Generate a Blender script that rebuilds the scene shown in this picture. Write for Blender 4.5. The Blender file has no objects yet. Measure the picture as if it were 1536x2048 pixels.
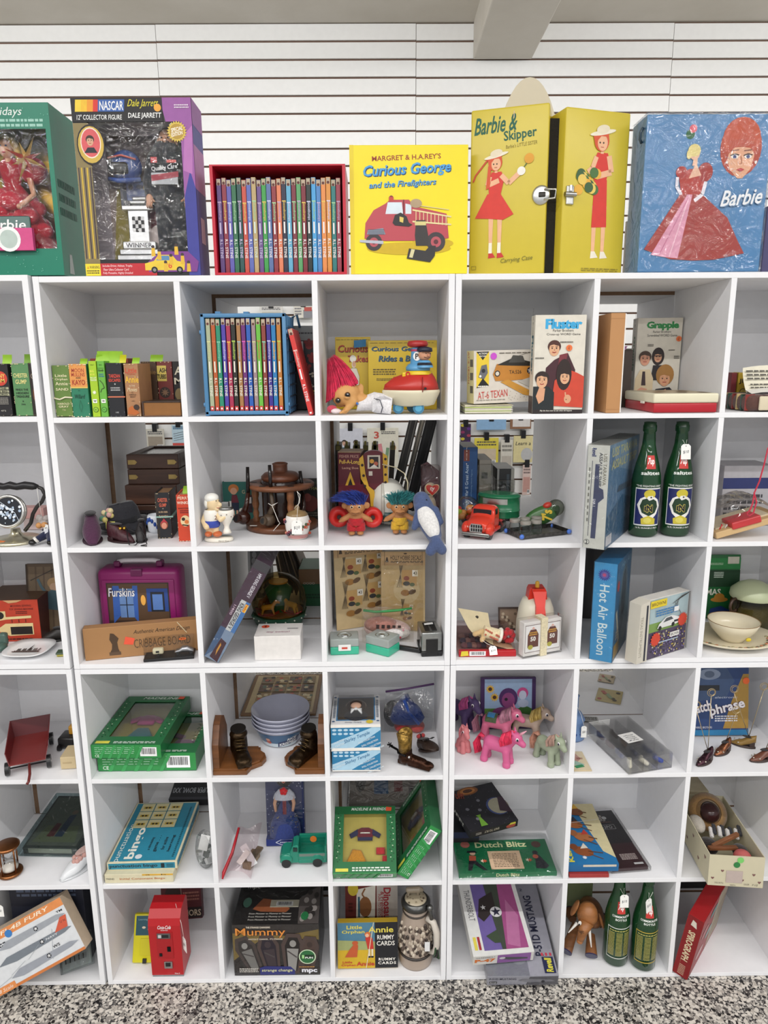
import bpy,bmesh,math,random
from mathutils import Vector as V,Matrix as X,noise
random.seed(7)
sc=bpy.context.scene
R=math.radians
# ---------------------------------------------------------------- camera
CAM=V((.74591,-1.58958,1.64449));PIT,YAW,ROL,FPX=.21172,-.00683,.00739,1398.57
def _dir(a,b):
    u=math.cos(ROL)*a - math.sin(ROL)*b;v=math.sin(ROL)*a + math.cos(ROL)*b
    y=math.cos(PIT) - math.sin(PIT)*v;z=-math.sin(PIT) - math.cos(PIT)*v
    return V((math.cos(YAW)*u - math.sin(YAW)*y,math.sin(YAW)*u + math.cos(YAW)*y,z))
_f=_dir(0,0);_r=_dir(1,0) - _f;_d=_dir(0,1) - _f
cd=bpy.data.cameras.new('camera');cam=bpy.data.objects.new('camera',cd);sc.collection.objects.link(cam)
cd.sensor_fit='VERTICAL';cd.sensor_height=24;cd.lens=24*FPX/2048;cd.clip_start=.01
cam.matrix_world=X(((_r.x,-_d.x,-_f.x,CAM.x),(_r.y,-_d.y,-_f.y,CAM.y),(_r.z,-_d.z,-_f.z,CAM.z),(0,0,0,1)))
sc.camera=cam
sc.cycles.transparent_max_bounces=40;sc.cycles.max_bounces=12
# ---------------------------------------------------------------- world, lamps, exposure
sc.view_settings.view_transform='Standard';sc.view_settings.look='None';sc.view_settings.gamma=1
sc.view_settings.use_curve_mapping=False;sc.view_settings.exposure=-0.1
w=bpy.data.worlds.new('world');sc.world=w;w.use_nodes=True
w.node_tree.nodes['Background'].inputs[0].default_value=(.93,.96,1,1)
w.node_tree.nodes['Background'].inputs[1].default_value=.6
def strip(y,power,x=.9,ln=7.5,col=(1,.99,.985),tilt=0):
    l=bpy.data.lights.new('fluorescent_strip','AREA');l.shape='RECTANGLE';l.size=ln;l.size_y=.05
    l.energy=power;l.color=col;o=bpy.data.objects.new('fluorescent_strip',l);sc.collection.objects.link(o)
    o.location=(x,y,3.06);o.rotation_euler.x=math.radians(tilt)
strip(-1.62,114);strip(-3.4,112);strip(-5.15,105);strip(-8.6,190,col=(.95,.98,1));strip(.3,50,tilt=74)
# ---------------------------------------------------------------- pixels to points on real surfaces
def ray(px,py):return _dir((px-768)/FPX,(py-1024)/FPX)
def onZ(px,py,z):d=ray(px,py);return CAM + d*((z-CAM.z)/d.z)
def onY(px,py,y):d=ray(px,py);return CAM + d*((y-CAM.y)/d.y)
def onP(px,py,p,n):d=ray(px,py);return CAM + d*((p-CAM).dot(n)/d.dot(n))
# ---------------------------------------------------------------- materials  ('hex' or 'hex:finish')
def lin(h):
    c=[int(h[i:i+2],16)/255 for i in (0,2,4)]
    return tuple(x/12.92 if x <= .04045 else ((x+.055)/1.055)**2.4 for x in c) + (1,)
_M={}
FIN={  # roughness, metallic, noise scale, colour variation, bump
 'p':(.5,0,60,.06,0),'g':(.18,0,30,.04,0),'q':(.33,0,40,.02,0),'m':(.28,1,60,.12,.02),'f':(.92,0,220,.16,.35),
 'w':(.42,0,26,.4,.08),'h':(.55,0,90,.3,0),'l':(.5,0,160,.25,.3),'c':(.22,0,35,.05,.02),'b':(.75,0,120,.14,.05),
 's':(.6,0,50,.015,0),'z':(.35,.85,120,.5,.5),'v':(.28,0,14,.06,.3)}
def mat(spec):
    if spec in _M:return _M[spec]
    h,_,fin=spec.partition(':');fin=fin or 'p'
    m=bpy.data.materials.new('m_'+spec.replace(':','_'));m.use_nodes=True;_M[spec]=m
    nt=m.node_tree;N=nt.nodes;L=nt.links;bs=N['Principled BSDF'];out=N['Material Output']
    c=lin(h)
    if fin in 'xk':      # thin clear film / rigid clear plastic
        tr=N.new('ShaderNodeBsdfTransparent');tr.inputs[0].default_value=c
        gl=N.new('ShaderNodeBsdfGlossy');gl.inputs['Roughness'].default_value=.08 if fin=='x' else .04
        lw=N.new('ShaderNodeLayerWeight');lw.inputs[0].default_value=.25 if fin=='x' else .2
        mx=N.new('ShaderNodeMixShader');mr=N.new('ShaderNodeMapRange')
        mr.inputs['To Min'].default_value=.055 if fin=='x' else .03;mr.inputs['To Max'].default_value=.6
        L.new(lw.outputs['Fresnel'],mr.inputs['Value']);L.new(mr.outputs[0],mx.inputs[0])
        L.new(tr.outputs[0],mx.inputs[1]);L.new(gl.outputs[0],mx.inputs[2]);L.new(mx.outputs[0],out.inputs[0])
        if fin=='x':
            tc=N.new('ShaderNodeTexCoord');nz=N.new('ShaderNodeTexNoise');nz.inputs['Scale'].default_value=26;nz.inputs['Distortion'].default_value=1.2
            bp=N.new('ShaderNodeBump');bp.inputs['Strength'].default_value=.8;bp.inputs['Distance'].default_value=.012
            L.new(tc.outputs['Object'],nz.inputs[0]);L.new(nz.outputs[0],bp.inputs['Height']);L.new(bp.outputs[0],gl.inputs['Normal'])
        return m
    if fin=='e':       # bottle glass, thin-walled
        tr=N.new('ShaderNodeBsdfTransparent');tr.inputs[0].default_value=c
        gl=N.new('ShaderNodeBsdfGlossy');gl.inputs['Roughness'].default_value=.06
        lw=N.new('ShaderNodeLayerWeight');lw.inputs[0].default_value=.3;mx=N.new('ShaderNodeMixShader')
        df=N.new('ShaderNodeBsdfDiffuse');df.inputs[0].default_value=c;m2=N.new('ShaderNodeMixShader');m2.inputs[0].default_value=.3
        L.new(tr.outputs[0],m2.inputs[1]);L.new(df.outputs[0],m2.inputs[2])
        mr=N.new('ShaderNodeMapRange');mr.inputs['To Min'].default_value=.05;mr.inputs['To Max'].default_value=.7
        L.new(lw.outputs['Fresnel'],mr.inputs['Value']);L.new(mr.outputs[0],mx.inputs[0])
        L.new(m2.outputs[0],mx.inputs[1]);L.new(gl.outputs[0],mx.inputs[2]);L.new(mx.outputs[0],out.inputs[0]);return m
    ro,me,ns,var,bump=FIN[fin]
    bs.inputs['Roughness'].default_value=ro;bs.inputs['Metallic'].default_value=me
    tc=N.new('ShaderNodeTexCoord');nz=N.new('ShaderNodeTexNoise');nz.inputs['Scale'].default_value=ns;nz.inputs['Detail'].default_value=3
    vec=tc.outputs['Object']
    if fin=='w':
        mp=N.new('ShaderNodeMapping');mp.inputs['Scale'].default_value=(.25,2.2,2.2);L.new(vec,mp.inputs[0]);vec=mp.outputs[0]
        nz.inputs['Detail'].default_value=6;nz.inputs['Distortion'].default_value=.6
    L.new(vec,nz.inputs[0])
    hs=N.new('ShaderNodeHueSaturation');hs.inputs['Color'].default_value=c
    mr=N.new('ShaderNodeMapRange');mr.inputs['From Min'].default_value=.3;mr.inputs['From Max'].default_value=.7
    mr.inputs['To Min'].default_value=1-var;mr.inputs['To Max'].default_value=1+var*.6
    L.new(nz.outputs[0],mr.inputs['Value']);L.new(mr.outputs[0],hs.inputs['Value']);L.new(hs.outputs[0],bs.inputs['Base Color'])
    if bump:
        bp=N.new('ShaderNodeBump');bp.inputs['Strength'].default_value=bump;bp.inputs['Distance'].default_value=.004
        L.new(nz.outputs[0],bp.inputs['Height']);L.new(bp.outputs[0],bs.inputs['Normal'])
    if fin=='f':bs.inputs['Sheen Weight'].default_value=.25
    return m
# ---------------------------------------------------------------- text
_T={}
def glyphs(s,sh=0,b=0,sp=1):
    k=(s,sh,b,sp)
    if k not in _T:
        cu=bpy.data.curves.new('t','FONT');cu.body=s;cu.shear=sh;cu.offset=b;cu.resolution_u=2;cu.space_character=sp
        ob=bpy.data.objects.new('t',cu);me=ob.to_mesh()
        vs=[v.co.copy() for v in me.vertices];fs=[tuple(p.vertices) for p in me.polygons]
        ob.to_mesh_clear();bpy.data.objects.remove(ob);bpy.data.curves.remove(cu)
        if vs:
            x0=min(v.x for v in vs);x1=max(v.x for v in vs);y0=min(v.y for v in vs);y1=max(v.y for v in vs)
            vs=[((v.x-x0)/max(x1-x0,1e-6)-.5,(v.y-y0)/max(y1-y0,1e-6)-.5) for v in vs]
        _T[k]=(vs,fs)
    return _T[k]
# ---------------------------------------------------------------- geometry builder
def ROT(x=0,y=0,z=0):return X.Rotation(R(z),4,'Z') @ X.Rotation(R(y),4,'Y') @ X.Rotation(R(x),4,'X')
def TR(*p):return X.Translation(V(p))
def SC(x,y,z):return X.Diagonal((x,y,z,1))
class G:
    def __init__(s):s.v=[];s.f=[];s.m=[];s.s=[];s.mats=[];s.T=X()
    def at(s,T):s.T=T;return s
    def add(s,vs,fs,m,sm=False):
        if m not in s.mats:s.mats.append(m)
        i=s.mats.index(m);n=len(s.v)
        s.v+=[s.T @ V(v) for v in vs]
        for f in fs:s.f.append(tuple(n+k for k in f));s.m.append(i);s.s.append(sm)
        return s
    def box(s,x0,y0,z0,x1,y1,z1,m,b=0,sm=False):
        if b:
            bm=bmesh.new();bmesh.ops.create_cube(bm,size=1)
            for v in bm.verts:v.co=((x0+x1)/2+v.co.x*(x1-x0),(y0+y1)/2+v.co.y*(y1-y0),(z0+z1)/2+v.co.z*(z1-z0))
            bmesh.ops.bevel(bm,geom=bm.edges[:],offset=b,segments=3 if sm else 2,profile=.5,affect='EDGES')
            bm.verts.index_update();s.add([v.co.copy() for v in bm.verts],[[v.index for v in f.verts] for f in bm.faces],m,sm);bm.free();return s
        vs=[(x,y,z) for z in (z0,z1) for y in (y0,y1) for x in (x0,x1)]
        return s.add(vs,[(0,1,5,4),(1,3,7,5),(3,2,6,7),(2,0,4,6),(4,5,7,6),(0,2,3,1)],m)
    def rings(s,rs,m,cap=True,sm=True,close=True):
        n=len(rs[0]);vs=[p for r in rs for p in r];fs=[]
        for i in range(len(rs)-1):
            for j in range(n if close else n-1):
                k=(j+1) % n;fs.append((i*n+j,i*n+k,(i+1)*n+k,(i+1)*n+j))
        if cap:fs+=[tuple(range(n-1,-1,-1)),tuple((len(rs)-1)*n+j for j in range(n))]
        return s.add(vs,fs,m,sm)
    def tube(s,ps,r,m,n=8,cap=True):
        ps=[V(p) for p in ps];rs=r if isinstance(r,(list,tuple)) else [r]*len(ps);out=[];up=None
        for i,p in enumerate(ps):
            t=(ps[min(i+1,len(ps)-1)]-ps[max(i-1,0)]).normalized()
            if up is None:up=t.orthogonal().normalized()
            up=(up - t*up.dot(t));up=up.normalized() if up.length>1e-6 else t.orthogonal().normalized()
            q=t.cross(up)
            out.append([p+(up*math.cos(a)+q*math.sin(a))*rs[i] for a in [2*math.pi*k/n for k in range(n)]])
        return s.rings(out,m,cap)
    def cyl(s,p0,p1,r,m,n=20,r1=None,sm=True):
        p0=V(p0);p1=V(p1);t=(p1-p0).normalized();u=t.orthogonal().normalized();q=t.cross(u);r1=r if r1 is None else r1
        a=[2*math.pi*k/n for k in range(n)];ring=lambda p,rr:[p+(u*math.cos(k)+q*math.sin(k))*rr for k in a]
        s.rings([ring(p0,r),ring(p1,r1)],m,False,sm);s.add(ring(p0,r),[range(n-1,-1,-1)],m);return s.add(ring(p1,r1),[range(n)],m)
    def lathe(s,prof,m,n=28,c=(0,0,0),sm=True,cap=False,sx=1,sy=1):
        return s.rings([[(c[0]+r*sx*math.cos(2*math.pi*k/n),c[1]+r*sy*math.sin(2*math.pi*k/n),c[2]+z) for k in range(n)] for r,z in prof],m,cap,sm)
    def ell(s,c,r,m,n=16,k=10,T=None):
        if not isinstance(r,(list,tuple)):r=(r,r,r)
        vs=[];T=T or X()
        for i in range(k+1):
            a=math.pi*i/k
            for j in range(n):
                b=2*math.pi*j/n;p=T @ V((r[0]*math.sin(a)*math.cos(b),r[1]*math.sin(a)*math.sin(b),r[2]*math.cos(a)));vs.append(p+V(c))
        fs=[(i*n+j,(i+1)*n+j,(i+1)*n+(j+1) % n,i*n+(j+1) % n) for i in range(k) for j in range(n)]
        return s.add(vs,fs,m,True)
    def prism(s,pts,y0,y1,m,sm=False):      # outline in x,z pushed along y
        n=len(pts);vs=[(x,y0,z) for x,z in pts] + [(x,y1,z) for x,z in pts]
        s.add(vs,[range(n),range(2*n-1,n-1,-1)],m);return s.add(vs,[(i,n+i,n+(i+1) % n,(i+1) % n) for i in range(n)],m,sm)
    def sheet(s,fn,nu,nv,m,sm=True):
        vs=[fn(i/nu,j/nv) for j in range(nv+1) for i in range(nu+1)]
        return s.add(vs,[(j*(nu+1)+i,j*(nu+1)+i+1,(j+1)*(nu+1)+i+1,(j+1)*(nu+1)+i) for j in range(nv) for i in range(nu)],m,sm)
    def torus(s,c,R_,r,m,T=None,n=28,k=8,a0=0,a1=360):
        T=T or X();full=a1-a0 >= 360;c=V(c);cnt=n if full else n+1
        pts=[(R(a0)+R(a1-a0)*i/n) for i in range(cnt)]
        rs=[[c+T @ V(((R_+r*math.cos(b))*math.cos(a),(R_+r*math.cos(b))*math.sin(a),r*math.sin(b))) for b in [2*math.pi*j/k for j in range(k)]] for a in pts]
        if full:rs.append(rs[0])
        return s.rings(rs,m,not full)
    def strands(s,roots,dirs,ln,r,m,bend=V((0,0,0)),seg=4,jit=.25):
        for p,d in zip(roots,dirs):
            d=(V(d).normalized()+V((random.uniform(-jit,jit),random.uniform(-jit,jit),random.uniform(-jit,jit)))).normalized();l=ln*random.uniform(.75,1.1)
            ps=[V(p)+d*l*(i/seg)+bend*(i/seg)**2*l for i in range(seg+1)]
            s.tube(ps,[r*(1-.85*i/seg) for i in range(seg+1)],m,4,False)
        return s
    def art(s,o,u,v,m=None):
        return Art(s,V(o),V(u),V(v))
    def build(s,name,parent=None,M=None):
        me=bpy.data.meshes.new(name);me.from_pydata([tuple(v) for v in s.v],[],s.f)
        for m in s.mats:me.materials.append(mat(m))
        me.polygons.foreach_set('material_index',s.m);me.polygons.foreach_set('use_smooth',s.s);me.update()
        o=bpy.data.objects.new(name,me);sc.collection.objects.link(o)
        if parent:o.parent=parent
        if M is not None:o.matrix_world=M
        return o
class Art:     # flat print on one face; coordinates 0..1 across and up that face
    def __init__(s,g,o,u,v):
        s.g=g;s.o=o;s.u=u;s.v=v;s.n=u.cross(v).normalized();s.k=0;s.w=u.length;s.h=v.length;s.asp=s.w/s.h;s.step=.00012
    def P(s,x,y):return s.o+s.u*x+s.v*y+s.n*(.0002+min(s.k,14)*s.step+max(s.k-14,0)*.00001)
    def poly(s,pts,c):s.k+=1;s.g.add([s.P(x,y) for x,y in pts],[range(len(pts))],c);return s
    def r(s,x0,y0,x1,y1,c):return s.poly([(x0,y0),(x1,y0),(x1,y1),(x0,y1)],c)
    def e(s,x,y,rx,c,ry=None,n=20,rot=0):
        ry=rx*s.asp if ry is None else ry;cr,sr=math.cos(R(rot)),math.sin(R(rot));q=[]
        for k in range(n):
            a=2*math.pi*k/n;dx,dy=rx*s.w*math.cos(a),ry*s.h*math.sin(a);q.append((x+(dx*cr-dy*sr)/s.w,y+(dx*sr+dy*cr)/s.h))
        return s.poly(q,c)
    def star(s,x,y,r0,r1,n,c,rot=90):
        return s.poly([(x+(r0 if i % 2==0 else r1)*math.cos(R(rot)+math.pi*i/n),y+(r0 if i % 2==0 else r1)*s.asp*math.sin(R(rot)+math.pi*i/n)) for i in range(2*n)],c)
    def line(s,pts,wd,c):
        s.k+=1;wd *= s.w
        for (a,b),(p,q) in zip(pts,pts[1:]):
            A=s.P(a,b);B=s.P(p,q);d=(B-A)
            if d.length<1e-7:continue
            nn=s.n.cross(d.normalized())*wd/2;s.g.add([A-nn,B-nn,B+nn,A+nn],[(0,1,2,3)],c)
        return s
    def t(s,txt,x,y,wd,ht,c,sh=0,b=0,rot=0,sp=1):   # centred at x,y; width and height as face fractions (before turning)
        s.k+=1;vs,fs=glyphs(txt,sh,b,sp);cr,sr=math.cos(R(rot)),math.sin(R(rot));W,H=(s.w,s.h) if rot % 180==0 or rot not in (90,-90) else (s.h,s.w)
        q=[s.P(x+(a*wd*W*cr-d*ht*H*sr)/s.w,y+(a*wd*W*sr+d*ht*H*cr)/s.h) for a,d in vs]
        s.g.add(q,fs,c);return s
    def small(s,x0,y0,x1,y1,n,c,fill=.55):      # rows of print too small to read
        rn=random.Random(int(x0*997+y1*131+n));dy=(y1-y0)/n
        s.k+=1
        for i in range(n):
            x=x0;yb=y1-dy*(i+1)+dy*.2;yt=yb+dy*fill
            while x<x1-.004:
                l=min(rn.uniform(.05,.16)*(x1-x0),x1-x);s.g.add([s.P(x,yb),s.P(x+l,yb),s.P(x+l,yt),s.P(x,yt)],[(0,1,2,3)],c);x+=l+.025*(x1-x0)
        return s
    def bars(s,x0,y0,x1,y1):
        s.r(x0,y0,x1,y1,'f4f4f4');rn=random.Random(3);x=x0+(x1-x0)*.08;s.k+=1;dx=x1-x0
        while x<x1-dx*.1:
            l=rn.choice((.012,.02,.035))*dx;s.g.add([s.P(x,y0+(y1-y0)*.22),s.P(x+l,y0+(y1-y0)*.22),s.P(x+l,y1-(y1-y0)*.1),s.P(x,y1-(y1-y0)*.1)],[(0,1,2,3)],'1a1a1a');x+=l+rn.choice((.015,.03))*dx
        return s
    def face(s,x,y,r,skin='e0b090',hair='4a2c1c',smile=True):
        a=s.asp;s.e(x,y+.38*r*a,r*1.04,hair,r*.98*a);s.e(x,y-.04*r*a,r*.8,skin,r*1.06*a)
        s.poly([(x-r*.85,y+r*.5*a),(x-r*.5,y+r*1.2*a),(x+r*.5,y+r*1.2*a),(x+r*.85,y+r*.5*a),(x+r*.3,y+r*.55*a),(x-r*.1,y+r*.7*a)],hair)
        for q in (-.34,.34):s.e(x+q*r,y+.12*r*a,r*.12,'2a1a14',r*.1*a);s.line([(x+(q-.18)*r,y+.34*r*a),(x+(q+.18)*r,y+.36*r*a)],r*.08,hair)
        s.line([(x,y+.05*r*a),(x+.08*r,y-.2*r*a),(x-.05*r,y-.22*r*a)],r*.07,'b07a5c')
        s.line([(x-.3*r,y-.45*r*a),(x,y-.55*r*a if smile else y-.45*r*a),(x+.3*r,y-.45*r*a)],r*.13,'a03c34');return s
# ---------------------------------------------------------------- things
def tag(o,label,cat,group=None):
    o['label']=label;o['category']=cat
    if group:o['group']=group
    return o
def thing(name,label,cat,M=None,group=None):
    o=bpy.data.objects.new(name,None);o.empty_display_size=.02;sc.collection.objects.link(o)
    if M is not None:o.matrix_world=M
    return tag(o,label,cat,group)
def struct(g,name,M=None):o=g.build(name,None,M);o['kind']='structure';return o
def stand(bl,br,tl,z,Y=.014):
    if z>1.5:bl=(bl[0],bl[1],bl[2] if len(bl)>2 else Y);br=(br[0],br[1],br[2] if len(br)>2 else bl[2])
    #       # box standing on height z: front bottom corners and top-left corner as seen -> matrix, width, height
    a=onZ(*bl,z) if z<1.5 else onY(bl[0],bl[1],bl[2]);b=onZ(*br,z) if z<1.5 else onY(br[0],br[1],br[2]);a.z=b.z=z;u=(b-a);wd=u.length;u.normalize();n=V((u.y,-u.x,0))
    t=onP(*tl,a,n);M=X(((u.x,-u.y,0,a.x),(u.y,u.x,0,a.y),(0,0,1,a.z),(0,0,0,1)));return M,wd,t.z-z
def frameM(o,u,v):            # local x along u, local z along v, local y away from the viewer
    u=V(u).normalized();v=(V(v)-u*V(v).dot(u)).normalized();y=v.cross(u);o=V(o)
    return X(((u.x,y.x,v.x,o.x),(u.y,y.y,v.y,o.y),(u.z,y.z,v.z,o.z),(0,0,0,1)))
def faces(g,w_,d,h,**k):
    F=dict(front=((0,0,0),(w_,0,0),(0,0,h)),top=((0,0,h),(w_,0,0),(0,d,0)),left=((0,d,0),(0,-d,0),(0,0,h)),right=((w_,0,0),(0,d,0),(0,0,h)))
    for n,fn in k.items():
        if fn:fn(g.art(*F[n]))
def carton(name,label,cat,M,w_,d,h,col,b=.0012,group=None,**k):
    g=G();g.box(0,0,0,w_,d,h,col,b);faces(g,w_,d,h,**k);return tag(g.build(name,None,M),label,cat,group)
def remesh(g,name,m,vox=.003,parent=None,M=None,it=6):   # melts overlapping solids into one continuous skin
    me=bpy.data.meshes.new(name);me.from_pydata([tuple(v) for v in g.v],[],g.f)
    bm=bmesh.new();bm.from_mesh(me);bmesh.ops.remove_doubles(bm,verts=bm.verts,dist=1e-6);bmesh.ops.recalc_face_normals(bm,faces=bm.faces);bm.to_mesh(me);bm.free()
    o=bpy.data.objects.new(name,me);sc.collection.objects.link(o)
    md=o.modifiers.new('r','REMESH');md.mode='VOXEL';md.voxel_size=vox
    sm=o.modifiers.new('s','SMOOTH');sm.iterations=it;sm.factor=.5
    dg=bpy.context.evaluated_depsgraph_get();nm=bpy.data.meshes.new_from_object(o.evaluated_get(dg));o.modifiers.clear();o.data=nm;bpy.data.meshes.remove(me);nm.name=name
    nm.materials.clear();nm.materials.append(mat(m));nm.polygons.foreach_set('use_smooth',[True]*len(nm.polygons))
    if parent:o.parent=parent
    if M is not None:o.matrix_world=M
    return o
def limb(g,p,q,r0,r1,m='ffffff'):    # capsule for remesh
    g.cyl(p,q,r0,m,14,r1);g.ell(p,r0,m,12,8);g.ell(q,r1,m,12,8)
def clone(root,M,label,group=None):
    r=root.copy();sc.collection.objects.link(r);r.matrix_world=M;r['label']=label
    if group:r['group']=group
    for c in root.children:
        q=c.copy();sc.collection.objects.link(q);q.parent=r
        for d in c.children:
            e=d.copy();sc.collection.objects.link(e);e.parent=q
    return r
def price_tag(parent,p,w_=.022,h=.035,txt='$10',rz=0,string=None,tilt=0):
    g=G();g.at(TR(*p) @ ROT(tilt,0,rz));c=w_*.22
    g.prism([(-w_/2,-h),(w_/2,-h),(w_/2,-c),(w_/2-c,0),(-w_/2+c,0),(-w_/2,-c)],0,.0006,'f4f3ee');
    a=g.art((-w_/2,0,-h),(w_,0,0),(0,0,h));a.e(.5,.87,.05,'55504a');a.t(txt,.5,.48,.6,.22,'5a5a60',.2,rot=8)
    g.at(X())
    if string:g.tube(string,.0005,'f0eee6',5)
    return g.build('price_tag',parent)
# shelf heights (top surfaces) and column edges measured on the cabinets
Z=[1.8308,1.5269,1.2239,.9307,.6192,.3117,.0122]
# ---------------------------------------------------------------- the room
def procmat(name,build):
    m=bpy.data.materials.new(name);m.use_nodes=True;build(m.node_tree,m.node_tree.nodes,m.node_tree.links,m.node_tree.nodes['Principled BSDF']);_M[name]=m
def _terrazzo(nt,N,L,b):
    tc=N.new('ShaderNodeTexCoord');prev=None
    def layer(scale,stops,seedoff):
        mp=N.new('ShaderNodeMapping');mp.inputs['Location'].default_value=(seedoff,seedoff*2,0)
        vo=N.new('ShaderNodeTexVoronoi');vo.inputs['Scale'].default_value=scale;L.new(tc.outputs['Object'],mp.inputs[0]);L.new(mp.outputs[0],vo.inputs['Vector'])
        sp=N.new('ShaderNodeSeparateColor');L.new(vo.outputs['Color'],sp.inputs[0]);cr=N.new('ShaderNodeValToRGB');cr.color_ramp.interpolation='CONSTANT'
        e=cr.color_ramp.elements;e[0].position=stops[0][0];e[0].color=lin(stops[0][1]);e[1].position=stops[1][0];e[1].color=lin(stops[1][1])
        for p,c in stops[2:]:q=e.new(p);q.color=lin(c)
        L.new(sp.outputs[0],cr.inputs[0]);return vo,cr,sp
    v1,c1,s1=layer(120,[(0,'d6d0c6'),(.32,'8f8a84'),(.48,'b5aea4'),(.66,'4e4a48'),(.78,'cdc7bd'),(.9,'211f20')],0)
    v2,c2,s2=layer(260,[(0,'9b968f'),(.25,'3a3838'),(.45,'c9c4bb'),(.7,'767370'),(.85,'242324')],3.1)
    gt=N.new('ShaderNodeMath');gt.operation='GREATER_THAN';gt.inputs[1].default_value=.62;L.new(v1.outputs['Distance'],gt.inputs[0])
    g2=N.new('ShaderNodeMath');g2.operation='GREATER_THAN';g2.inputs[1].default_value=.72;L.new(s1.outputs[1],g2.inputs[0])
    mxm=N.new('ShaderNodeMath');mxm.operation='MAXIMUM';L.new(gt.outputs[0],mxm.inputs[0]);L.new(g2.outputs[0],mxm.inputs[1])
    mx=N.new('ShaderNodeMix');mx.data_type='RGBA';L.new(mxm.outputs[0],mx.inputs['Factor']);L.new(c1.outputs[0],mx.inputs['A']);L.new(c2.outputs[0],mx.inputs['B'])
    L.new(mx.outputs['Result'],b.inputs['Base Color']);b.inputs['Roughness'].default_value=.35
procmat('terrazzo',_terrazzo)
def _ceil(nt,N,L,b):
    tc=N.new('ShaderNodeTexCoord');nz=N.new('ShaderNodeTexNoise');nz.inputs['Scale'].default_value=3;nz.inputs['Detail'].default_value=6;L.new(tc.outputs['Object'],nz.inputs[0])
    cr=N.new('ShaderNodeValToRGB');cr.color_ramp.elements[0].position=.3;cr.color_ramp.elements[0].color=lin('c8c1b4');cr.color_ramp.elements[1].position=.7;cr.color_ramp.elements[1].color=lin('d6d0c5')
    L.new(nz.outputs[0],cr.inputs[0]);L.new(cr.outputs[0],b.inputs['Base Color']);b.inputs['Roughness'].default_value=.6
    bp=N.new('ShaderNodeBump');bp.inputs['Strength'].default_value=.25;bp.inputs['Distance'].default_value=.02;L.new(nz.outputs[0],bp.inputs['Height']);L.new(bp.outputs[0],b.inputs['Normal'])
procmat('plaster',_ceil)
CEIL=3.17;WY=2.03
struct(G().box(-3.2,-9,-.08,5,2.3,-.0012,'terrazzo'),'floor')
struct(G().box(-3.2,-9,CEIL,5,2.3,CEIL+.1,'plaster'),'ceiling')
a=onY(946,120,WY);b_=onY(1063,120,WY)
struct(G().box(a.x,-9,a.z,b_.x,WY-.002,CEIL+.01,'plaster',.006),'trim_1')      # ceiling beam
g=G();sw=.0762
g.box(-3.2,WY+.012,0,5,2.2,CEIL,'6b4a36')
def slats(x0,x1,off):
    z=CEIL-.004-off
    while z>0:
        g.box(x0+.0012,WY,max(z-sw+.0095,0),x1-.0012,WY+.013,z,'f3f3f1:q');z-=sw
xs=[-2.705,-1.485,-.265,.935,2.13,3.35,4.57]
for i,(p,q) in enumerate(zip(xs,xs[1:])):slats(p,q,(0,.001,.0,.002,.004,.003)[i])
struct(g,'wall_back')
# ---------------------------------------------------------------- cube cabinets
WH='ececee:s'
D=.296
XM=[0,.0135,.3035,.3168,.603,.6155,.9015,.915]
ZU=[1.830,1.8175,1.5262,1.5145,1.2232,1.2115,.930,.918]
ZL=[.9165,.904,.6185,.6067,.3110,.2985,.0115,0]
def cabinet(label,dx,zs,y0,y1,backs,group,raw=False,dz=0):
    t=thing('cube_shelf',label,'shelf',TR(dx,y0,zs[7]+dz),group);z=[q-zs[7] for q in zs];d=y1-y0;x=XM
    def pan(name,*bx):
        g=G();g.box(*bx,WH,.0006)
        if raw:
            X0,Y0,Z0,X1,Y1,Z1=bx;a=g.art((X0,Y0,Z0),(X1-X0,0,0),(0,0,Z1-Z0));a.r(0,0,1,1,'7a5f48:b')
        return g.build(name,t)
    pan('side_panel',x[0],0,0,x[1],d,z[0]);pan('side_panel',x[6],0,0,x[7],d,z[0])
    pan('top_panel',x[1],.0008,z[1],x[6],d,z[0]);pan('bottom_panel',x[1],.0008,z[7],x[6],d,z[6])
    for i in (2,4):pan('shelf',x[1],.0004,z[i+1],x[6],d,z[i])
    for i in (0,2,4):
        for j in (2,4):pan('divider',x[j],.0008,z[i+2],x[j+1],d,z[i+1])
    for r,row in enumerate(backs):
        for c,on in enumerate(row):
            if on=='1':
                g=G();g.box(x[2*c],d,z[2*r+3 if r<2 else 7],x[2*c+3],d+.004,z[2*r],'e4e4e6:s');g.build('back_panel',t)
    return t
GR='white cube shelves along the aisle'
cabinet('white cube shelf, upper middle one, carrying the red slipcase on top',0,ZU,0,D,('101','010','101'),GR)
cabinet('white cube shelf standing on the floor, lower middle one, holding the beer stein',0,ZL,0,D,('101','010','101'),GR)
cabinet('white melamine cube shelf, upper right, holding the two tall green bottles',.9165,ZU,.002,D+.002,('101','011','111'),GR)
cabinet('white melamine cube shelf on the floor at lower right, holding the wooden elephant',.9165,ZL,0,D,('101','110','100'),GR)
cabinet('white melamine cube shelf, upper left, cut by the left photo edge',-.9225,ZU,-.004,D-.004,('111','111','111'),GR,dz=.003)
cabinet('white melamine cube shelf on the floor at lower left, holding the red wagon',-.9215,ZL,-.002,D-.002,('111','110','111'),GR,dz=.002)
GB='white cube shelves standing back to back behind the front ones'
for nm,dx in (('middle',.009),('right',.926),('left',-.909)):
    for zs,lv in (([1.83,1.809]+ZU[2:],'upper'),([.9165,.897]+ZL[2:],'lower')):
        cabinet('white cube shelf seen through open cubbies, back to back with the %s %s shelf' % (lv,nm),dx,zs,D+.008,2*D+.004,('000','000','000'),GB,True)
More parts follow.
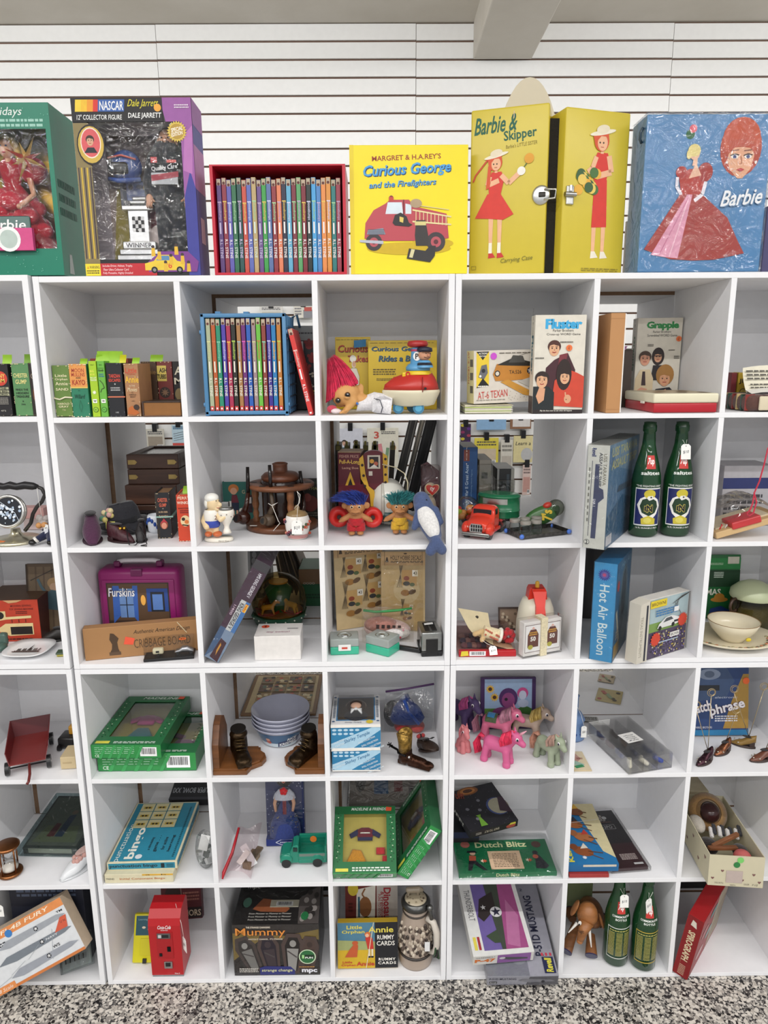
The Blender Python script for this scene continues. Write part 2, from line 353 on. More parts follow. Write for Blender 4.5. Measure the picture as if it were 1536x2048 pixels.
# ================================================================ goods on top of the shelves
def topM(px0,px1,py,Y,z=1.831,yaw=0,lean=0,ref=None):     # bottom edge hidden by the board edge: depth Y given
    a=onY(px0,548,Y);b=onY(px1,548,Y);t=onY(ref or px0,py,Y)
    return TR(a.x,Y,z) @ ROT(0,0,yaw) @ ROT(lean,0,0),(b-a).length/max(math.cos(R(yaw)),.1),(t.z-z)/math.cos(R(lean))
def openbox(g,w_,d,h,x0,x1,z0,z1,col,inn,th=.0015):     # carton with a cut-out in its front
    for q in ((0,0,x0,h),(x1,0,w_,h),(x0,0,x1,z0),(x0,z1,x1,h)):g.box(q[0],0,q[1],q[2],th,q[3],col)
    g.box(0,th,0,th,d,h,col);g.box(w_-th,th,0,w_,d,h,col);g.box(th,th,0,w_-th,d,th,col);g.box(th,th,h-th,w_-th,d,h,col)
    g.box(th,d-th,th,w_-th,d,h-th,col);g.box(th,d-th-.001,th,w_-th,d-th,h-th,inn)
def pane(root,x0,z0,x1,z1,y=-.0006,m='f6f6f6:x'):
    return G().sheet(lambda u,v:(x0+(x1-x0)*u,y-.002*math.sin(math.pi*u)*math.sin(math.pi*v),z0+(z1-z0)*v),6,6,m).build('window',root)
# -- doll in a green holiday carton
b=onY(129,548,.01).x;w_,d,h=.27,.12,onY(112,205,.01).z-1.833
M=TR(b-w_,.01,1.8335);t=thing('boxed_doll','green carton with window, doll in red tulle gown inside, at left photo edge','doll box',M)
g=G();openbox(g,w_,d,h,.022,w_-.01,.055,h-.05,'137a60:q','c9a13c:m')
a=g.art((0,0,0),(w_,0,0),(0,0,h));a.t('Happy Holidays',.52,.945,.55,.06,'e9f0ea',.3);a.small(.62,.86,.95,.915,2,'9ecdbd')
for i in range(60):a.e(random.random(),random.choice((random.uniform(.01,.17),random.uniform(.85,.99))),.003,'7fc4ae',n=5)
a=g.art((w_,0,0),(0,d,0),(0,0,h));a.poly([(.25,.02),(.45,.02),(.4,.14),(.3,.14)],'cfd6d2');a.small(.1,.35,.8,.6,3,'1d5a49')
g.build('carton',t);pane(t,.022,.055,w_-.01,h-.05)
g=G();g.box(w_-.14,-.012,.05,w_-.055,-.002,.095,'d24b86');g.box(w_-.15,-.006,.085,w_-.06,-.001,.12,'5f7a74',.004)
a=g.art((w_-.15,-.006,.085),(.09,0,0),(0,0,.035));a.t('arbie',.5,.5,.8,.6,'f4f4f2',.1,.01)
a=g.art((w_-.14,-.012,.05),(.085,0,0),(0,0,.045));a.e(.4,.5,.3,'eef0ee');a.e(.4,.5,.22,'b9c8c0');g.build('gift_label',t)
dx=w_-.122
dl=G();dl.lathe([(.1,.0),(.085,.06),(.06,.12),(.03,.17),(.018,.185),(.022,.2),(.03,.225),(.012,.24)],'b8182c:f',24,(dx,.065,.012),sy=.5)
for k in range(26):
    q=k*2.4;dl.ell((dx+.085*math.cos(q)*(1-k/40),.06+.03*math.sin(q),.02+k*.006),(.03,.012,.02),'d01f38:f',8,6)
dl.ell((dx-.05,.06,.225),(.03,.025,.028),'c81c34:f');dl.ell((dx+.05,.06,.225),(.03,.025,.028),'c81c34:f')
do=dl.build('gown',t)
g=G();g.ell((dx,.055,.268),(.015,.016,.02),'e6b08c:s');g.cyl((dx,.06,.235),(dx,.058,.255),.007,'e6b08c:s')
for s_ in (-1,1):
    g.tube([(dx+s_*.045,.05,.21),(dx+s_*.058,.035,.17),(dx+s_*.035,.018,.145)],[.007,.006,.005],'e0a684:s');g.ell((dx+s_*.006,.0405,.271),(.0025,.001,.0018),'2f4a7a:g');g.ell((dx+s_*.033,.016,.143),.006,'e0a684:s')
g.ell((dx,.0405,.258),(.004,.0012,.0015),'c03040:g');hd=g.build('doll_body',t)
g=G();g.ell((dx,.068,.275),(.022,.018,.024),'d9b45a:h')
for s_ in (-1,1):g.tube([(dx+s_*.012,.055,.288),(dx+s_*.024,.055,.265),(dx+s_*.026,.052,.235)],[.008,.009,.004],'d9b45a:h')
g.build('hair',t)
g=G();cx,cz=w_-.07,h-.1
for k in range(8):
    q=R(45*k+20);l=.05 if k % 2 else .036
    g.add([(cx+l*math.cos(q),.03,cz+l*math.sin(q)),(cx+.012*math.cos(q+.4),.03,cz+.012*math.sin(q+.4)),(cx,.018,cz),(cx+.012*math.cos(q-.4),.03,cz+.012*math.sin(q-.4))],[(0,1,2),(0,2,3)],'d8b060:g' if k % 3 else 'c04a3a:g')
g.build('star_ornament',t)
# -- racing driver figure in window carton
M,w_,h=topM(173,402,196,.006);d=.085
t=thing('boxed_figure','tall window carton with a racing driver figure in black overalls and a silver trophy','figure box',M)
g=G();x0,x1,z0,z1=w_*.12,w_*.9,h*.095,h*.87;openbox(g,w_,d,h,x0,x1,z0,z1,'151316:q','b9aeb4')
a=g.art((0,0,0),(w_,0,0),(0,0,h))
a.r(0,0,.13,.865,'8a7a4e');
for k in range(5):a.r(.012+k*.024,.1,.022+k*.024,.62,'d9b53a' if k % 2 else '3a2c3a')
a.poly([(.9,0),(1,0),(1,1),(.74,1),(.78,.87),(.9,.87)],'9a5aa0');a.poly([(.9,0),(1,0),(1,.5),(.96,.6),(.9,.45)],'3c3f94');a.poly([(.905,.6),(.98,.58),(1,.85),(.93,.8)],'b774b4');a.poly([(.6,.87),(.72,.87),(.74,1),(.62,1)],'141215')
a.r(.0,.87,.76,1,'141215')
for k,c in enumerate(('f0d03c','f0c030','ec9a2c','d8342c')):a.poly([(.03+k*.05,.925),(.08+k*.05,.925),(.09+k*.05,.99),(.04+k*.05,.99)],c)
a.poly([(.22,.925),(.44,.925),(.45,.99),(.23,.99)],'3560a8');a.t('NASCAR',.335,.957,.2,.05,'f2f2f2',.15,.015)
a.t('Dale Jarrett',.6,.965,.26,.05,'e8dc30',.5);a.t('12" COLLECTOR FIGURE',.23,.895,.38,.028,'f2f2f0',.15,.01);a.t('DALE JARRETT',.61,.9,.28,.036,'f4f4f2',.15,.015);a.e(.72,.945,.03,'f0a83c')
a.e(.14,.745,.118,'1a1416',.112);a.e(.14,.745,.108,'d0b04c',.102);a.e(.14,.755,.086,'f0e0d0',.085);a.e(.14,.755,.078,'d85c60',.078);a.face(.135,.765,.034,'d8a888','3a281e');a.poly([(.08,.7),(.19,.7),(.165,.73),(.11,.73)],'20222c')
a.star(.87,.815,.085,.068,22,'d8bc50');a.e(.87,.815,.06,'b89438');a.t('SPECIAL',.87,.828,.1,.022,'fff8e8',.2,.02,12);a.t('EDITION',.87,.803,.1,.022,'fff8e8',.2,.02,12);a.small(.86,.94,.98,.965,2,'e8d8e8')
a.r(0,0,.13,.07,'f2dc30');a.t('WARNING:',.08,.05,.09,.018,'1a1a1a',0,.01);a.small(.01,.01,.12,.035,2,'3a3620');a.poly([(.012,.04),(.034,.04),(.023,.06)],'e0a020')
a.r(.13,0,.62,.072,'c02832');a.t('Includes Driver, Helmet, Trophy,',.28,.056,.26,.016,'f6e8e8',.15);a.t('Fleer Ultra Collector Card',.265,.036,.22,.014,'f6e8e8',.15);a.t('Fully Poseable, Highly Detailed',.28,.014,.26,.015,'f6e8e8',.15)
a.poly([(.55,.02),(.97,.02),(.99,.08),(.9,.14),(.66,.14),(.55,.08)],'7c3c8c');a.poly([(.52,.03),(.86,.03),(.87,.075),(.8,.085),(.76,.12),(.64,.12),(.6,.085),(.52,.07)],'e8c63a');a.poly([(.62,.088),(.75,.088),(.73,.115),(.65,.115)],'5a88b0');a.t('96',.72,.06,.07,.04,'d8442c',0,.02)
for q in (.6,.82):a.e(q,.032,.028,'1a181a');a.e(q,.032,.014,'8a8a8a')
for k in range(7):
    q=.6+k*.05;zz=.09+.05*math.sin(k*1.7+1);a.e(q,zz+.035,.014,'40302c');a.poly([(q-.018,zz-.02),(q+.018,zz-.02),(q+.014,zz+.028),(q-.014,zz+.028)],'e0b438')
a=g.art((w_,0,0),(0,d,0),(0,0,h));a.r(0,0,1,1,'54569c');a.r(0,.5,1,.75,'b880b8');a.r(0,.86,1,1,'9a68a8');a.r(.3,.2,.7,.35,'d8d0e0')
a=g.art((0,d-.003,0),(w_,0,0),(0,0,h))
a.r(.14,.1,.8,.55,'a8968c');a.poly([(.14,.1),(.34,.1),(.42,.6),(.22,.6)],'a8983e');a.poly([(.45,.1),(.6,.1),(.7,.7),(.5,.55)],'a8485a');a.r(.14,.55,.8,.86,'57484c');a.poly([(.6,.55),(.8,.55),(.8,.86),(.7,.86)],'7a4a60')
g.build('carton',t);pane(t,x0,z0,x1,z1)
g=G();hx,hz=w_*.36,h*.655;g.ell((hx,.045,hz),(.034,.028,.034),'2c4a8e:g');g.box(hx-.03,.014,hz-.02,hx+.012,.03,hz+.004,'14161c:g',.006,True);g.tube([(hx-.034,.035,hz-.026),(hx-.01,.016,hz-.034),(hx+.03,.04,hz-.026)],.005,'3a5aa8:g');g.tube([(hx-.03,.02,hz+.012),(hx,.0155,hz+.016),(hx+.028,.025,hz+.01)],.002,'d0605c');g.build('helmet',t)
g=G();g.box(w_*.27,.06,h*.42,w_*.585,.064,h*.585,'17233e:g');a=g.art((w_*.27,.06,h*.42),(w_*.315,0,0),(0,0,h*.165));a.r(.18,.08,.95,.95,'4c5a8c:g');a.e(.3,.78,.07,'20284a');a.e(.55,.78,.1,'2a345c',.08);a.t('Ultra',.75,.75,.2,.12,'c8a84c',.2);a.r(.2,.15,.95,.4,'7a88b0:g');g.build('collector_card',t)
g=G();tx,tz=w_*.44,h*.1
for q in ((.05,0,.012),(.044,.012,.024),(.036,.024,.04)):g.box(tx-q[0],.03,tz+q[1],tx+q[0],.06,tz+q[2],'dcdcdc:m',.002)
g.box(tx-.022,.036,tz+.04,tx+.022,.056,tz+.105,'e4e4e4:m',.002);g.box(tx-.034,.034,tz+.105,tx+.034,.058,tz+.115,'d8d8d8:m',.002);g.box(tx-.03,.038,tz+.118,tx+.034,.054,tz+.126,'e0e0e0:m',.003);g.box(tx-.012,.04,tz+.126,tx+.02,.052,tz+.134,'d0d0d0:m',.003)
for q in (-.02,.022):g.cyl((tx+q,.036,tz+.119),(tx+q,.056,tz+.119),.0055,'28282a:g')
a=g.art((tx-.036,.0299,tz+.024),(.072,0,0),(0,0,.016));a.t('WINNER',.5,.5,.8,.6,'2a2a30',0,.01)
a=g.art((tx-.013,.0359,tz+.06),(.026,0,0),(0,0,.032))
a.r(0,0,1,1,'f4f4f4')
for i in range(4):
    for j in range(4):
        if (i+j) % 2:a.r(i/4,j/4,i/4+.25,j/4+.25,'1a1a1c')
g.build('trophy',t)
g=G();g.ell((w_*.6,.055,h*.25),(.024,.006,.026),'c2b4b0');g.box(w_*.6-.017,.05,h*.19,w_*.6+.017,.06,h*.23,'c2b4b0',.003);g.build('cap_stand',t)
fx=w_*.73;g=G();limb(g,(fx-.004,.05,h*.72),(fx-.002,.05,h*.5),.033,.03)
for s_ in (-1,1):
    limb(g,(fx+s_*.03,.05,h*.705),(fx+s_*.046,.045,h*.56),.017,.013);limb(g,(fx+s_*.046,.045,h*.56),(fx+s_*.042,.035,h*.47),.012,.01);limb(g,(fx+s_*.017,.05,h*.48),(fx+s_*.018,.048,h*.17),.021,.015);limb(g,(fx+s_*.018,.046,h*.16),(fx+s_*.02,.028,h*.155),.014,.012)
bd=remesh(g,'driver_overalls','23262e:f',.004,t)
g=G();g.box(fx-.03,.0145,h*.535,fx+.026,.019,h*.6,'c8ccd0');a=g.art((fx-.03,.0144,h*.52),(.058,0,0),(0,0,h*.16));a.poly([(0,.2),(1,.35),(1,.55),(0,.42)],'b03848');a.t('Quality Care',.5,.66,.95,.2,'f2f2f2',0,.01,6);a.r(.02,.85,.25,1.05,'c83c40');a.r(.6,.85,.95,.95,'d85048');g.build('race_patch',bd)
g=G();g.ell((fx,.048,h*.8),(.019,.02,.026),'dca888:s');g.cyl((fx,.05,h*.74),(fx,.05,h*.77),.011,'dca888:s');g.ell((fx,.027,h*.795),(.004,.004,.006),'d8a080:s')
for s_ in (-1,1):g.ell((fx+s_*.007,.0285,h*.808),(.0025,.001,.0016),'2a2422:g');g.ell((fx+s_*.019,.05,h*.8),(.004,.006,.009),'d8a080:s');g.ell((fx+s_*.041,.028,h*.455),(.008,.007,.012),'dca888:s')
for s_ in (-1,1):
    for k in range(4):g.tube([(fx+s_*(.036+k*.0035),.026,h*.44),(fx+s_*(.036+k*.0035),.022,h*.418),(fx+s_*(.036+k*.0035),.028,h*.408)],.0016,'dca888:s',6)
    g.tube([(fx+s_*.033,.026,h*.455),(fx+s_*.029,.02,h*.44)],.0018,'dca888:s',6)
g.ell((fx,.0285,h*.783),(.009,.003,.003),'4a3020:h');g.build('driver_head',t)
g=G();g.ell((fx,.052,h*.818),(.021,.021,.022),'4a3020:h');g.build('hair',t)
# -- red slipcase with its paperbacks
M,w_,h=topM(430,694,329,.006);d=.135
g=G();th=.0065
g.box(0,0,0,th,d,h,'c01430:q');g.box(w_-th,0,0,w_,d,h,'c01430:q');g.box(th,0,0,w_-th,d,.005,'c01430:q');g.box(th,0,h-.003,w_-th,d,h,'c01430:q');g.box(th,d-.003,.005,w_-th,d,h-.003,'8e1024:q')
tag(g.build('slipcase',None,M),'open fronted red slipcase full of slim paperbacks, beside the yellow picture book','slipcase')
SP='5a3c78 8c2c40 5c58a8 2c6a48 24504e c85040 5c68b0 b8a070 6a4c88 3c9c48 5870a0 8c3038 e0805a 25253c 60a8c8 7a2c3a 58a064 7a2430 1c2a28 4aa0d8 4c84c0 e08c4a d89040 2c7a78 98384a'.split()
CN='plum maroon violet green teal red blue tan purple leaf-green slate crimson orange navy aqua wine sage burgundy black sky-blue azure apricot amber dark-teal rose'.split()
OR='first second third fourth fifth sixth seventh eighth ninth tenth eleventh twelfth thirteenth fourteenth fifteenth sixteenth seventeenth eighteenth nineteenth twentieth twenty-first twenty-second twenty-third twenty-fourth twenty-fifth'.split()
def slim(M,w_,d,h,c,lab,group,c2,c3,foot=None,author='R.L. STINE'):
    g=G();g.box(0,0,0,w_,d,h,c+':q',.0006);a=g.art((0,0,0),(w_,0,0),(0,0,h));a.step=.0001
    a.r(.08,.93,.92,.995,'b8a890');a.e(.5,.945,.3,'5c2a24');a.t('Goosebumps',.52,.66,.2,.7,c2,0,.01,-90);a.r(.08,.75,.92,.76,c2)
    a.t(author,.5,.26,.2,.62,c3,0,.012,-90);a.r(.3,.42,.62,.54,c3);a.r(.08,.0,.92,.05,foot or c)
    if foot:a.r(.3,.015,.7,.035,'f2e8e4')
    o=tag(g.build('paperback',None,M),lab,'book',group)
    G().box(.0008,.003,h-.0005,w_-.0008,d,h+.0006,'d8cfb8').build('pages',o)
n=25;pw=(w_-2*th-.008)/n
for i,c in enumerate(SP):
    hh=h*(.865+.012*math.sin(i*2.1));c2=('c8b0d0','e8c860','d8d8f0','a8d8a0')[i % 4];c3=('c8c0e0','f0e0e0','e8e4f0','d8e8d8')[i % 4] if i<11 else 'f4f0ec'
    slim(M @ TR(th+.004+pw*i,.012+.002*math.sin(i*1.7),.0052),pw*.9,.1,hh,c,'%s paperback standing %s from left in the red slipcase' % (CN[i],OR[i]),'paperbacks in the red slipcase',c2,c3)
# -- yellow picture book
M,w_,h=topM(702,934,286,.012,lean=-3,ref=820);d=.013
def A(a):
    a.r(0,0,.035,1,'e4cc10:q');a.t("MARGRET & H.A.REY'S",.48,.905,.58,.04,'a03a28',0,.012,2);a.t('Curious George',.49,.8,.74,.11,'1c3868',.25,.03,3);a.t('Curious George',.485,.806,.74,.11,'4aa0dc',.25,.02,3);a.t('and the Firefighters',.45,.695,.57,.06,'1c3868',.25,.02,3);a.t('and the Firefighters',.447,.699,.57,.06,'58a8e0',.25,.01,3)
    a.e(.5,.2,.36,'cfae14',.05);a.e(.7,.24,.18,'cfae14',.04)
    a.poly([(.12,.28),(.13,.4),(.2,.5),(.3,.55),(.34,.58),(.5,.58),(.54,.53),(.82,.47),(.84,.28),(.7,.26),(.3,.26)],'b8404c:q');a.poly([(.3,.47),(.32,.56),(.44,.56),(.45,.47)],'d8e4ec');a.poly([(.47,.47),(.47,.55),(.52,.54),(.52,.47)],'d8e4ec');a.line([(.455,.46),(.455,.58)],.012,'7a2430')
    for k in range(9):a.line([(.56+k*.032,.41-k*.004),(.56+k*.032,.5-k*.006)],.006,'e8d8a0')
    a.line([(.53,.5),(.86,.445)],.012,'e8d8a0');a.line([(.53,.41),(.86,.385)],.012,'e8d8a0');a.line([(.53,.54),(.84,.5)],.007,'d8c890');a.e(.56,.55,.05,'b09878',.035);a.e(.35,.595,.018,'8a2a34');a.r(.33,.57,.37,.6,'c84838')
    for q,rr in ((.2,.07),(.73,.08)):a.e(q,.25,rr,'3c3438');a.e(q,.25,rr*.55,'b8525c');a.e(q,.25,rr*.25,'5a2a30')
    a.poly([(.08,.27),(.28,.26),(.28,.235),(.08,.25)],'b8bcc8');a.poly([(.14,.31),(.3,.31),(.28,.36),(.15,.345)],'8890a0')
    for k in range(4):a.line([(.15,.315+k*.011),(.29,.315+k*.011)],.004,'3c4048')
    a.poly([(.56,.22),(.66,.22),(.67,.27),(.64,.42),(.56,.42),(.55,.3)],'34302f');a.poly([(.55,.38),(.645,.38),(.645,.41),(.55,.41)],'d8cc88');a.poly([(.48,.12),(.68,.09),(.72,.14),(.73,.22),(.68,.22),(.64,.18),(.5,.2)],'2c2a2b');a.poly([(.5,.13),(.53,.125),(.55,.19),(.52,.195)],'d8d0a0')
    a.poly([(.36,.4),(.38,.46),(.43,.48),(.48,.45),(.5,.4),(.53,.385),(.5,.37),(.38,.38)],'2a2728');a.poly([(.42,.41),(.45,.4),(.455,.44),(.42,.45)],'e0c868')
o=carton('picture_book','yellow picture book with a red fire truck on its glossy cover','book',M,w_,d,h,'f0dc00:q',front=A)
G().box(.004,.003,.004,w_+.0004,d-.003,h+.0005,'f0ead8').build('pages',o)
# -- yellow doll carrying case standing open like a V
t=thing('carrying_case','mustard yellow vinyl doll carrying case standing ajar, two women in red dresses','case',TR(1.17,.02,1.831))
def dress(a,x,y,s,short):    # plain fashion-plate figure
    q=lambda px,py:(x+px*s,y+py*s*a.asp)
    sk='eeb890';rd='d8382c'
    for sx in (-.1,.12):
        a.poly([q(sx-.035,-1.1),q(sx+.04,-1.1),q(sx+.06,-.2),q(sx-.06,-.2)],sk);a.poly([q(sx-.05,-1.22),q(sx+.13,-1.2),q(sx+.05,-1.08),q(sx-.04,-1.08)],'c83028' if short else 'ece4d4')
        if short:a.poly([q(sx-.045,-1.1),q(sx+.045,-1.1),q(sx+.04,-.85),q(sx-.04,-.85)],'f2ecd8')
    a.poly([q(-.5,-.25),q(-.2,.3),q(.12,.3),q(.46,-.2),q(.2,-.32),q(-.1,-.28)] if short else [q(-.16,-.62),q(-.14,.3),q(.15,.3),q(.19,-.6)],rd)
    a.poly([q(-.16,.28),q(-.19,.6),q(-.1,.8),q(.14,.8),q(.2,.6),q(.13,.28)],rd);a.poly([q(-.03,.78),q(.04,.78),q(.04,.92),q(-.03,.92)],sk)
    if short:a.line([q(.13,.72),q(.32,.52),q(.62,.78)],.035*s/.3,sk);a.line([q(-.15,.7),q(-.2,.5),q(.08,.6)],.035*s/.3,sk);a.line([q(.6,.75),q(.8,1.02)],.012,'4a6a38');a.e(*q(.8,1.05),.035*s/.3,'e0a030');a.e(*q(.62,.78),.03*s/.3,'f4f0e6')
    else:
        a.line([q(.17,.75),q(.24,.45),q(-.1,.35)],.035*s/.3,sk);a.line([q(-.12,.72),q(-.2,.5),q(-.3,.42)],.03*s/.3,sk)
        for k in range(16):a.e(*q(-.5+.42*((k*.37) % 1),.08+.36*((k*.61) % 1)),.03*s/.3,('e8b040','4a7038','e8c860','3c6038')[k % 4])
    a.e(*q(-.02,1.02),.17*s,'d8542c',.2*s*a.asp);a.e(*q(0,.98),.115*s,sk,.15*s*a.asp);a.e(*q(.02,.98),.0055*s/.3,'3a2a20');a.e(*q(-.06,.98),.0055*s/.3,'3a2a20');a.line([q(-.04,.9),q(.03,.9)],.008,'b03028')
    a.poly([q(-.17,.95),q(-.22,1.1),q(-.12,1.2),q(.12,1.2),q(.14,1.1),q(-.04,1.1)],'d8542c')
    if short:a.poly([q(-.19,.95),q(-.24,.4),q(-.14,.45),q(-.12,.9)],'d8542c');a.line([q(-.2,1.1),q(-.5,.75),q(-.56,.6)],.02,'c84028')
    a.e(*q(0,1.17),.3*s,'f0e8d0',.045*s*a.asp,rot=12);a.e(*q(0,1.23),.15*s,'e8dcc0',.08*s*a.asp,rot=12)
YE='d2be3c:q'
pL=onY(1087,548,.012);pLL=onY(937,548,.06);hL=onY(1086,204,.012).z-1.831;wL=(V((pL.x,.012))-V((pLL.x,.06))).length
ML=frameM((pLL.x,.06,1.831),(pL.x-pLL.x,.012-.06,0),(0,0,1));dL=.075
g=G();g.box(0,0,0,wL,dL,hL,YE,.004,True);a=g.art((0,0,0),(wL,0,0),(0,0,hL))
a.t('Barbie &',.32,.905,.56,.1,'1f6048',.35,.02,3);a.t('Skipper',.64,.83,.42,.075,'1f6048',.0,.02,4);a.t("Barbie's LITTLE SISTER",.66,.775,.4,.022,'8a7a1c',.1,0,4);dress(a,.34,.42,.53,True);a.t('Carrying Case',.64,.09,.42,.035,'6a6a20',.3,0,4);a.line([(.04,.04),(.1,.04),(.1,.06),(.04,.06),(.04,.04)],.006,'8a7c20');a.r(.55,.93,.56,.97,'e0c8a0')
g.build('case_half',t,ML)
g=G();g.ell((wL*.93,-.002,hL*.47),(.019,.004,.02),'d4d4d0:m');g.box(wL*.9,-.009,hL*.455,wL*.99,-.004,hL*.485,'3c3a38:m',.002);g.tube([(wL*.97,-.008,hL*.44),(wL+.018,-.006,hL*.445),(wL+.02,-.006,hL*.495),(wL*.97,-.008,hL*.5)],.002,'d8d8d4:m');g.build('clasp',t,ML)
p0=onY(1119,548,.006);p1=onY(1243,548,.05);hR=onY(1137,212,.006).z-1.831;wR=(V((p1.x,.05))-V((p0.x,.006))).length
MR=frameM((p0.x,.006,1.831),(p1.x-p0.x,.044,0),(0,0,1))
g=G();g.box(0,0,0,wR,dL,hR,YE,.004,True);a=g.art((0,0,0),(wR,0,0),(0,0,hR));dress(a,.57,.49,.68,False);a.small(.33,.015,.92,.04,2,'8a7c24',.4)
g.build('case_half',t,MR)
g=G();g.box(.006,-.005,hR*.42,.024,0,hR*.535,'d0d0cc:m',.002);g.cyl((.0,-.008,hR*.48),(.026,-.008,hR*.48),.005,'c0c0bc:m');g.cyl((.015,-.006,hR*.5),(.015,-.006,hR*.535),.004,'d8d8d4:m');g.build('latch',t,MR)
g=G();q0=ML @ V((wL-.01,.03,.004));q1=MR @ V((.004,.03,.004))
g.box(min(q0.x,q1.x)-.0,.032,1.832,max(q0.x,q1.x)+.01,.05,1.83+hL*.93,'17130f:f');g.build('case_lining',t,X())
# -- ivory arched board and small card behind
c=onY(1047,548,.22).x;zt=onY(1047,154,.22).z-1.831;hw=onY(1120,230,.22).x-c+.01
g=G();pts=[(-hw,0),(hw,0)]+[(hw*math.cos(k*math.pi/24),zt*.45+zt*.55*math.sin(k*math.pi/24)) for k in range(25)]
g.prism(pts,0,.014,'e2d8c0:s');a=g.art((hw*.5,0,zt*.62),(.03,0,0),(0,0,.04));a.r(0,0,1,1,'ece0cc')
tag(g.build('headboard',None,TR(c,.22,1.831)),'ivory round-topped board standing behind the yellow carrying case','board')
p=onY(1247,548,.19);q=onY(1266,548,.19)
carton('paper_card','small grey card with a black printed column, between yellow and blue cases','card',TR(p.x,.19,1.831),q.x-p.x,.01,onY(1250,442,.19).z-1.831,'b4aea8',front=lambda a:(a.r(.2,.15,.75,.95,'2a2828'),a.small(.25,.2,.7,.6,8,'c8c4c0')))
# -- blue vinyl case wrapped in clear film
M,w_,h=topM(1274,1517,228,.008,ref=1296);d=.085
def A(a):
    a.e(.35,.875,.035,'2a6a3c');a.e(.37,.91,.03,'e05868');
    q=lambda x,y:(x,y)
    a.e(.76,.79,.165,'b8482c',.18);a.e(.76,.85,.15,'c8542e',.13);a.poly([(.66,.72),(.68,.66),(.75,.6),(.79,.6),(.85,.66),(.87,.74),(.85,.8),(.67,.79)],'e8b08c');a.poly([(.65,.74),(.66,.83),(.76,.85),(.88,.82),(.88,.75),(.83,.79),(.72,.8)],'c04e2c')
    for x in (.715,.82):a.e(x,.735,.03,'f2efe8',.012);a.e(x,.735,.014,'3a4a80');a.line([(x-.035,.742),(x,.753),(x+.035,.745)],.008,'2a1c1c');a.line([(x-.035,.772),(x+.03,.778)],.006,'7a3a24')
    a.line([(.765,.74),(.775,.695),(.755,.69)],.005,'b87858');a.poly([(.735,.655),(.77,.665),(.8,.655),(.77,.642)],'c83a3a');a.e(.655,.7,.01,'f4f0ea');a.e(.885,.7,.01,'f4f0ea')
    a.poly([(.04,.15),(.3,.5),(.45,.52),(.7,.35),(.8,.2),(.86,.12),(.62,.08),(.45,.075),(.26,.085)],'a83428');a.poly([(.1,.115),(.36,.5),(.4,.5),(.32,.09),(.2,.1)],'e0a0b8');a.line([(.38,.5),(.25,.1)],.008,'f0c8d4');a.line([(.37,.48),(.17,.12)],.008,'c87898');a.poly([(.31,.5),(.28,.62),(.36,.66),(.46,.66),(.51,.6),(.46,.5)],'b83828');a.e(.3,.64,.045,'b03428');a.e(.49,.64,.06,'a83024',.06);a.poly([(.36,.6),(.41,.7),(.46,.62)],'ecc0a4')
    a.line([(.27,.61),(.27,.55),(.31,.5)],.025,'e8e4ec');a.line([(.5,.58),(.48,.5),(.42,.46)],.028,'ece8ee');a.poly([(.38,.68),(.42,.68),(.42,.73),(.39,.73)],'ecc0a4');a.e(.395,.755,.04,'ecc0a4',.04);a.e(.39,.775,.05,'e8d890',.04);a.e(.35,.75,.02,'e8d890',.03)
    for k in range(70):a.e(.5+.3*random.random(),.45+.3*random.random(),.003,'a8c8e0',n=5);a.e(.7+.22*random.random(),.02+.1*random.random(),.003,'a8c8e0',n=5)
    a.t('Barbie',.8,.475,.34,.1,'6888a8',.4,.02,4);a.t('Barbie',.793,.48,.34,.1,'e4e6e8',.4,.015,4)
o=carton('vinyl_case','sky blue vinyl doll case under clear wrap, red ball gown on front','case',M,w_,d,h,'4a86b8:v',b=.003,front=A)
g=G();g.box(-.0012,-.003,-.0,w_+.0012,d+.001,h+.002,'ffffff:x');g.build('clear_wrap',o)
g=G();g.tube([(-.003,.012,h*.93),(-.007,.014,h*.9),(-.007,.016,h*.86),(-.002,.02,h*.84)],.003,'3a4c5a:g');g.build('piping',o)
p=onY(1522,548,.12)
carton('storage_box','dark violet box on the shelf top behind the blue case, right photo edge','box',TR(p.x,.12,1.831),.12,.1,onY(1524,412,.12).z-1.831,'4a4670')
# ================================================================ first row of cubbies
def book(name,lab,bl,br,tl,z,c,art=None,d=.088,group=None,pages='cdb88c',notes=(),M=None,th=.003,cat='book'):
    if M is None:M,w_,h=stand(bl,br,tl,z)
    else:M,w_,h=M
    g=G();g.box(0,0,0,w_,.003,h,c,.0008);g.box(0,.002,0,th,d,h,c,.0006);g.box(w_-th,.002,0,w_,d,h,c,.0006)
    if art:art(g.art((0,0,0),(w_,0,0),(0,0,h)))
    o=tag(g.build(name,None,M),lab,cat,group)
    G().box(th,.004,.002,w_-th,d-.003,h-.003,pages).build('pages',o)
    for x,wd,hh,cc in notes:
        g=G();g.sheet(lambda u,v:(w_*x+wd*(u-.5)+.004*v*v,.03+.004*math.sin(v*3)+.002*u,h-.004+(hh+.004)*v),3,4,cc);g.build('sticky_note',o)
    return o
NG='9ccc3c'
z=Z[1]
def onZ1(px,py,zz):y=min(max((831-py)*.0125,.005),.2);q=onY(px,py,y);return V((q.x,y,zz))
BL='thick old storybooks with green sticky notes'
def worn(a,c='d8c8a0'):
    for k in range(9):a.e(random.choice((.02,.97)),random.random(),.02,c,.012,6);a.e(random.random(),random.choice((.01,.985)),.05,c,.008,6)
